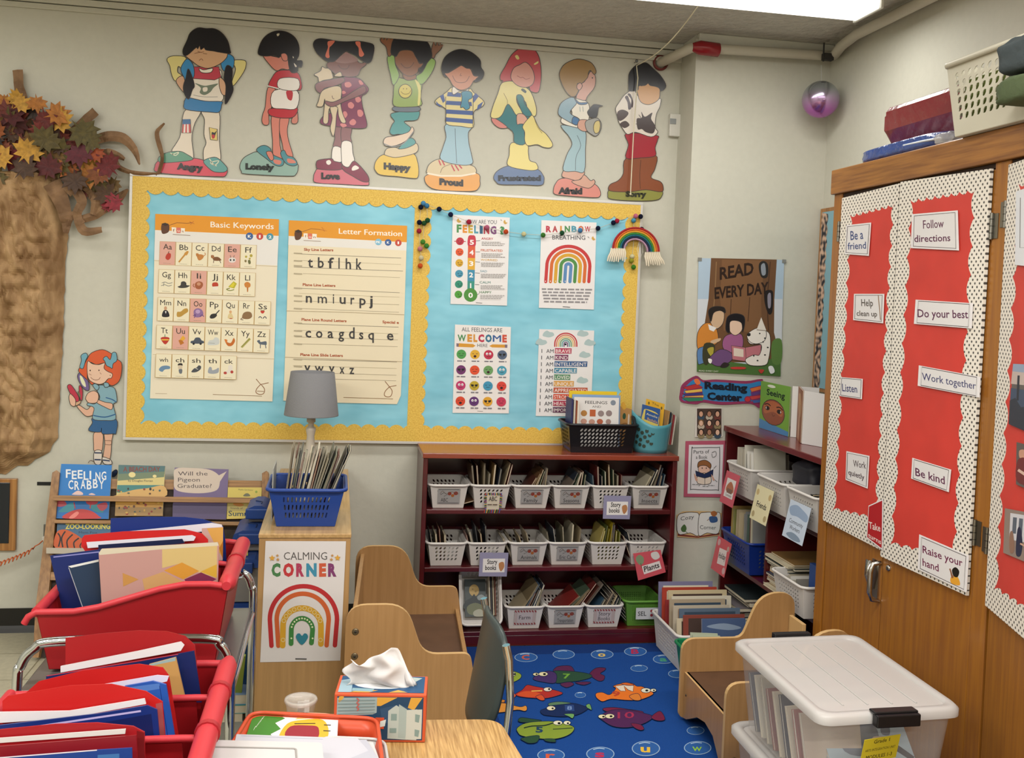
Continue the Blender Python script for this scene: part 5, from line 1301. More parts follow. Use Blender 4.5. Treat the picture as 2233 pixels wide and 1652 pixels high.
def card_on(t, txt, style, W, Hh, D, db):
    T0 = Matrix.Translation(t.location) @ Matrix.Rotation(t.rotation_euler.z, 4, 'Z')
    y_b, y_t = (D-db)/2, 0
    def loc(x, z, dy=-.004): return T0 @ V((x, y_b+(y_t-y_b)*z/Hh+dy, z))
    wd = W*.30
    if style in ('card', 'red'):
        g = quad(loc(-wd, Hh*.86), loc(wd, Hh*.86), loc(wd, Hh*.18), loc(-wd, Hh*.18), 160, 100)
        a = Art(g, o0=.001, step=.00004); a.slab([(0, 0), (160, 0), (160, 100), (0, 100)], '#9c9a98' if style == 'card' else '#b8a8a4', .0008)
        if style == 'card':
            a.draw('l #5a5a5a 4 20,40 45,25 70,40 45,50\nc #8a3a2c 85 32 14 12;130 30 16 12\nc #a06030 108 45 12 10\nl #2a2a2a 3 6,6 154,6\nl #2a2a2a 3 6,94 154,94\nk #6a5a50 3 15,35 35,15 60,35 100,20 150,35')
            a.text(txt, 24, 86, 24+min(120, 17*len(txt)), 86, 26, '#2e2c2c', .0)
        else:
            for k in range(8): a.line([(4+k*21, 2), (14+k*21, 14)], 8, '#8a2c30'); a.line([(4+k*21, 86), (14+k*21, 98)], 8, '#8a2c30')
            a.poly([(24, 14), (136, 14), (136, 88), (24, 88)], '#bdb4b4')
            w_ = txt.split()
            for k, q in enumerate(w_): a.text(q, 36, 62 if len(w_) == 1 else 44+k*34, 36+min(90, 21*len(q)), 62 if len(w_) == 1 else 44+k*34, 28, '#3a3436', .0)
        a.build('label_card', t, 'printed %s label' % txt)
    elif style == 'hang':
        x0_, z1, z0_ = -.005, Hh*.62, -.045
        g = quad(loc(x0_-.03, z1, -.016), loc(x0_+.105, z1, -.016), loc(x0_+.102, z0_, -.02-.025), loc(x0_-.032, z0_, -.02-.025), 135, 100)
        a = Art(g, o0=.001, step=.00004); a.slab([(0, 0), (135, 2), (132, 100), (-1, 98)], '#85829c', .001)
        a.draw('p #d4d0cc 16,26 120,26 120,82 16,82\nT #2c2a2c 36 48 84 48 20 .02|Story\nT #2c2a2c 28 72 80 72 20 .02|books\ns #a8744a 92,45 112,40 118,60 104,78 94,66\nk #8a8a8a 3 60,-10 66,4 72,-8')
        a.build('label_card', t, 'lilac hanging Story books tag')
    elif style == 'tag':
        g = quad(loc(-.035, Hh*.72, -.012), loc(.055, Hh*.72, -.012), loc(.05, -.02, -.035), loc(-.035, -.02, -.035), 100, 100)
        a = Art(g, o0=.001, step=.00004); a.slab([(15, 10), (85, 12), (85, 82), (12, 84)], '#b8ae9c', .001)
        for k in range(14):
            h = ['#a83a30', '#2c5a78', '#c8a03c', '#1c1c1c', '#3a6a3c', '#7a2c2c', '#4a4a8a'][k % 7]
            x = 8+k*6.3; a.line([(x, 2), (x+3, 14)], 4, h); a.line([(x, 80), (x-4, 98)], 4, h)
            a.line([(4, 12+k*5), (16, 10+k*5)], 3.5, h); a.line([(84, 12+k*5), (98, 16+k*5)], 3.5, h)
        a.text('ABC', 26, 40, 70, 40, 22, '#3a3230', .01); scrib(a, 20, 58, 78, 58, 5, '#5a4a40', 2)
        a.build('label_card', t, 'card tag trimmed with coloured pencils')
    elif style == 'plants':
        g = quad(loc(-.075, Hh*.55, -.022), loc(.06, Hh*.72, -.022), loc(.09, -.03, -.05), loc(-.045, -.07, -.05), 140, 100)
        a = Art(g, o0=.001, step=.00004); a.slab([(0, 0), (140, 0), (140, 100), (0, 100)], '#c0505a', .001)
        a.draw('p #d8cfcc 30,52 122,46 124,80 34,84\nT #2c2a2c 38 76 116 72 22 .02|Plants\ns #7a8a6a 8,20 30,8 48,22 40,42 20,44\ns #c8c4c0 90,8 120,6 128,30 104,38 88,26\nl #4a5a3c 3 28,40 30,60')
        a.build('label_card', t, 'pink hanging Plants tag')
def px_basket(xl, xr, yrim, z, D=.25, Hh=.108, label='', yy=by+.012, proto_=[None]):
    P = plane((0, yy, 0), (0, -1, 0)); a, b = P(xl, yrim), P(xr, yrim)
    if proto_[0] is None: proto_[0] = basket('storage_basket', label, .172, D, Hh, WHP, ((a.x+b.x)/2, yy+.01, z), 0, WGRP, wb=.14, db=.21, fill=.68, v1=.86)
    else: copy_tree(proto_[0], V(((a.x+b.x)/2, yy+.01, z)), 0, label)
    return [o for o in COL.objects if o.name.startswith('storage_basket')][-1] if 0 else None
def pos(xl, xr, yrim, yy=by+.012):
    P = plane((0, yy, 0), (0, -1, 0)); return (P(xl, yrim).x+P(xr, yrim).x)/2
rowdef = [((105, 413), (428, 730), (730, 1030), (1030, 1308), (1315, 1600), (1610, 1900)), ((85, 385), (400, 700), (712, 1000), (1000, 1285), (1300, 1585), (1600, 1885))]
proto = basket('storage_basket', 'x', .172, .25, .108, WHP, (0, 0, 0), 0, WGRP, wb=.14, db=.21, fill=.7, v1=.86)
first = [True]
def put(x, z, label, rz=0, y=by+.014, group=WGRP):
    x = min(max(x, .529), 1.496)
    if first[0]:
        first[0] = False; proto.location = (x, y, z+.002); proto['label'] = label; return proto
    src = proto
    c = src.copy(); COL.objects.link(c); c.location = (x, y, z+.002); c.rotation_euler = (0, 0, rz); c['label'] = label; c['group'] = group
    for ch in src.children:
        if ch.name.startswith(('body', 'rim')):
            d = ch.copy(); COL.objects.link(d); d.parent = c
    return c
spec1 = [  # n books, x range, lean, heights
 (2, (-.05, .04), (1.2, 1.3), (.10, .12), 'flat'), (8, (-.065, .06), (-.12, .25), (.15, .215), ''), (8, (-.05, .06), (.55, .12), (.15, .19), ''), (7, (-.05, .06), (.5, .08), (.14, .18), ''), (8, (-.065, .065), (-.12, -.02), (.14, .21), ''), (8, (-.06, .06), (.5, .15), (.15, .21), '')]
spec2 = [(5, (-.07, .0), (-.2, -.08), (.13, .165), ''), (5, (-.06, .01), (-.3, -.1), (.13, .19), ''), (4, (-.06, .03), (-.5, -.3), (.12, .15), ''), (5, (-.065, .055), (-.25, .1), (.13, .19), ''), (8, (-.06, .06), (.25, .03), (.14, .19), 'y'), (2, (-.065, -.05), (-.35, -.25), (.12, .16), '')]
ordn = ['first', 'second', 'third', 'fourth', 'fifth', 'sixth']
for r_, (defs, nm, spec, z) in enumerate(((rowdef[0], names1, spec1, SH[2]), (rowdef[1], names2, spec2, SH[1]))):
    rn = ('top', 'middle')[r_]
    for i, (xa, xb) in enumerate(defs):
        x = pos(900+xa/3.371, 900+xb/3.371, (1060, 1180)[r_]); nmi, sty = nm[i]
        lab = 'white basket %s from left on the %s shelf' % (ordn[i], rn)+(', labelled %s' % nmi if nmi else ', without a label')
        b = put(x, z, lab)
        if sty and nmi: card_on(b, nmi, sty, .172, .108, .25, .21)
        n, xs, ln, hr, k = spec[i]
        pal = PAL if k != 'y' else ['#8a8a3a', '#a89c30', '#c0aa28', '#5a6430', '#3a2a44', '#b8a860']
        books_in(b, n, xs, .03, .006, hr, ln, 'thin book filed in the %s basket of the %s shelf' % (ordn[i], rn), 'books in the %s basket of the %s shelf' % (ordn[i], rn), pal=pal)
# bottom shelf
for i, (xa, xb) in enumerate(((680, 975), (985, 1260), (1270, 1550))):
    x = pos(900+xa/3.371, 900+xb/3.371, 1335); b = put(x, SH[0], 'white basket labelled %s on the bottom shelf of the red bookcase' % names3[i][0])
    card_on(b, names3[i][0], names3[i][1], .172, .108, .25, .21)
    n, ln, hr = ((8, (.62, .25), (.16, .23)), (9, (.8, .6), (.18, .25)), (7, (.5, .35), (.13, .17)))[i]
    books_in(b, n, (-.07, .045), .03, .006, hr, ln, 'book leaning in the %s basket on the bottom shelf' % names3[i][0], 'books in the %s basket' % names3[i][0], pal=PAL+['#8a2c28', '#4a6078'])
# tipped basket with a picture book
x = pos(900+350/3.371, 900+655/3.371, 1330)
tb = basket('storage_basket', 'white basket tipped up on the bottom shelf showing a moonlit picture book', .178, .242, .11, WHP, (x, by-.008, SH[0]-.067), 0, WGRP, wb=.15, db=.215, fill=.7)
def tilt(o, ang, piv):
    R = Matrix.Translation(piv) @ Matrix.Rotation(ang, 4, 'X') @ Matrix.Translation(-V(piv)); 
    for ch in o.children: ch.data = ch.data.copy(); ch.data.transform(R)
tilt(tb, radians(64), (0, .0, .11))
Tt = Matrix.Translation(tb.location) @ Matrix.Translation((0, 0, .11)) @ Matrix.Rotation(radians(64), 4, 'X') @ Matrix.Translation((0, 0, -.11))
q = lambda u, v, w=0: Tt @ V((-.065+.10*u, .04+.175*v, .03+w))
a = Art(lambda x, y, off=0: q(x/100, 1-y/150, off), o0=.008, step=.00005)
a.slab([(0, 0), (100, 0), (100, 150), (0, 150)], '#3a4444', .007); a.draw('c #b89a58 45 45 24 24\ns #1e2a2c 0,90 30,75 45,60 60,80 100,95 100,120 0,120\ns #8a9494 60,70 80,62 98,72 95,84 65,84\ns #6a7050 10,110 50,95 90,112 80,140 20,140\ns #a8a896 40,130 70,120 95,135 90,148 45,148\nc #8a7440 38 40 4 3;52 50 5 4')
a.build('picture_book', None, 'dark picture book with a yellow moon lying in the tipped white basket', 'book')
for k in range(4):
    g = M(Tt); g.box((.045+k*.009, .04, .02), (.05+k*.009, .22, .05+.03), mt(['#cfc6b2', '#3a3a40', '#bfb49a', '#7a4a38'][k], .6)); g.build('paperback_book', None, 'thin book standing at the right side of the tipped basket', 'book', 'books in the tipped basket')
# green basket
GRN = mt('#5a8a34', .45)
P5 = plane((0, by+.01, 0), (0, -1, 0)); gx = (P5(900+1560/3.371, 1310).x+P5(900+1850/3.371, 1310).x)/2
gb = basket('storage_basket', 'lime green basket labelled SEL at the right end of the bottom shelf', .176, .24, .125, GRN, (min(gx, 1.496), by+.02, SH[0]+.002), 0, 'x', wb=.14, db=.19, nx=12, ny=8, snx=14, shape='tall', fill=.5, slant=0); del gb['group']
a = Art(quad(gb.location+V((-.045, -.02, .10)), gb.location+V((.075, -.02, .10)), gb.location+V((.075, -.022, .045)), gb.location+V((-.045, -.022, .045)), 120, 55), o0=.001, step=.00004)
a.slab([(0, 0), (120, 0), (120, 55), (0, 55)], '#b4b6b8', .001); a.draw('T #2c2c2e 10 38 52 38 22 .01|SEL\nc #8a3038 78 16 7 7;78 36 7 7;98 26 7 7\nc #a05a60 98 44 6 6'); a.build('label_card', gb, 'white SEL label card')
books_in(gb, 5, (-.06, -.02), .03, .006, (.17, .21), (-.75, -.6), 'dark book leaning out of the green basket', 'books in the green basket', pal=['#20242c', '#2c4450', '#3a3a40', '#16181c'])

# baskets on top of the bookcase
bb = basket('book_basket', 'black perforated basket of Feelings books on the red bookcase top', .335, .2, .135, mt('#0c0e14', .3), (1.262, 4.575, bz), 0, None, wb=.30, db=.17, nx=12, ny=5, snx=7, fill=.78, slant=.5, rim=.007, v1=.88)
def upright(corners, t, h, spec, name, label, cat='book', W=100, H=130, pages='#d8d0c0', group=None, o0=None, dk=None):
    """book/sheet from 4 world corners tl,tr,br,bl with printed front and solid thickness t behind"""
    g = quad(*corners, W, H); a = Art(g, o0=t, step=.00005, lw=2)
    a.slab([(0, 0), (W, 0), (W, H), (0, H)], h, .001); 
    if t > .003: a.prism([(1, 1), (W-1, 1), (W-1, H-1), (1, H-1)], a.g, .0012, t-.001, mt(pages, .8)); a.prism([(0, 0), (W, 0), (W, H), (0, H)], a.g, 0, .0012, mt(dk or h, .45))
    if spec: a.draw(spec)
    return a.build(name, None, label, cat, group)
def ub(px_tl, px_br, Y, lean=0, **k):
    P = plane((0, Y, 0), (0, -1, 0)); a, b = P(*px_tl), P(*px_br)
    return [V((a.x, Y+lean, a.z)), V((b.x, Y+lean, a.z)), V((b.x, Y, b.z)), V((a.x, Y, b.z))]
upright(ub((1243, 852), (1342, 975), 4.655, .02), .006, '#d8b828', 'T #3a3420 40 22 62 22 9|The', 'picture_book', 'yellow-topped book behind the Feelings book in the black basket')
upright(ub((1250, 860), (1350, 975), 4.64, .02), .005, '#7f9cc0', None, 'picture_book', 'pale blue book behind the white Feelings book')
upright(ub((1254, 866), (1347, 975), 4.62, .02), .006, '#d8d4d0', 'T #4a4a48 24 17 74 17 8 .01|FEELINGS\nT #5a5a58 40 27 60 27 6|AND\nc #7a8490 87 13 6 7\nc #a8763a 22 42 7 8\np #b05a30 35,32 48,32 48,50 35,50\nc #8a7a78 60 42 7 8;78 41 7 8\nc #b88a78 22 63 7 7;40 64 7 7\nc #a8583c 58 63 7 7\nc #9a8078 77 63 6 7', 'picture_book', 'white Feelings book with small animal pictures in the black basket')
for k, (h, dx) in enumerate((('#2a2a58', 0), ('#c8c0b0', .012), ('#8a4a30', .022), ('#d8d0c0', .03))):
    g = M(); x = 1.108+dx; g.box((x, 4.6, bz+.006), (x+.008, 4.72, 1.165-.004*k), mt(h, .45)); g.build('picture_book', None, 'thin upright book at the left end of the black basket', 'book', 'upright books left in the black basket')
a = Art(lambda x, y, off=0: V((1.36+x*.0007, 4.66-off, 1.13-y*.0014)), o0=.006, lw=2); a.slab([(0, 0), (90, 10), (95, 140), (0, 140)], '#a87c48', .005)
a.draw('s #c89838 10,-5 30,-15 50,5 30,12\nc #2a4a34 38 35 12 11\nk #7a5430 4 0,70 50,60 90,75\nk #7a5430 4 0,90 50,82 90,95\nk #7a5430 4 0,110 50,104 90,115\ns #c8b8a8 66,30 76,34 74,80 66,70'); a.build('picture_book', None, 'wood-brown picture book at the right end of the black basket', 'book')
g = M(); g.tube([(1.425, 4.60, 1.045), (1.428, 4.63, 1.075), (1.43, 4.66, 1.08), (1.43, 4.70, 1.045)], [.008, .01, .01, .008], mt('#101318', .3), seg=8); g.build('handle', bb)
# teal tub
TL = mt('#4f93a0', .35)
tt = thing('plastic_tub', 'teal plastic tub with round holes and books beside the black basket', 'tub', (1.525, 4.66, bz))
g = M(); N = 40
def tubp(u, v):
    a = 2*pi*u; rr = (.082+.018*v); top = .135-.03*max(0, sin(a*1-.35+pi/2+.3))*0
    hgt = .155+(.045*max(0, cos(a-pi))**2) - .02*max(0, -sin(a))
    return V((1.525+rr*cos(a), 4.66+rr*.95*sin(a), bz+.002+hgt*v))
vs = []; 
for j in range(9):
    for i in range(N): vs.append(tubp(i/N, j/8))
g.add(vs, [(j*N+i, j*N+(i+1) % N, (j+1)*N+(i+1) % N, (j+1)*N+i) for j in range(8) for i in range(N)], TL, True); g.add(vs[:N], [list(range(N))[::-1]], TL); g.build('body', tt, solid=.003)
for (a_, z_) in ((-2.5, .115), (-2.3, .1), (-2.05, .11), (-2.6, .08), (-2.4, .065), (-2.15, .08), (-1.9, .09), (-2.0, .06), (-2.7, .05), (-2.45, .04), (-1.75, .1), (-1.8, .05), (-2.2, .035)):
    rr = .082+.018*z_/.15+.0018; c = V((1.525+rr*cos(a_), 4.66+rr*.95*sin(a_), bz+z_)); n = V((cos(a_), sin(a_), 0)); tg = V((-sin(a_), cos(a_), 0))
    g = M(); g.add([c+tg*.009*cos(k*pi/8)+V((0, 0, .009*sin(k*pi/8))) for k in range(16)], [range(16)], mt('#2c3a30', .6)); g.build('vent_hole', tt, solid=.0006)
upright([V((1.505, 4.69, 1.165)), V((1.60, 4.69, 1.14)), V((1.575, 4.655, .95)), V((1.48, 4.655, .975))], .006, '#cf9f2c', 'T #4a3a20 30 12 70 14 8|The\nc #6a5a20 15 12 5 5;85 16 5 5', 'picture_book', 'yellow book at the back of the teal tub')
upright([V((1.478, 4.665, 1.14)), V((1.57, 4.665, 1.118)), V((1.552, 4.635, .955)), V((1.458, 4.635, .97))], .006, '#2c5088', 's #c8b45c 8,30 20,14 90,22 94,70 60,100 30,90 4,60\np #2c5088 20,16 95,24 94,60 18,52\nT #d8d0a0 26 34 88 38 8|Amelia\nT #cf9f50 34 52 90 57 10|Bedelia\ns #7a4a34 60,100 80,84 95,100 92,128 60,128', 'picture_book', 'blue and yellow book at the front of the teal tub')
for k, h in enumerate(('#a07c50', '#1c2c34', '#7a6a60', '#8a2c30', '#b8aea0')):
    x = 1.585+k*.009; g = M(TM((x, 4.62, .95), 0, 0, .1)); g.box((0, 0, 0), (.006, .09, .165-.006*k), mt(h, .5)); g.build('picture_book', None, 'thin book at the right side of the teal tub', 'book', 'thin books in the teal tub')

# ---- second bookcase
b2 = thing('bookcase', 'dark red bookcase standing against the right wall beside the cabinet', 'bookcase', (2.1, 4.1, 0))
fx = 1.905; FY, NY = 4.643, 3.56; TX = 2.3
bcb(b2, 'side_panel', (fx, FY-.022, 0), (TX, FY, 1.02)); bcb(b2, 'side_panel', (fx, NY, 0), (TX, NY+.022, 1.02))
bcb(b2, 'top', (fx-.008, NY, 1.02), (TX, FY+.002, 1.047), mt('#641c20', .3, coat=.4)); bcb(b2, 'back_panel', (TX-.01, NY+.022, .02), (TX, FY-.022, 1.02))
bcb(b2, 'shelf', (fx+.004, NY+.022, .725), (TX-.01, FY-.022, .747)); bcb(b2, 'divider', (fx+.004, 4.118, .40), (TX-.01, 4.138, .725))
bcb(b2, 'shelf', (fx+.004, NY+.022, .378), (TX-.01, FY-.022, .40)); bcb(b2, 'shelf', (fx+.004, NY+.022, .06), (TX-.01, FY-.022, .082))
bcb(b2, 'plinth', (fx+.02, NY+.022, 0), (fx+.038, FY-.022, .06))
R2 = -pi/2
G2 = 'white baskets on the upper shelf of the right bookcase'
def put2(y, z, label, W=.29, D=.3, Hh=.14, m=WHP, x=fx-.03, grp=None, wb=None):
    return basket('storage_basket', label, W, D, Hh, m, (x, y, z+.002), R2, grp, wb=wb or W*.84, db=D*.86, nx=9, ny=5, snx=9, fill=.62)
def tag2(t, W, spec, h, label, dy=0, z1=.10, z0=-.05, wd=.085, tiltv=0):
    T0 = Matrix.Translation(t.location) @ Matrix.Rotation(t.rotation_euler.z, 4, 'Z')
    c = [T0 @ V(p) for p in ((dy-wd, -.014, z1+tiltv), (dy+wd, -.014, z1-tiltv), (dy+wd, -.045, z0-tiltv), (dy-wd, -.045, z0+tiltv))]
    a = Art(quad(*c, 120, 100), o0=.001, step=.00005, lw=2); a.slab([(0, 0), (120, 0), (120, 100), (0, 100)], h, .001); a.draw(spec)
    a.build('label_card', t, label)
w1 = put2(4.38, .748, 'white basket with pink tag at the far end of the right bookcase', W=.27)
tag2(w1, .27, 'p #d4d0cc 22,20 100,20 100,78 22,78\ns #a8684a 32,44 60,28 92,44 90,60 34,60\np #7a5a4a 40,50 86,50 86,64 40,64\nT #2c2a2c 36 74 88 74 9|Community', '#bf5560', 'pink picture tag', dy=-.03, wd=.08)
w2 = put2(4.03, .748, 'white basket with cream Friends tag on the right bookcase', W=.27)
tag2(w2, .27, 'T #2c2a2c 26 60 96 60 17 .02|Friends\nc #b8a070 16 20 10 9;104 22 10 9\nc #a89870 18 84 10 9;102 84 10 9', '#d4cba4', 'cream Friends tag', dy=-.02, wd=.085, tiltv=-.0)
w3 = put2(3.735, .748, 'white basket with pale blue tag on the right bookcase beside the cabinet', W=.26)
tag2(w3, .26, 's #8a9cb4 6,20 40,8 80,14 114,24 110,40 60,36 20,38\nT #2c2a2c 20 58 100 58 12|Community\nT #2c2a2c 30 74 90 74 12|Workers\ns #7a8a9c 20,90 50,80 90,84 104,94 60,98', '#b9c4d2', 'pale blue Community Workers tag', dy=.02, wd=.09)
LG = ['#cfcabc', '#b8b0a0', '#d8d4cc', '#8a8478', '#5a5a58', '#c0b8a8']
books_in(w1, 12, (-.11, .10), .03, .008, (.19, .235), (-.02, -.15), 'pale thin book standing in the far basket of the right bookcase', 'books in the far basket of the right bookcase', pal=LG)
g = M(); lump(g, 2.07, 3.98, .86, .2, .18, .12, mt('#2c2c36', .5), 7, .12); g.build('dark_folder', None, 'dark grey folded bag in the Friends basket', 'bag')
books_in(w3, 4, (-.09, .05), .03, .05, (.12, .15), (.9, .8), 'dark book lying in the basket beside the cabinet', 'books in the basket beside the cabinet', pal=['#2c302c', '#3a3c3a', '#1c2020'])
bl = put2(4.385, .405, 'dark blue basket with pink Holiday tag on the right bookcase', W=.32, D=.29, Hh=.15, m=mt('#16307e', .3), wb=.26)
tag2(bl, .3, 'p #d8ccc8 34,30 96,26 104,70 40,76\nT #2c2a2c 40 58 98 54 17 .02|Holiday\nc #c8a0a0 20 16 12 10;104 84 12 10\nc #b89a90 102 20 9 8', '#c4545c', 'pink Holiday tag', dy=-.09, wd=.085, z1=.11, z0=-.05)
books_in(bl, 5, (-.12, -.02), .02, .01, (.24, .26), (.0, -.04), 'tan cover book in the dark blue basket', 'tan books in the dark blue basket', pal=['#b89a5c', '#c0b090', '#8a8a50'], dr=(.2, .22), wr=(.007, .011))
books_in(bl, 9, (0, .12), .03, .01, (.23, .26), (-.03, -.06), 'dark thin book in the dark blue basket', 'dark books in the dark blue basket', pal=['#2c3438', '#5a6a60', '#8a8a88', '#6a3a30', '#c8c0a8'])
def flat_stack(x, y, z, hs, label, grp, dx=.22, dy=.26, jig=.015, cols=None, sd=1, name='stacked_book'):
    r = random.Random(sd)
    for k, hh in enumerate(hs):
        jx, jy = r.uniform(-jig, jig), r.uniform(-jig, jig); g = M(); c = mt(cols[k % len(cols)], .4); p = mt('#cfc4ac', .8); A = (x+jx, y-dy/2+jy, z); B = (x+dx+jx, y+dy/2+jy, z+hh)
        e = .0012; g.box(A, (B[0], B[1], A[2]+e), c); g.box((A[0], A[1], B[2]-e), B, c); g.box((A[0]+.002, A[1]+.002, A[2]+e), (B[0]-e, B[1]-.002, B[2]-e), p)
        g.build(name, None, label, 'book', grp); z += hh+.0003
    return z
flat_stack(1.915, 4.0, .401, [.012, .016, .01, .018, .01, .02, .014, .012, .012, .01, .008, .008], 'book in the flat stack on the middle shelf of the right bookcase', 'flat stack of books on the right bookcase', cols=['#cfc4a8', '#8a6a40', '#d8d0c0', '#b8783a', '#26304a', '#c89a5c', '#a89878', '#3a4446', '#5a6460', '#2c3232'], dy=.23, dx=.3)
w4 = put2(3.765, .401, 'white basket of books on the middle shelf beside the cabinet', W=.28, D=.26, Hh=.13, x=fx-.06)
books_in(w4, 7, (-.1, .0), .03, .01, (.10, .12), (-.02, .0), 'thin book inside the middle-shelf white basket beside the cabinet', 'books in the middle-shelf white basket', pal=LG)
for k in range(2): g = M(); g.box((1.93+k*.03, 3.64, .42), (1.95+k*.03, 3.75, .60+k*.06), mt('#2c4a86', .5)); g.build('hardback_book', None, 'blue book standing in the white basket beside the cabinet', 'book', 'blue books beside the cabinet')
z = flat_stack(1.895, 4.42, .083, [.016, .02, .05], 'book in the low stack at the bottom of the right bookcase', 'low stack of books in the right bookcase', cols=['#8a8478', '#4a5054', '#c8c2b4'], dy=.3, dx=.28, sd=4)
flat_stack(1.90, 4.44, z, [.014, .02, .012, .016, .01, .022, .014], 'dark book in the low stack at the bottom of the right bookcase', 'dark books in the low stack', cols=['#3a4a4c', '#5a4448', '#2c3436', '#6a6468'], dy=.25, dx=.26, jig=.03, sd=5)

# books standing on the second bookcase
S2 = plane((2.054, 0, 0), (-1, 0, 0)); sg = crop(S2, 1400, 800, 2.54)
tl, tr_, br_, bl_ = [sg(*p) for p in ((672, 83), (836, 106), (808, 376), (648, 330))]
bl_.z = br_.z = 1.0485; tl.z = tr_.z = (tl.z+tr_.z)/2; tl.y = bl_.y = (tl.y+bl_.y)/2; tr_.y = br_.y = (tr_.y+br_.y)/2
upright([tl, tr_, br_, bl_], .006, '#6f9c3c', '''p #4a80b0 0,104 100,118 100,130 0,130
T #15190f 22 34 84 35 17 .02|Seeing
C #8a4a34 47 78 39 34
s #a8603c 16,60 47,48 78,60 76,84 48,76 18,86
c #2c1814 27 70 8 6;68 72 8 6
c #d8c8c0 24 70 3 3;72 72 3 3
c #0c0808 28 70 4 4;68 72 4 4
k #3a2018 3 16,62 28,58 38,62
k #3a2018 3 58,62 70,60 80,66
k #6a3424 2 44,82 48,88 54,84
c #d8dcc8 38 9 14 4''', 'big_book', 'green Seeing book with a face in an oval standing on the right bookcase')
upright([V((2.06, tr_.y, tl.z+.004)), V((2.16, tr_.y-.06, tl.z+.004)), V((2.16, tr_.y-.06, 1.0485)), V((2.06, tr_.y, 1.0485))], .004, '#d6d4d0', None, 'book_page', 'white back board of the open Seeing book', 'book')
upright([V((2.077, 4.214, 1.285)), V((2.013, 4.04, 1.278)), V((2.013, 4.04, 1.0485)), V((2.077, 4.214, 1.0485))], .006, '#8a5030', 's #b88a60 20,20 60,14 90,40 70,70 30,60\ns #c89a7c 40,60 60,60 56,125 36,125\nl #5a2c1c 4 60,40 66,110', 'big_book', 'brown picture book standing open beside the Seeing book')
upright([V((2.013, 4.035, 1.28)), V((2.06, 3.93, 1.275)), V((2.06, 3.93, 1.0485)), V((2.013, 4.035, 1.0485))], .004, '#d2d0ce', None, 'book_page', 'white page spread of the brown open book beside the cabinet', 'book')

# ---- baskets of books on the floor
fb = basket('floor_basket', 'large white floor basket of picture books before the right bookcase', .30, .36, .16, WHP, (1.675, 4.13, .012), 0, None, wb=.27, db=.32, nx=10, ny=6, snx=12, fill=.6, slant=0, rim=.007, shape='sq')
gbk = basket('floor_basket', 'green floor basket of small books in front of the white floor basket', .30, .26, .15, mt('#16784a', .4), (1.655, 3.85, .012), 0, None, wb=.26, db=.22, nx=10, ny=6, snx=8, fill=.6, slant=0, rim=.007, shape='sq')
G5 = 'picture books standing in the white floor basket'
fcol = ['#7a7896', '#c8c49a', '#a84030', '#c4b490', '#8a3030', '#d0c8b4', '#a89880', '#7a3a34', '#b8ac98', '#5a6a7c', '#c8bca0', '#884438']
for k, h in enumerate(fcol):
    Y = 4.47-k*.027; w = .27+.02*(k % 2); hh = .29-.006*k-(.03 if k % 3 == 1 else 0); x0_ = 1.545+(.02 if k % 2 else 0)
    upright([V((x0_, Y+.03, .02+hh)), V((x0_+w, Y+.03, .02+hh)), V((x0_+w, Y, .02)), V((x0_, Y, .02))], .008, h, 'p %s 8,8 92,8 92,50 8,50\ns #5a4038 25,60 45,20 60,40 70,60' % rb_.choice(['#d8d0b8', '#4a3a34', '#a88a70', '#3a4a5a']), 'picture_book', 'picture book standing in the white floor basket', group=G5)
upright([V((1.60, 4.07, .27)), V((1.80, 4.07, .27)), V((1.80, 4.04, .06)), V((1.60, 4.04, .06))], .01, '#4a5c80', 'T #b03030 40 70 80 70 24 .02|Tr\ns #8a9ab0 10,20 50,12 90,24 60,30', 'picture_book', 'blue book with red letters Tr in the floor basket')
upright([V((1.79, 4.0, .285)), V((1.95, 4.0, .285)), V((1.95, 3.97, .06)), V((1.79, 3.97, .06))], .012, '#2a2a28', 'l #b8b8b0 3 12,14 92,14 92,126 12,126 12,14\ns #7a7c78 45,40 58,40 64,90 70,126 34,126 42,90\nc #8a8c88 51 34 8 9', 'picture_book', 'black book with a pale figure in the floor basket')
for k in range(4): upright([V((1.525+k*.004, 4.0-k*.018, .235-.004*k)), V((1.64+k*.004, 3.98-k*.018, .235-.004*k)), V((1.64+k*.004, 3.95-k*.018, .06)), V((1.525+k*.004, 3.97-k*.018, .06))], .009, '#a8b098', 's #3a5a48 10,60 50,40 90,60 80,100 20,100\np #d8d4c8 10,10 90,10 90,26 10,26', 'small_book', 'small green and white book in the green floor basket', group='small books in the green floor basket')
upright([V((1.70, 3.93, .24)), V((1.78, 3.93, .26)), V((1.80, 3.90, .06)), V((1.68, 3.90, .06))], .008, '#d8ccc8', 's #d86a38 40,0 60,-8 95,4 98,40 60,30 45,20', 'small_book', 'white book with orange ruffled drawing in the green floor basket')

# ================================================================ RUG
RZ = .008
RGm = mt('#1d478c', .95, bump=.6, scale=300, var=.12, spec=.1, bs=.3)
rgf = lambda h: mt(h, .95, bump=.4, scale=300, spec=.1, bs=.3)
rf = crop(plane((0, 0, 0), (0, 0, 1)), 1020, 1380, 3.7217)
a = Art(rf, o0=RZ, step=.00003, lw=4, dark='#14203c', mk=rgf)
M_ = V
a.add([(.60, 1.5, .001), (1.845, 1.5, .001), (1.845, 4.515, .001), (.60, 4.515, .001), (.60, 1.5, RZ), (1.845, 1.5, RZ), (1.845, 4.515, RZ), (.60, 4.515, RZ)], [(0, 3, 2, 1), (0, 1, 5, 4), (1, 2, 6, 5), (2, 3, 7, 6), (3, 0, 4, 7)], rgf('#16305f'))
a.add([(.60, 1.5, RZ), (1.845, 1.5, RZ), (1.845, 4.515, RZ), (.60, 4.515, RZ)], [(0, 1, 2, 3)], rgf('#18346c'))
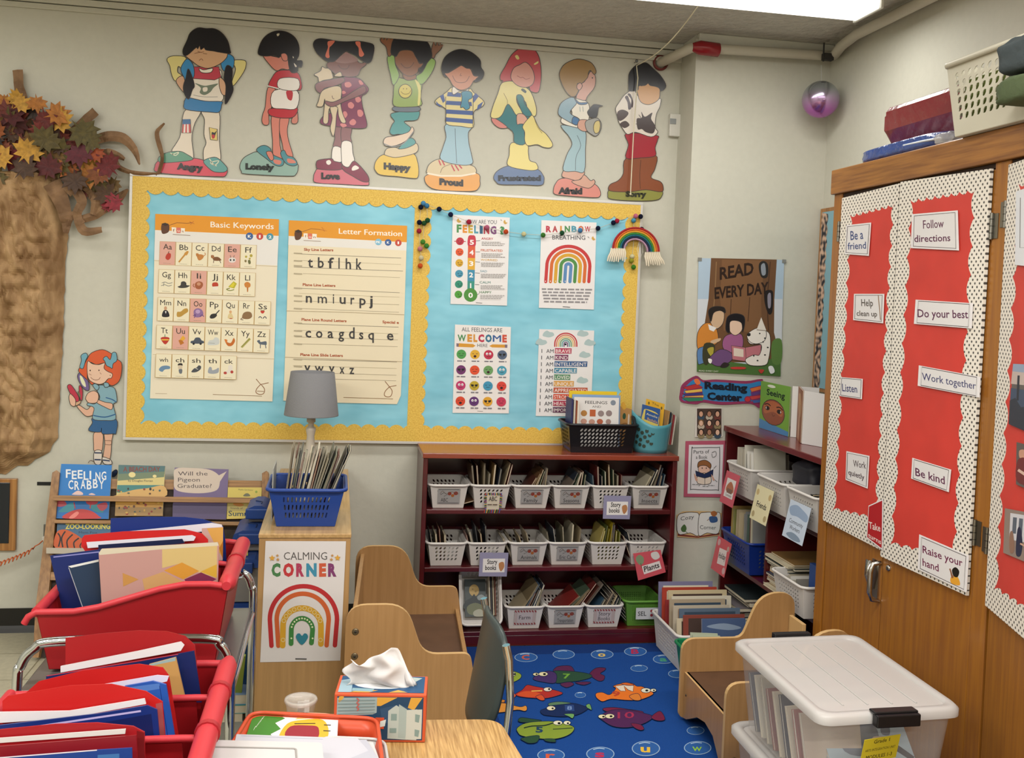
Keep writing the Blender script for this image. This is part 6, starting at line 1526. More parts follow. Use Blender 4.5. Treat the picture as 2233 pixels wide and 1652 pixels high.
a.add([(.66, 2.9, RZ+.0001), (1.84, 2.9, RZ+.0001), (1.84, 4.40, RZ+.0001), (.66, 4.40, RZ+.0001)], [(0, 1, 2, 3)], RGm); a.n = 6
def bub(x, y, rx, ry, ch=None, col='#fff', d='#2f5a98'):
    a.ell(x, y, rx, ry, '#8aa4c0', 28); a.ell(x, y, rx*.93, ry*.9, d, 28); a.line(smoothpts([(x-rx*.5, y-ry*.62), (x-rx*.1, y-ry*.78), (x+rx*.3, y-ry*.7)], False), 5, '#b8ccdc')
    if ch: a.text(ch, x-rx*.38, y+ry*.45, x+rx*.3, y+ry*.48, ry*1.0, col, .03)
for b_ in ((472, 210, 94, 38, 'C', '#c85c40'), (778, 186, 90, 38), (1090, 186, 92, 38, 'o', '#d8b860'), (1360, 163, 92, 37, 'B', '#b03050'), (1590, 225, 88, 38, 'a', '#4a9a78'), (1390, 300, 70, 28), (913, 518, 45, 24), (1700, 345, 75, 34),
        (1848, 808, 72, 35), (1445, 955, 115, 62, 'u', '#d8b040'), (1865, 950, 112, 56, 'w', '#8ab83c'), (675, 1010, 112, 52, 'r', '#c8583c'), (1075, 1000, 115, 58, 's', '#b03050')):
    bub(*b_)
a.draw('''S #8a9e3c 200,330 290,310 370,325 430,350 425,385 370,415 300,430 240,425
S #a8b850 330,345 355,330 385,345 375,365 345,365
C #d8d4b8 362,350 26 18
c #111 378 350 8 7
S #5a7a2c 260,420 310,425 290,440 265,435
S #56284a 700,330 715,295 760,282 830,283 858,310 850,335
S #5c2444 985,350 1040,300 1115,300 1110,320 1075,345 1110,365 1100,400 1060,405 1010,375
S #2c4a38 690,330 800,325 920,335 1000,355 995,380 900,405 800,415 710,420
S #443060 530,380 580,350 650,325 710,340 722,385 700,425 610,415 545,400
S #56284a 750,430 830,415 860,435 800,460
S #56284a 870,420 940,412 1000,418 940,440
C #d8cfa8 552 352 24 13
C #d8cfa8 612 350 38 18
c #111 558 352 9 6;622 351 12 8
t #6a9a3c 772 385 832 387 40 .03|7
S #d8602c 335,490 365,500 390,525 370,545 345,520
S #a8322c 385,515 440,480 480,440 540,450 620,465 700,480 770,505 720,530 620,550 500,545 420,535
s #c8502c 400,515 470,490 560,500 600,530 500,540 430,530
S #c8502c 550,535 600,520 625,560 590,565
p #d8a050 515,485 605,482 603,492 517,495
C #d8d0c0 648 476 34 17
c #111 660 474 10 7
S #d8702a 1040,510 1090,500 1150,520 1200,470 1180,450 1240,430 1330,425 1370,450 1420,455 1500,500 1490,525 1400,560 1300,565 1180,555 1140,560 1090,575 1045,545
P #d8c8b4 1195,450 1265,440 1280,490 1240,490
P #d8c8b4 1260,440 1345,445 1340,495 1300,480
S #c8602a 1240,430 1290,420 1350,440 1300,445
S #d07a34 1310,530 1380,510 1405,560 1350,565
C #d8d4c0 1445 485 40 20
C #d8d4c0 1505 484 24 14
c #111 1452 486 12 8;1510 485 8 6
t #b0422c 1170 530 1235 532 40 .03|9
S #c8662c 150,600 220,570 290,575 300,620 270,660 180,670
S #cf8a3c 215,595 300,590 420,620 470,610 480,640 460,655 400,645 280,665 220,660
S #c07a34 255,560 300,565 290,585 240,580
S #1c2c54 590,650 640,630 720,600 850,590 960,620 975,635 900,680 780,700 640,690 600,675
S #5a7a5c 660,590 740,578 840,590 720,605 660,610
S #6a9a5c 960,605 990,598 1005,645 980,635 965,625
S #6a9a5c 780,680 860,678 850,715 820,700
p #2c4478 785,605 860,605 865,655 790,655
t #7a94c0 805 645 845 645 32 .01|8
C #d8d0b0 675 632 36 19
c #111 688 634 9 7
S #6e2440 1095,635 1180,625 1300,640 1420,660 1380,680 1150,665
S #4e2850 1070,700 1160,650 1300,645 1420,670 1500,695 1490,720 1420,760 1300,790 1180,780 1100,735
S #6e2440 1490,700 1560,655 1600,720 1560,735 1510,725
S #6e2440 1325,755 1400,765 1430,800 1400,812 1350,790
C #d8cfa8 1090 700 32 17
C #d8cfa8 1152 698 38 20
c #111 1100 702 10 7;1162 699 12 8
t #9a3050 1215 715 1350 712 52 .01|10
S #2c4a34 410,740 430,710 520,720 600,735 480,750
S #7e9236 400,795 470,755 600,740 720,745 850,780 855,820 800,860 700,885 560,880 440,860 405,830
S #2c4a34 430,880 520,860 580,860 560,910 500,920 460,905
S #2c4a34 620,885 700,885 710,910 640,905
k #24342c 10 455,795 520,780 620,775 690,755
k #24342c 6 690,805 780,800 850,795
C #d8d4b8 730 753 38 19
C #d8d4b8 805 753 30 17
c #111 740 757 12 9;812 757 9 7
t #24405a 550 830 610 832 46 .04|5''')
a.build('rug', None, 'blue classroom rug with numbered fish and letter bubbles', 'rug')

# ================================================================ CALMING SHELF
BR1 = wood('#ab8555', '#a07c4e', 2, 8, .42); BR1y = wood('#bf9b68', '#a68452', 1, 9, .36)
cs = thing('low_shelf', 'low wooden shelf unit end-on with the Calming Corner poster on its end', 'shelf', (-.09, 4.18, 0))
lx, rx_, ny_, fy_, hz_ = -.247, .068, 3.52, 4.832, .778
bcb(cs, 'end_panel', (lx, ny_, 0), (rx_, ny_+.02, hz_-.016), BR1, .002); bcb(cs, 'end_panel', (lx, fy_-.02, 0), (rx_, fy_, hz_-.016), BR1, .002)
bcb(cs, 'top', (lx-.002, ny_-.004, hz_-.016), (rx_+.002, fy_, hz_), BR1y, .003); bcb(cs, 'back_panel', (rx_-.012, ny_+.02, .02), (rx_, fy_-.02, hz_-.016), BR1, .001)
for z in (.04, .40): bcb(cs, 'shelf', (lx, ny_+.02, z), (rx_-.012, fy_-.02, z+.018), BR1y, .001)
cp = crop(plane((0, ny_-.0005, 0), (0, -1, 0)), 540, 800, 1.939)
a = Art(cp, o0=.0012, step=.00006); a.slab([(76, 735), (416, 736), (392, 1240), (53, 1247)], '#d2cdca', .0008)
a.text('CALMING', 153, 814, 336, 814, 34, '#55504e', .0)
for ch, x, w, h in zip('CORNER', (101, 150, 205, 248, 302, 340), (38, 46, 34, 44, 30, 36), ['#4a7a4c', '#b8383c', '#a83c58', '#3f86a0', '#c0583c', '#7a3c68']): a.text(ch, x, 882, x+w, 881, 52, h, .06)
for i, h in enumerate(('#b02c30', '#c05c30')):
    r = 142-i*32; P = [(236-i*3+r*cos(pi+pi*k/30), 1066+(r*.99)*sin(pi+pi*k/30)) for k in range(31)]
    P = [(P[0][0]+1, 1175)]+[(p[0]-(p[0]-236)*0, p[1]) for p in P]+[(P[-1][0]-9, 1175)]; P[0] = (P[1][0]+7, 1177); a.line(P, 19, h)
    for e in (P[0], P[-1]): a.ell(e[0], e[1], 9.5, 9.5, h, 12)
r = 80; P = [(230+r*cos(pi+pi*k/30), 1092+r*.93*sin(pi+pi*k/30)) for k in range(31)]; P = [(148, 1177)]+P+[(310, 1172)]; a.line(P, 24, '#c8982c'); a.ell(148, 1177, 12, 11, '#c8982c', 12); a.ell(310, 1170, 12, 11, '#c8982c', 12)
for k in range(12):
    t = k/11; xx = 230+r*cos(pi+pi*t) if 0 < t < 1 else (150, 308)[k > 5]; yy = 1092+r*.93*sin(pi+pi*t)+(60 if t in (0, 1) else 0); a.line([(xx+8*cos(j), yy+8*sin(j)) for j in [q*.7 for q in range(10)]], 2.5, '#d8c898')
r = 45; P = [(230+r*cos(pi+pi*k/30), 1110+r*1.1*sin(pi+pi*k/30)) for k in range(31)]; P = [(184, 1168)]+P+[(270, 1166)]; a.line(P, 20, '#3c7a3c'); a.ell(184, 1168, 10, 9, '#3c7a3c', 12); a.ell(270, 1165, 10, 9, '#3c7a3c', 12)
for k in range(13): t = k/12; a.ell(230+r*cos(pi+pi*t), 1110+r*1.1*sin(pi+pi*t)+(35 if k in (0, 12) else 0), 4, 4, '#d0d8b0', 8)
a.draw('''s #2f7a8c 230,1172 206,1145 208,1128 220,1124 230,1134 240,1124 252,1128 254,1145
l #444 4 202,1231 250,1232''')
def star(x, y, R, h): a.poly([(x+(R if k % 2 == 0 else R*.45)*cos(-pi/2+k*pi/5), y+(R if k % 2 == 0 else R*.45)*sin(-pi/2+k*pi/5)) for k in range(10)], h)
for x, y, R, h in ((104, 806, 14, '#cf9a3c'), (126, 795, 7, '#b8884c'), (128, 812, 8, '#b8884c'), (380, 805, 14, '#cf9a3c'), (358, 795, 7, '#b8884c'), (354, 812, 8, '#b8884c')): star(x, y, R, h)
a.build('calming_poster', None, 'Calming Corner rainbow poster taped to the end of the low shelf', 'poster')
# lamp
lp = thing('table_lamp', 'table lamp with grey drum shade on a white turned base', 'lamp', (-.108, 4.60, hz_))
g = M(); g.lathe([(.10, 0), (.1225, -.002), (.1185, 0)], (-.108, 4.60, 1.066), mt('#8c8c8e', .8), 40)
g.lathe([(.1225, 0), (.0985, .195), (.0975, .196), (.1205, .001)], (-.108, 4.60, 1.066), mt('#7e7e80', .85, bump=.4, scale=250, bs=.3), 40); g.build('lamp_shade', lp)
g = M(); g.lathe([(.0, 0), (.07, 0), (.075, .012), (.05, .022), (.03, .03), (.022, .05), (.03, .08), (.03, .11), (.02, .15), (.017, .19), (.022, .215), (.022, .225), (.013, .235), (.013, .25), (.02, .255), (.02, .27), (.01, .275), (.01, .30)], (-.108, 4.60, hz_+.001), mt('#b8b0a2', .45), 28); g.build('lamp_base', lp)
g = M(); g.tube([(-.108, 4.6, 1.06), (-.108, 4.6, 1.14)], .004, ST, 8); g.ball((-.108, 4.6, 1.17), .028, mt('#e8e4dc', .4), 16); g.build('bulb', lp)
for k in range(3): a_ = k*2*pi/3; g = M(); g.tube([(-.108, 4.6, 1.075), (-.108+.12*cos(a_), 4.6+.12*sin(a_), 1.07)], .0015, ST, 6); g.build('shade_spoke', lp)
# blue basket of thin books
BLB = mt('#1f3f88', .38)
bk = basket('book_basket', 'blue basket crammed with thin books on the low shelf in front of the lamp', .262, .30, .135, BLB, (-.092, 3.60, hz_+.002), 0, None, wb=.205, db=.25, nx=12, ny=3, snx=10, shape='tall', fill=.7, slant=.15, rim=.007, v1=.84)
books_in(bk, 30, (-.085, .055), .05, .006, (.225, .285), (.12, .36), 'thin book packed upright in the blue basket before the lamp', 'thin books packed in the blue basket', dr=(.14, .2), wr=(.003, .0065),
    pal=['#3a4a50', '#6a6c60', '#8a8470', '#2c3034', '#5a5c50', '#7a3a34', '#a89c80', '#50504a', '#c8c0a8', '#1c2c48', '#8a5a48', '#6a7468', '#b8b4a8', '#c05030'])
g = book_mesh(.004, .18, .19, '#9aa0a4'); 
for p in g.v: p.x -= .125; p.z += hz_+.012; p.y += 3.66; p.x -= .09
g.build('paperback_book', None, 'pale thin book standing alone at the left side of the blue basket', 'book')

# ================================================================ WOODEN TODDLER SEATS
CHW = wood('#a98152', '#9f784a', 2, 8, .4); EDG = mt('#c4a06c', .5); BRN = mt('#5d4230', .45, var=.2, scale=12)
def seat_unit(name, label, prof, X0, Yn, Yf, shear, sgn_, seat, backb, rail, locx):
    t = thing(name, label, 'chair', locx)
    F = lambda u, v, w: V((X0+sgn_*u+shear*(w-Yn), w, v))
    for ya in (Yn, Yf-.018):
        g = M(); g.prism(smooth_profile(prof), F, ya, ya+.018, CHW, EDG); g.build('side_panel', t, bevel=.003)
    def bd(nm, u0, u1, z0, z1, m, arch=False):
        g = M(); Y0, Y1 = Yn+.018, Yf-.018
        if arch:
            P = [(0, z1), (1, z1)]+[(1-.06, z0)]+[(.94-.88*k/10, z0+(z1-z0)*.55*sin(pi*k/10)) for k in range(11)]+[(0, z0)]
            P = [(0, z1), (1, z1), (1, z0), (.93, z0)]+[(.93-.86*k/12, z0+(z1-z0)*.5*sin(pi*k/12)**.6) for k in range(1, 12)]+[(.07, z0), (0, z0)]
            g.prism(P, lambda u, v, w: F(w, v, Y0+(Y1-Y0)*u), u0, u1, m, EDG)
        else:
            vs = [F(u, z, y) for z in (z0, z1) for u, y in ((u0, Y0), (u1, Y0), (u1, Y1), (u0, Y1))]; g.add(vs, [(0, 3, 2, 1), (4, 5, 6, 7), (0, 1, 5, 4), (1, 2, 6, 5), (2, 3, 7, 6), (3, 0, 4, 7)], m)
        g.build(nm, t, bevel=.002)
    bd('seat', seat[0], seat[1], seat[2]-.016, seat[2], BRN)
    bd('backrest', backb[0], backb[0]+.016, backb[1], backb[2], CHW)
    if rail: bd('front_rail', rail[0], rail[0]+.016, rail[1], rail[2], CHW, rail[3])
    return t
def smooth_profile(P):
    out = []
    for i, (x, y, r) in enumerate(P):
        if r == 0: out.append((x, y)); continue
        a, b = P[i-1], P[(i+1) % len(P)]; p = V((x, y)); da = (V(a[:2])-p).normalized(); db = (V(b[:2])-p).normalized()
        s = p+da*r; e = p+db*r
        for k in range(7): q = k/6; out.append(tuple(s*(1-q)**2+p*2*q*(1-q)+e*q*q))
    return out
s1 = seat_unit('toddler_bench', 'wooden bench seat with stepped side panels beside the Calming Corner shelf',
    [(0, 0, 0), (0, .562, .07), (.205, .562, .07), (.268, .386, .05), (.435, .386, .03), (.50, .0, 0)], .058, 3.392, 4.215, .058, 1, (.06, .445, .268), (.02, .27, .53), (.43, .14, .29, False), (.3, 3.8, 0))
for z in (.47, .385):
    g = M(); g.lathe([(0, -.002), (.009, -.002), (.012, 0), (.012, .004)], (.092, 3.391, z), mt('#7a6c54', .3, metal=.8), 16, axis=1); g.lathe([(0, -.0035), (.004, -.0035), (.004, 0)], (.092, 3.391, z), mt('#2a2520', .5), 10, axis=1); g.build('bolt', s1)
s2 = seat_unit('toddler_chair', 'wooden toddler chair with stepped side panels on the rug behind the clear bin',
    [(0, .02, .02), (0, .33, .055), (.245, .33, .03), (.318, .507, .075), (.46, .507, .06), (.475, .02, .02)], 1.362, 3.2, 3.668, .0, 1, (.02, .43, .20), (.43, .2, .35), None, (1.6, 3.45, RZ))
g = M(); g.prism([(0, .02), (.05, .02), (.12, .085), (.2, .1), (.28, .085), (.39, .03), (.432, .02), (.432, .2), (0, .2)], lambda u, v, w: V((1.376+w, 3.218+u, v)), 0, .016, CHW, EDG); g.build('front_rail', s2)
for z in (.17, .06): g = M(); g.lathe([(0, -.002), (.008, -.002), (.011, 0), (.011, .004)], (1.40, 3.199, z), mt('#5a4630', .4), 14, axis=1); g.build('bolt', s2)
for y in (3.22, ): g = M(); g.lathe([(0, -.002), (.004, -.001), (.004, .004)], (1.374, 3.62, .12), mt('#3a2a1c', .4), 10, axis=0); g.build('bolt', s2)
bcb(s2, 'back_rail', (1.80, 3.53, .335), (1.815, 3.648, .42), EDG, .002)

# ================================================================ STUDENT CHAIR
sc = thing('student_chair', 'school chair with dark grey-green shell and chrome frame beside the desk', 'chair', (.35, 2.8, 0))
SHL = mt('#384140', .35)
def shell(u, v):
    p, q = 2*u-1, 2*v-1
    k = max(abs(p), abs(q)) or 1; n_ = (abs(p)**3.2+abs(q)**3.2)**(1/3.2) or 1
    p, q = p*k/n_, q*k/n_
    return V((.468-.035*(1-p*p)+.025*q, 2.80+.20*p, .565+.155*q-.012*p))
g = M(); g.grid(shell, 20, 14, SHL); g.build('backrest', sc, solid=.012)
g = M(); g.grid(lambda u, v: V((.14+.30*u, 2.64+.34*v, .275+.02*(2*v-1)**2)), 12, 12, SHL); g.build('seat', sc, solid=.009)
CHR = mt('#c8ccd0', .1, metal=1)
for y in (2.585, 3.0):
    g = M(); g.tube([(.47, y, .70), (.48, y, .66), (.488, y, .55), (.475, y, .36), (.44, y, .27), (.30, y+(.06 if y < 2.8 else -.03), .262), (.16, y+(.06 if y < 2.8 else -.03), .26)], .011, CHR, 10); g.build('back_tube', sc)
    g = M(); g.tube([(.42, y, .27), (.47, y, .2), (.50, y, .012)], .011, CHR, 10); g.build('leg', sc)
    g = M(); g.tube([(.16, y+(.06 if y < 2.8 else -.03), .26), (.12, y, .2), (.06, y, .012)], .011, CHR, 10); g.build('leg', sc)
# ================================================================ DESK WITH TISSUES
DW = wood('#c29c62', '#96703c', 1, 22, .4, .2); TZ = .55
dk = thing('desk', 'light wood-grain desk with rounded corner in the foreground', 'desk', (.1, 1.9, 0))
P = smooth_profile([(-.175, 2.505, .04), (.437, 2.468, .05), (.56, 1.25, .05), (-.18, 1.25, .05)])
M().prism(P, lambda u, v, w: V((u, v, w)), TZ-.028, TZ, DW, mt('#8a6a3c', .5)).build('desktop', dk, bevel=.004)
bcb(dk, 'apron', (-.14, 1.4, TZ-.11), (.36, 2.38, TZ-.028), mt('#6a6a68', .4), .003)
for x, y in ((-.15, 2.40), (.37, 2.36), (-.15, 1.36), (.45, 1.36)): g = M(); g.tube([(x, y, TZ-.03), (x, y, 0)], .014, CHR, 10); g.build('leg', dk)
# tissue box
tz = thing('tissue_box', 'orange-edged tissue box with book pattern and a tissue pulled up', 'tissue box', (.13, 2.42, TZ))
A0, A1 = V((.020, 2.372, TZ+.001)), V((.238, 2.348, TZ+.001)); dv = V((.014, .118, 0)); hh = V((0, 0, .116)); ORG = mt('#c2502c', .4)
g = M(); vs = [A0, A1, A1+dv, A0+dv]; vs = vs+[p+hh for p in vs]; g.add(vs, [(0, 3, 2, 1), (4, 5, 6, 7), (0, 1, 5, 4), (1, 2, 6, 5), (2, 3, 7, 6), (3, 0, 4, 7)], ORG)
g.build('carton', tz, bevel=.002)
a = Art(quad(A0+hh, A1+hh, A1, A0, 190, 100), o0=.0006, step=.00005)
a.draw('''p #1f3f5c 6,5 184,5 184,95 6,95
p #8fa0a0 6,8 88,6 88,38 80,42 6,46
p #9fb0ac 6,46 30,44 30,60 6,70
s #c8963c 10,6 20,6 10,18
p #c8963c 88,6 130,6 96,24 88,24
p #c8963c 158,6 182,6 160,40 150,34
p #2c4a68 95,30 135,20 184,40 184,60 100,60
p #aab4ae 112,34 128,22 146,32 172,30 172,95 112,92
p #9aa8a4 134,20 150,30 158,50 148,92 134,90
p #b8bcb4 150,32 182,30 182,92 150,94
p #7a908c 118,40 130,40 130,54 118,54
p #7a908c 116,70 130,70 130,80 116,80
p #7a908c 168,40 178,42 176,58 168,56
p #7a908c 168,72 178,74 176,88 168,86
p #c04a2c 86,48 104,48 104,72 86,72
p #c8d0cc 96,56 108,52 106,66 96,68''')
for k in range(5): a.line([(8, 14+k*7), (84, 12+k*6.5)], 1.2, '#6a8080')
for k in range(3): a.line([(46, 8+k*9), (51, 12+k*9), (48, 16+k*9)], 3, '#b05a50')
a.build('front_print', tz)
a = Art(quad(A0+hh+dv, A1+hh+dv, A1+hh, A0+hh, 190, 100), o0=.0006, step=.00005)
a.draw('''p #1f4a70 6,5 184,5 184,92 6,92
p #8fa8b4 6,30 30,20 34,92 6,92
p #c8963c 30,92 70,92 88,80 50,80
p #c8963c 110,92 150,90 130,78
p #7fa0a8 34,70 80,74 76,88 34,86
p #a8b4b0 150,8 178,14 160,40''')
a.ell(95, 44, 62, 30, '#d0d0d0'); a.build('top_print', tz)
TIS = mt('#c9c6c4', .9)
def tis(u, v):
    b = A0.lerp(A1, .09+.76*u)+hh+dv*(.42+.1*sin(6*u)); pk = .032+.06*(max(0, sin(pi*(u*.75+.02)))**1)*(.25+.75*min(1, max(0, (u-.3)*2.4)))+.03*(1-u)**2
    if u > .82: pk -= (u-.82)*.35
    return b+V((.012*sin(9*v+4*u)+.03*(v)*(.5-u)*.4, .022*sin(7*u+3*v)*v+.018*sin(3+13*u)*v, pk*v))
g = M(); g.grid(tis, 36, 14, TIS); g.build('tissue', tz, solid=.0006)
# lidded cup
cu = thing('lidded_cup', 'clear plastic cup with a flat lid standing behind the orange tray', 'cup', (-.06, 2.45, TZ))
CLR = mt('#d8d2c6', .1, alpha=.25, spec=.8)
g = M(); g.lathe([(0, .001), (.026, .001), (.037, .07), (.0375, .072)], (-.06, 2.45, TZ), CLR, 32); g.build('cup_body', cu)
g = M(); g.lathe([(.039, .068), (.0405, .072), (.039, .077), (.032, .077), (.031, .074), (0, .0745)], (-.06, 2.45, TZ), mt('#d0ccc4', .15, alpha=.4, spec=.8), 32); g.build('lid', cu)
g = M()
for k in range(10): a_ = rnd.uniform(0, 6.28); r_ = rnd.uniform(0, .022); g.box((-.06+r_*cos(a_)-.006, 2.45+r_*sin(a_)-.006, TZ+.045), (-.06+r_*cos(a_)+.006, 2.45+r_*sin(a_)+.006, TZ+.068), mt('#b8aca0', .4), R=Matrix.Rotation(a_, 3, 'X'))
g.build('wrapped_sweets', cu)
# orange tray of papers and puzzle card
OT = mt('#c24a2a', .35)
ot = thing('tray', 'orange-red plastic tray with rounded rim holding papers and a puzzle card', 'tray', (-.02, 2.34, TZ))
tp = plane((0, 0, .612), (0, 0, 1))
tc_ = [tp(548, 1552), tp(822, 1566), tp(836, 1680), tp(470, 1680)]
def rrect(c, r=.03, z=None, k=5):
    out = []
    for i in range(4):
        p = V(c[i]); a_, b_ = V(c[i-1]), V(c[(i+1) % 4]); s = p+(a_-p).normalized()*r; e = p+(b_-p).normalized()*r
        for j in range(k+1): q = j/k; o_ = s*(1-q)**2+p*2*q*(1-q)+e*q*q; out.append(V((o_.x, o_.y, z if z is not None else o_.z)))
    return out
def tray(t, c, z0, z1, inset, m, rim=.005, name='body'):
    T_ = rrect(c, .035, z1); cx = sum(p.x for p in T_)/len(T_); cy = sum(p.y for p in T_)/len(T_)
    Bt = [V((cx+(p.x-cx)*inset, cy+(p.y-cy)*inset, z0)) for p in T_]; n = len(T_)
    g = M(); g.add(T_+Bt, [(i, (i+1) % n, n+(i+1) % n, n+i) for i in range(n)], m, True); g.add(Bt, [list(range(n))], m); g.build(name, t, solid=.003)
    g = M(); g.tube(T_, rim, m, 8, True); g.build('rim', t)
tray(ot, tc_, TZ+.003, .612, .9, OT)
def flatcard(px4, z, h, spec, name, label, cat, W=100, H=100, dz=(0, 0, 0, 0)):
    P_ = plane((0, 0, z), (0, 0, 1)); c = [P_(*p)+V((0, 0, d)) for p, d in zip(px4, dz)]
    g = quad(*c, W, H, n=(0, 0, 1)); a = Art(g, o0=.0015, step=.00005, lw=2); a.slab([(0, 0), (W, 0), (W, H), (0, H)], h, .001)
    if spec: a.draw(spec)
    return a.build(name, None, label, cat)
flatcard([(555, 1552), (738, 1558), (735, 1610), (535, 1600)], .606, '#d8d4d0', '''p #3f7a2c 0,0 36,0 30,10 38,22 28,40 36,60 26,80 34,100 0,100
T #d8d8cc 6 70 14 14 10 .01|Puzzles
s #c8a02c 36,90 42,40 60,24 82,22 90,60 84,96 50,98
s #8a2430 44,88 46,50 66,44 78,50 76,92
l #1c1c1c 3 50,40 74,36
p #d8b060 50,24 60,0 92,0 76,16
s #d89a80 60,0 90,0 74,18
l #2a2a2a 3 84,40 92,40
l #2a2a2a 3 84,60 92,60''', 'puzzle_card', 'green and white puzzle card lying in the orange tray', 'card', dz=(0, 0, -.012, -.012))
WHT = ['#b6b5bc', '#a9a9b2', '#bdbbba', '#a2a3ac']
r_t = random.Random(9)
for k in range(7):
    dx = r_t.uniform(-12, 14); flatcard([(516+dx+k*5, 1600+k*5), (780+dx*.5+(k % 3)*14, 1604+k*6), (838-k*3, 1670), (500+k*6, 1665)], .60-.0045*k+.02, WHT[k % 4], 'l #8a90a0 1.5 4,6 70,8', 'paper_sheet', 'loose white paper in the heap on the orange tray', 'paper', dz=(r_t.uniform(-.004, .003), r_t.uniform(-.008, .0), 0, 0))['group'] = 'loose papers heaped on the orange tray'
wt = thing('white_tub', 'white round-edged tub under the papers at the right of the orange tray', 'tub', (.08, 2.2, TZ))
P_ = plane((0, 0, .60), (0, 0, 1)); tray(wt, [P_(700, 1606), (P_(838, 1612)), P_(852, 1700), P_(690, 1700)], TZ+.002, .60, .85, mt('#b8b5b2', .35), .004)
fb_ = thing('folder_box', 'white flat plastic case lying in the foreground at the bottom edge', 'case', (-.15, 2.2, TZ))
P_ = plane((0, 0, .645), (0, 0, 1)); c = [P_(452, 1612), P_(702, 1618), P_(712, 1720), P_(415, 1720)]
g = M(); T_ = rrect(c, .012, .645); Bt = [V((p.x, p.y, TZ+.002)) for p in T_]; n = len(T_); g.add(T_+Bt, [(i, (i+1) % n, n+(i+1) % n, n+i) for i in range(n)], mt('#bfbcba', .3)); g.add(T_, [list(range(n))], mt('#bfbcba', .3)); g.build('case_body', fb_)
P_ = plane((0, 0, .6455), (0, 0, 1)); c = [P_(462, 1628), P_(645, 1632), P_(652, 1720), P_(440, 1720)]
g = M(); g.tube(rrect(c, .006, .6462), .0018, mt('#98948f', .4), 6, True); g.build('lid_ridge', fb_)

# ================================================================ BOOK CART WITH RED TUBS
RT = mt('#8c1218', .42, spec=.4); RTR = mt('#b8323a', .4, spec=.4)
ct = thing('book_cart', 'chrome framed book cart holding the far red tub', 'cart', (-.5, 2.95, 0))
for Y, nm in ((2.63, 0), (3.30, 1)):
    z_ = .718 if nm == 0 else .69
    P = [(-.765, Y, .04), (-.765, Y, .58), (-.755, Y, .66), (-.725, Y, .70), (-.665, Y, z_), (-.32, Y, z_), (-.275, Y, .70), (-.252, Y, .66), (-.245, Y, .58), (-.245, Y, .04)]
    Q = [V((q[0], Y, q[1])) for q in smoothpts([(p[0], p[2]) for p in P], False, 6)]; g = M(); g.tube(Q, .0125, CHR, 12); g.build('end_hoop', ct)
    for x in (-.765, -.245): g = M(); g.ball((x, Y, .028), .027, mt('#222', .5), 12, (.5, 1, 1)); g.build('caster', ct)
for x in (-.765, -.245): g = M(); g.tube([(x, 2.63, .57), (x, 3.30, .57)], .009, CHR, 8); g.build('side_rail', ct); g = M(); g.tube([(x, 2.63, .2), (x, 3.30, .2)], .009, CHR, 8); g.build('side_rail', ct)
bcb(ct, 'shelf', (-.76, 2.64, .575), (-.25, 3.29, .59), mt('#8a8886', .3, metal=.7), .002); bcb(ct, 'shelf', (-.76, 2.64, .2), (-.25, 3.29, .215), mt('#8a8886', .3, metal=.7), .002)
ct2 = thing('book_cart', 'chrome framed book cart holding the nearest red tub', 'cart', (-.5, 2.2, 0))
bcb(ct2, 'shelf', (-.76, 1.55, .455), (-.25, 2.55, .47), mt('#8a8886', .3, metal=.7), .002)
for Y in (1.55, 2.55):
    for x in (-.765, -.245): g = M(); g.tube([(x, Y, .0), (x, Y, .47)], .012, CHR, 10); g.build('post', ct2)
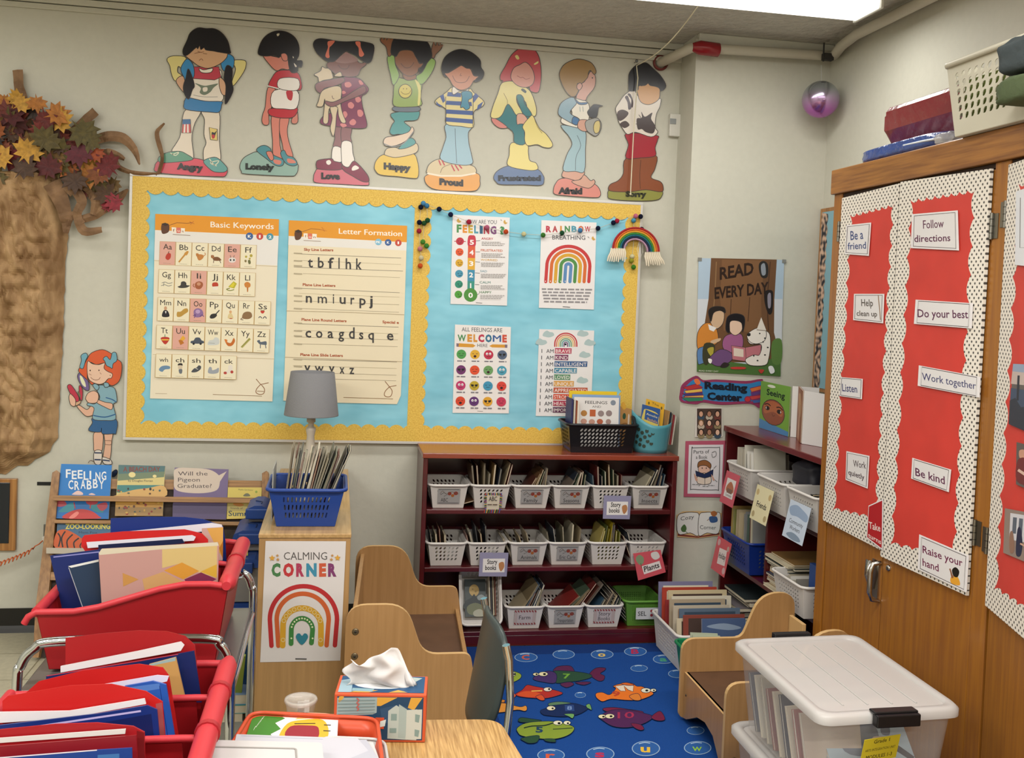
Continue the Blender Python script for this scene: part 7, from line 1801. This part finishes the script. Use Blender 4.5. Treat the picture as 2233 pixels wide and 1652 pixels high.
def tub(name, label, prof, y0_, y1_, zb, divs, x_off=0, yaw=0):
    t = thing(name, label, 'storage tub', ((prof[0][0]+prof[-1][0])/2, (y0_+y1_)/2, zb))
    xr, xl = prof[0][0], prof[-1][0]
    outl = lambda top: [(x, z) for x, z in prof]+[(xl+.035, zb), (xr-.03, zb)]
    F = lambda u, v, w: V((u, w, v))
    g = M()
    for ya in (y0_, y1_-.004): g.prism(outl(0), F, ya, ya+.004, RT)
    g.add([V((xr, y0_, prof[0][1])), V((xr, y1_, prof[0][1])), V((xr-.03, y1_, zb)), V((xr-.03, y0_, zb))], [(0, 1, 2, 3)], RT)
    g.add([V((xl, y0_, prof[-1][1])), V((xl, y1_, prof[-1][1])), V((xl+.035, y1_, zb)), V((xl+.035, y0_, zb))], [(0, 1, 2, 3)], RT)
    g.add([V((xl+.035, y0_, zb)), V((xr-.03, y0_, zb)), V((xr-.03, y1_, zb)), V((xl+.035, y1_, zb))], [(0, 1, 2, 3)], RT)
    g.build('body', t, solid=.003)
    for y in divs: g = M(); g.prism([(x, z-.012) for x, z in prof[1:-1]]+[(xl+.04, zb+.01), (xr-.035, zb+.01)], F, y, y+.003, RT); g.build('divider', t)
    for y in divs:
        g = M(); g.tube([V((x, y, z-.008)) for x, z in prof[:-1]], .008, RTR, 8); g.build('divider_rim', t)
    g = M(); g.tube([V((x, y0_, z)) for x, z in prof]+[V((xl-.02, y0_, prof[-1][1]-.012)), V((xl-.03, y0_, prof[-1][1]-.03))], .009, RTR, 10); g.build('rim', t); g = M()
    g.tube([V((x, y1_, z)) for x, z in prof], .009, RTR, 10); g.build('rim', t)
    g = M(); y_ = y0_; n = 20
    g.tube([V((xr-.003, y0_-.01+(y1_-y0_+.02)*k/n, prof[0][1]+.004)) for k in range(n+1)], [.012]+[.023]*(n-1)+[.014], RTR, 14); g.build('rolled_handle', t)
    g = M(); g.tube([V((xl, y0_, prof[-1][1])), V((xl, y1_, prof[-1][1]))], .014, RTR, 12); g.build('rolled_handle', t)
    for y in divs: g = M(); g.tube([V((xr-.003, y-.008, prof[0][1]+.004)), V((xr-.003, y+.008, prof[0][1]+.004))], .0265, mt('#9c2028', .4), 14); g.build('handle_band', t)
    return t
pf = [(-.272, .815), (-.32, .822), (-.385, .822), (-.448, .81), (-.541, .782), (-.603, .763), (-.665, .752), (-.758, .752)]
tub('red_tub', 'red plastic book tub with wavy rim on the chrome cart, farther of two', pf, 2.76, 3.23, .60, (3.0,))
pf2 = [(-.236, .698), (-.29, .70), (-.36, .70), (-.42, .69), (-.51, .662), (-.58, .645), (-.65, .635), (-.74, .635)]
tub('red_tub', 'red plastic book tub with dividers at the lower left edge, nearest of two', pf2, 1.75, 2.5, .48, (2.31, 2.10))
# folders standing in the tubs
def folder(Y, pts, h, label, t=.003, ext=None, spec=None, s=(0, 0, 1), name='pocket_folder', lean=.16, rough=.35, fl=True):
    """pts outline in crop coords; the slab leans back a little"""
    f = crop(plane((0, Y, .7), (0, -1, lean)), *s); a = Art(f, o0=t, step=.00005, lw=2, mk=lambda q: mt(q, rough, spec=.4))
    a.slab(pts, h, t)
    if spec: a.draw(spec)
    return a.build(name, None, label, 'folder' if name == 'pocket_folder' else ('papers' if name == 'paper_stack' else 'book'), None)
k4 = (0, 990, 3.7217); k5 = (0, 1150, 3.291)
NV, RD, RDD = '#0e1f58', '#b01a1c', '#7c1418'
folder(3.19, [(900, 518), (1200, 505), (1500, 508), (1650, 525), (1810, 580), (1830, 700), (1840, 900), (900, 900)], '#10286e', 'dark blue folder at the very back of the far red tub', .004, s=k4)
folder(3.17, [(885, 640), (1720, 556), (1800, 570), (1810, 600), (1720, 620), (900, 690)], '#cfcad2', 'white papers in front of the rear dark blue folder', .006, s=k4, name='paper_stack')
folder(3.15, [(1640, 600), (1812, 590), (1808, 860), (1640, 860)], '#b8958c', 'tan patterned folder corner at the back right of the far tub', .005, s=k4, spec='p #c8964a 1680,600 1812,592 1810,840 1770,780\np #a8681c 1780,760 1812,700 1810,850')
folder(3.10, [(670, 680), (690, 655), (1000, 625), (1500, 608), (1640, 640), (1690, 690), (1690, 780), (700, 790), (665, 740)], '#b81c1c', 'bright red folder near the back of the far tub', .008, s=k4)
folder(3.08, [(705, 712), (1560, 655), (1590, 670), (1575, 700), (715, 760)], '#cfccd4', 'white papers in front of the bright red folder', .005, s=k4, name='paper_stack')
folder(3.06, [(800, 735), (1480, 685), (1500, 720), (800, 790)], '#141c3e', 'thin navy booklet among papers in the far tub', .004, s=k4, name='booklet')
folder(2.92, [(412, 820), (650, 790), (810, 770), (1500, 770), (1500, 1300), (520, 1300)], '#10205a', 'large navy folder at the left of the far red tub', .007, s=k4, spec='l #7a7ab0 10 440,832 810,790')
folder(2.87, [(560, 905), (808, 850), (835, 1300), (690, 1300)], '#1e3048', 'small dark blue book with pale edge in the far red tub', .010, s=k4, name='booklet', spec='p #c8c8c4 560,905 808,850 808,868 585,918\nl #9a9aa0 6 565,915 690,1270')
folder(2.835, [(806, 800), (830, 765), (1770, 712), (1778, 740), (1765, 1300), (835, 1300)], '#a88078', 'tan geometric patterned folder at the front of the far red tub', .008, s=k4, spec='''p #bcb39c 806,800 830,765 1770,712 1778,740 1300,770 815,815
p #b8a068 1320,770 1765,740 1762,1000 1600,950 1480,880 1320,920
p #b8802c 1335,940 1480,875 1620,945 1490,1012
p #b89030 1630,950 1762,890 1762,1000
p #6a2440 1500,1012 1635,955 1760,1010 1700,1040 1520,1045
p #ac7c40 1000,960 1130,1012 1005,1070
p #b08858 1160,1010 1330,950 1520,1045 1180,1110''')
# near tub
folder(2.46, [(473, 790), (700, 760), (1000, 735), (1200, 742), (1330, 775), (1400, 840), (1445, 1300), (473, 1300)], '#96181c', 'large red folder at the back of the near red tub', .004, s=k5)
folder(2.44, [(440, 990), (1000, 880), (1300, 815), (1325, 840), (1300, 880), (440, 1035)], '#cfcacc', 'white papers sticking out of the rear red folder in the near tub', .007, s=k5, name='paper_stack')
folder(2.425, [(335, 1062), (1000, 960), (1290, 900), (1395, 880), (1450, 1250), (335, 1250)], '#0f1f52', 'navy folder in the near red tub behind a tan book', .005, s=k5, spec='l #b03a48 6 340,1060 1280,905')
folder(2.40, [(1075, 975), (1265, 925), (1340, 1250), (1150, 1250)], '#b08850', 'tan book at the right of the near red tub', .009, s=k5, name='booklet', spec='p #8aa0a0 1075,975 1265,925 1262,950 1090,985')
folder(2.28, [(175, 1195), (280, 1100), (600, 1022), (1000, 975), (1170, 1000), (1215, 1060), (1295, 1560), (175, 1560)], '#b01a1a', 'red folder with curved top in the middle of the near tub', .004, s=k5)
folder(2.265, [(720, 1125), (1130, 1055), (1215, 1062), (1200, 1100), (730, 1200)], '#c4bfd2', 'white papers in the middle red folder of the near tub', .005, s=k5, name='paper_stack')
folder(2.25, [(900, 1130), (1100, 1095), (1195, 1120), (1270, 1560), (900, 1560)], '#2450a0', 'bright blue plastic folder in the near red tub', .008, s=k5, spec='p #4a72b4 925,1140 1150,1110 1150,1150 980,1180\nl #122c6c 4 1150,1130 1210,1500')
folder(2.17, [(22, 1240), (60, 1205), (500, 1130), (800, 1118), (1050, 1170), (1168, 1245), (1215, 1800), (22, 1800)], '#b41a1a', 'red folder with long curved top near the front of the near tub', .004, s=k5, spec='p #9c4a4a 1120,1260 1165,1250 1205,1700 1150,1700')
folder(2.155, [(-60, 1320), (500, 1310), (1040, 1222), (1050, 1260), (500, 1360), (-60, 1400)], '#cfcacc', 'white papers in the front red folder of the near tub', .006, s=k5, name='paper_stack')
folder(2.14, [(-60, 1420), (700, 1330), (1060, 1270), (1130, 1300), (1175, 1800), (-60, 1800)], '#10286a', 'navy folders in front of the long red folder', .006, s=k5, spec='l #a8a0cc 14 -60,1470 1015,1310\np #0e1c50 700,1400 1090,1330 1130,1700 700,1700')
folder(2.05, [(-60, 1450), (400, 1405), (700, 1395), (960, 1420), (1040, 1462), (1050, 1900), (-60, 1900)], '#98181e', 'dark red folder at the lower left corner', .006, s=k5, spec='p #6e1418 985,1450 1038,1465 1048,1800 1000,1800')
folder(2.035, [(-60, 1510), (905, 1440), (900, 1475), (-60, 1545)], '#c9c4c0', 'white papers in the lower left dark red folder', .004, s=k5, name='paper_stack')
folder(2.02, [(-60, 1570), (980, 1485), (995, 1900), (-60, 1900)], '#7e1620', 'front cover of a dark red folder at the lower left corner', .004, s=k5)
folder(1.99, [(-60, 1650), (700, 1590), (950, 1575), (960, 1900), (-60, 1900)], '#1c3c80', 'blue folder in the bottom left corner', .005, s=k5, spec='l #d8d0d0 8 -60,1650 700,1590\np #3a6aa0 705,1625 860,1615 860,1800 705,1800')

# ================================================================ BOOK RACK AT THE LEFT WALL
PK = plane((0, 4.79, .77), (0, -.935, .355)); kr = crop(PK, 0, 990, 3.7217)
RW = wood('#a27848', '#7e5a30', 0, 9, .5, .1); RWz = wood('#9c7244', '#7a562e', 2, 9, .5, .1)
rk = thing('book_rack', 'wooden display rack of picture books against the left wall', 'book rack', (-.8, 4.62, 0))
NK = V((0, -.935, .355)).normalized()
def kro(o): return crop(plane(V((0, 4.79, .77))+NK*o, NK), 0, 990, 3.7217)
def bar(x0_, y0_, x1_, y1_, m, o, d, name='rail', f=kr):
    g = M(); g.prism([(x0_, y0_), (x1_, y0_+(x1_-x0_)*.012), (x1_, y1_+(x1_-x0_)*.012), (x0_, y1_)], kro(o), -d, 0, m); g.build(name, rk, bevel=.002)
g = M(); g.prism([(475, 140), (500, 160), (400, 1250), (330, 1650), (285, 1650), (305, 1250), (440, 160)], kr, -.0, .035, RWz); g.build('side_post', rk, bevel=.003)
g = M(); g.prism([(2165, 145), (2185, 160), (2178, 360), (2180, 1700), (2140, 1700), (2130, 360), (2130, 165)], kr, -.0, .035, RWz); g.build('side_post', rk, bevel=.003)
PEG = mt('#3a2c24', .7, h2='#2c2018', scale=40)
g = M(); g.prism([(470, 280), (2150, 300), (2190, 1650), (330, 1650)], kr, -.004, 0, PEG); g.build('pegboard_back', rk)
bar(490, 195, 2140, 275, RW, .012, .012)
bar(430, 333, 2110, 375, RW, .062, .012, 'front_lath')
bar(440, 530, 2100, 558, RW, .05, .05, 'ledge'); bar(375, 758, 2100, 805, mt('#a8a090', .6), .062, .012, 'front_lath'); bar(385, 955, 2080, 1020, RW, .03, .03, 'ledge')
def rbook(pts, h, spec, label, o=.022, t=.009):
    a = Art(kro(o), o0=0, step=.00005, lw=4); a.slab(pts, h, .0012); a.prism([(x, y) for x, y in pts], a.g, -t, -.0013, mt('#c8c0ac', .8)); a.draw(spec); return a.build('picture_book', None, label, 'book')
rbook([(497, 78), (908, 88), (880, 525), (448, 520)], '#1f72b8', '''p #1f66a8 470,330 890,340 880,520 448,515
s #3a8a9a 500,440 560,400 600,400 590,460 480,470
s #2f7f8a 720,400 800,400 840,470 760,460
s #a8404c 450,385 520,380 540,410 500,425 455,420
s #a8404c 700,380 790,378 780,405 720,410
s #a8404c 790,410 860,390 870,430 830,460 800,440
s #b83a38 515,520 560,470 650,445 740,460 800,500 800,522
s #d87a70 560,515 620,465 640,480 600,518
s #d8b8b0 590,320 630,296 668,310 668,330 590,328
s #d8b8b0 720,328 745,315 775,330
k #b03038 8 600,390 610,440
k #b03038 8 740,390 730,440''', 'blue Feeling Crabby picture book at the upper left of the rack')
a = Art(kro(.022), o0=.0012, step=.00002)
for tx, X0_, Y0_, dx, dy, h in (('FEELING', 535, 190, 48, 3, 70), ('CRABBY', 555, 282, 50, -2, 74)):
    for i, ch in enumerate(tx): a.text(ch, X0_+i*dx, Y0_+dy*i+(8 if i % 2 else 0), X0_+i*dx+(14 if ch == 'I' else 40), Y0_+dy*i+(8 if i % 2 else 0), h, '#d8dce0', .02)
ttl = a.build('cover_title', [o for o in COL.objects if o.get('label', '').startswith('blue Feeling Crabby')][0], world=True)
def fixchild(o):
    p = o.parent; 
    for v in o.data.vertices: v.co = v.co
rbook([(962, 86), (1340, 95), (1320, 500), (932, 500)], '#c8b878', '''p #4a6a6c 962,86 1340,95 1335,160 958,190
p #6a7a60 958,160 1335,140 1332,185 955,215
c #d8c88a 1072 166 28 22
c #d8c88a 1255 178 16 12
p #3f7a78 952,250 1328,250 1326,300 948,310
s #c8a060 950,330 1080,290 1200,275 1328,255 1326,350 948,345
p #b8893c 940,340 1325,345 1322,430 936,430
p #9c7c4c 936,430 1322,430 1320,500 932,500
T #7a3a30 1000 140 1300 140 40 .02|A BEACH DAY
T #3a3a3c 1040 222 1240 224 18|by Douglas Florian''', 'beach scene picture book, second from left on the rack')
r9 = random.Random(21)
a = Art(kro(.022), o0=.0012, step=.00002)
for k in range(46): a.ell(r9.uniform(960, 1300), r9.uniform(280, 490), r9.uniform(5, 12), r9.uniform(5, 12), r9.choice(['#2a2420', '#5a3a24', '#c8a04c', '#4a5a50', '#8a3a2c']), 8)
a.build('cover_print', [o for o in COL.objects if o.get('label', '').startswith('beach scene')][0])
rbook([(1418, 108), (1855, 122), (1835, 530), (1400, 520)], '#6c5c80', '''s #c4b4a4 1425,118 1560,112 1700,125 1775,170 1785,220 1760,290 1650,315 1500,310 1420,280 1412,200
p #c4b4a4 1740,190 1840,138 1780,230
T #4a4040 1445 172 1685 172 34 .0|Will the
T #4a4040 1445 222 1622 222 34 .0|Pigeon
T #4a4040 1440 272 1718 272 34 .0|Graduate?
p #54486a 1402,400 1838,405 1835,530 1400,520''', 'purple picture book reading Will the Pigeon Graduate? on the rack')
rbook([(1850, 268), (2125, 270), (2115, 520), (1840, 525)], '#c8b458', '''p #b0a05c 1845,390 2120,390 2118,460 1842,460
T #3a4a30 1935 292 2055 296 12|Phyllis Gershator
s #6a6a50 1975,340 1990,320 2015,318 2030,340
s #b87a38 1890,405 1930,390 1980,410 1940,425
T #1c3a4c 1855 500 2100 505 44 .03|Summer
T #3a3a34 1870 442 1970 446 16|Sounds of
c #8a9a3c 2080 305 10 10''', 'yellow picture book titled Summer at the right end of the rack')
rbook([(465, 555), (905, 550), (900, 770), (452, 770)], '#3a5e7c', '''s #b8501c 456,640 520,610 600,640 680,700 700,765 454,765
k #1a1410 12 470,640 490,680 475,750
k #1a1410 12 530,625 500,680 510,755
k #1a1410 12 590,650 545,700 550,760
k #1a1410 12 640,680 600,715 605,760
k #1a1410 10 670,710 650,740 655,762
T #d8c850 530 605 895 605 42 .03|ZOO-LOOKING
T #1c2c3c 640 642 790 644 18|Mem Fox''', 'Zoo-Looking picture book with tiger stripes low on the rack', o=.03)

# ---- blue lidded bins between rack and low shelf
BLD = mt('#1e3c78', .35); BOD = mt('#8a8580', .3, alpha=.75)
def lbin(cx, cy, z, w, d, h, label, lidz=.035, ang=0):
    t = thing('storage_bin', label, 'storage bin', (cx, cy, z), ang, 'blue-lidded bins stacked behind the cart'); T_ = TM((cx, cy, z), ang)
    g = M(T_); g.prism([(-w/2+.02, 0), (w/2-.02, 0), (w/2-.006, h-lidz), (-w/2+.006, h-lidz)], lambda u, v, q: V((u, q, v)), -d/2+.012, d/2-.012, BOD); g.build('bin_body', t, bevel=.006)
    g = M(T_); g.prism([(-w/2, 0), (w/2, 0), (w/2-.006, lidz*.6), (w/2-.04, lidz), (-w/2+.04, lidz), (-w/2+.006, lidz*.6)], lambda u, v, q: V((u, q, h-lidz+v)), -d/2, d/2, BLD); g.build('lid', t, bevel=.008)
    g = M(T_); g.tube([(w*.1, -d*.3, h+.001), (w*.1, -d*.1, h+.001), (-w*.15, 0, h+.001)], .003, mt('#14284e', .5), 6); g.build('lid_groove', t)
    g = M(T_); g.box((-.05, -d/2-.012, h-.055), (.05, -d/2+.01, h-.012), BLD); g.build('latch', t, bevel=.004)
lbin(-.355, 4.22, .02, .19, .32, .18, 'blue-lidded bin at the bottom of the pile beside the low shelf')
lbin(-.355, 4.22, .205, .19, .32, .16, 'blue-lidded bin second from the bottom beside the low shelf')
lbin(-.355, 4.22, .37, .19, .32, .175, 'wide blue-lidded bin below the slanting lid beside the low shelf')
lbin(-.325, 4.30, .55, .15, .26, .085, 'small blue-lidded bin leaning at the top of the pile beside the low shelf', .04)
lbin(-.31, 4.40, .64, .11, .2, .07, 'smallest blue-lidded bin on top of the pile beside the low shelf', .04)
flat_stack(-.43, 3.78, .002, [.03, .04, .03, .03, .035], 'flat colourful board game box between the cart and low shelf', 'flat boxes between the cart and the low shelf', dx=.15, dy=.3, cols=['#a8a848', '#2f6a9a', '#c8c0b0', '#3f9aa0', '#8aa4c8'], sd=8, name='game_box')
for k, (h, z) in enumerate((('#8a9a38', .17), ('#2c5a94', .19), ('#7fa8b4', .21))):
    g = M(TM((-.36+.03*k, 3.66+.05*k, z), 0, .5, .1)); g.box((-.06, -.01, -.005), (.06, .0, .2), mt(h, .4)); g.build('file_folder', None, ('yellow-green', 'blue', 'pale blue')[k]+' folder standing between the cart and the low shelf', 'folder')
g = M(); g.box((-.40, 4.1, .55), (-.33, 4.103, .59), mt('#d0c040', .5)); g.build('yellow_tag', None, 'small yellow tag sticking up by the blue bins', 'tag')

# ================================================================ CLEAR BINS ON THE RIGHT
CLB = mt('#c8c4c0', .3, alpha=.26, spec=.5); CLL = mt('#b9b5b1', .4, alpha=.82, spec=.5)
def clear_bin(z0, z1, label):
    t = thing('clear_bin', label, 'storage bin', (1.45, 2.6, z0)); c = [(1.236, 2.885), (1.668, 2.905), (1.655, 2.325), (1.232, 2.300)]
    T_ = rrect([V((x, y, 0)) for x, y in c], .045, z1-.012); cx = 1.447; cy = 2.604; n = len(T_)
    lipi = [V((cx+(p.x-cx)*.93, cy+(p.y-cy)*.95, z1-.012)) for p in T_]; bt = [V((cx+(p.x-cx)*.80, cy+(p.y-cy)*.86, z0)) for p in T_]
    g = M(); g.add(lipi+bt, [(i, (i+1) % n, n+(i+1) % n, n+i) for i in range(n)], CLB, True); g.add(bt, [list(range(n))], CLB); g.build('bin_body', t)
    g = M(); o1 = [V((p.x, p.y, z1-.026)) for p in T_]; o2 = [V((p.x, p.y, z1-.008)) for p in T_]; o3 = [V((cx+(p.x-cx)*.96, cy+(p.y-cy)*.97, z1)) for p in T_]
    o4 = [V((cx+(p.x-cx)*.88, cy+(p.y-cy)*.91, z1)) for p in T_]; o5 = [V((cx+(p.x-cx)*.86, cy+(p.y-cy)*.9, z1-.008)) for p in T_]
    g.add(o1+o2+o3+o4+o5, [(k*n+i, k*n+(i+1) % n, (k+1)*n+(i+1) % n, (k+1)*n+i) for k in range(4) for i in range(n)], CLL, True); g.add(o5, [list(range(n))], CLL)
    for k in range(1, 5): x = 1.27+.07*k; g.tube([(x, 2.38, z1-.007), (x+.004, 2.83, z1-.007)], .0022, CLL, 6)
    g.build('lid', t)
    for y, yy in ((2.296, -1), (2.90, 1)):
        g = M(TM((1.447-.005, y, z1+.004), .03)); g.box((-.062, -.012, -.032), (.062, .012, -.0), mt('#0e0e10', .35)); g.box((-.062, -.012 if yy > 0 else 0, -.002), (.062, .03 if yy < 0 else .012, .005), mt('#0e0e10', .35)); g.build('latch', t, bevel=.003)
    return t
cb1 = clear_bin(.346, .60, 'clear plastic bin of papers with yellow label, upper of the stacked pair')
cb2 = clear_bin(.085, .34, 'clear plastic bin below the labelled one at the lower right')
cb3 = clear_bin(.0, .080, 'shallow clear bin at the very bottom of the stack') if 0 else None
st_ = thing('bin_stand', 'low dark stand under the stacked clear bins', 'stand', (1.45, 2.6, 0)); bcb(st_, 'base', (1.29, 2.38, .0), (1.61, 2.83, .084), mt('#3a3634', .6))
yl = quad(V((1.360, 2.304, .535)), V((1.465, 2.312, .543)), V((1.462, 2.324, .477)), V((1.357, 2.316, .469)), 100, 62)
a = Art(yl, o0=.001); a.slab([(0, 0), (100, 0), (100, 62), (0, 62)], '#c8b428', .001); a.draw('T #1c1a10 28 14 72 14 10 .01|Grade 1\nT #2a2818 8 34 92 34 7 .0|ARTS INTEGRATION UNIT\nT #1c1a10 14 54 86 54 10 .01|MODULES 1-3'); a.build('label', cb1, 'yellow module label')
upright([V((1.345, 2.55, .50)), V((1.60, 2.56, .50)), V((1.58, 2.40, .385)), V((1.33, 2.385, .385))], .012, '#9fb2bc', 's #5a6678 20,20 60,10 66,60 50,90 20,80\ns #5a6678 70,50 78,20 84,24 80,54\np #2c3440 76,60 100,100 94,106 70,70\ns #c8b09c 60,56 78,60 76,72 58,68', 'workbook', 'pale blue workbook with a dark picture inside the upper clear bin')
r7 = random.Random(2)
for k in range(9):
    y = 2.44+.042*k; h = ['#b8a898', '#a06a62', '#d0c4b0', '#4a4a50', '#c8bca8', '#8a5a54', '#b0a898', '#c8c0b0', '#6a6a70'][k]
    upright([V((1.27, y+.05, .53-.008*(k % 3))), V((1.44 if k < 2 else 1.59, y+.05, .53)), V((1.44 if k < 2 else 1.58, y, .352)), V((1.28, y, .352))], .014, h, None, 'workbook', 'workbook standing on edge inside the upper clear bin', group='workbooks inside the upper clear bin')
for k in range(8):
    y = 2.42+.048*k; upright([V((1.27, y+.04, .30)), V((1.60, y+.04, .30)), V((1.58, y, .10)), V((1.29, y, .10))], .02, ['#c8c0b0', '#8a3a3c', '#a8a498', '#d0ccc0'][k % 4], None, 'workbook', 'workbook standing on edge inside the lower clear bin', group='workbooks inside the lower clear bin')

# ================================================================ BASKET ON THE CABINET
CRM = mt('#c6c1ae', .45)
tbk = basket('laundry_basket', 'cream perforated basket with green contents on top of the oak cabinet', .46, .36, .215, CRM, (1.795, 2.545, 2.168), R2, None, wb=.40, db=.32, nx=13, ny=6, snx=10, fill=.78, slant=.35, rim=.009, v1=.88, u0=.06)
g = M(); g.box((1.822, 2.37, 2.176), (2.08, 2.72, 2.33), mt('#6c7a30', .6)); g.build('green_box', None, 'olive green box inside the cream basket on the cabinet', 'box')
g = M(); lump(g, 1.78, 2.345, 2.27, .17, .15, .095, mt('#3a4244', .9, bump=.5, scale=60, bs=.5), 4, .15); g.build('knitted_hat', None, 'dark grey folded hat hanging over the corner of the cream basket', 'hat')
g = M(); lump(g, 1.765, 2.33, 2.19, .19, .12, .07, mt('#4a5638', .9, bump=.5, scale=60, bs=.5), 6, .15); g.build('knitted_hat', None, 'olive green folded hat below the dark grey hat on the basket corner', 'hat')
g = M(); lump(g, 1.87, 2.86, 2.1665, .10, .05, .035, mt('#c8c4c0', .15, alpha=.5, bump=1, scale=30, spec=.8), 9, .2); g.build('plastic_wrap', None, 'crumpled clear plastic wrap between the blue package and cream basket', 'plastic wrap')
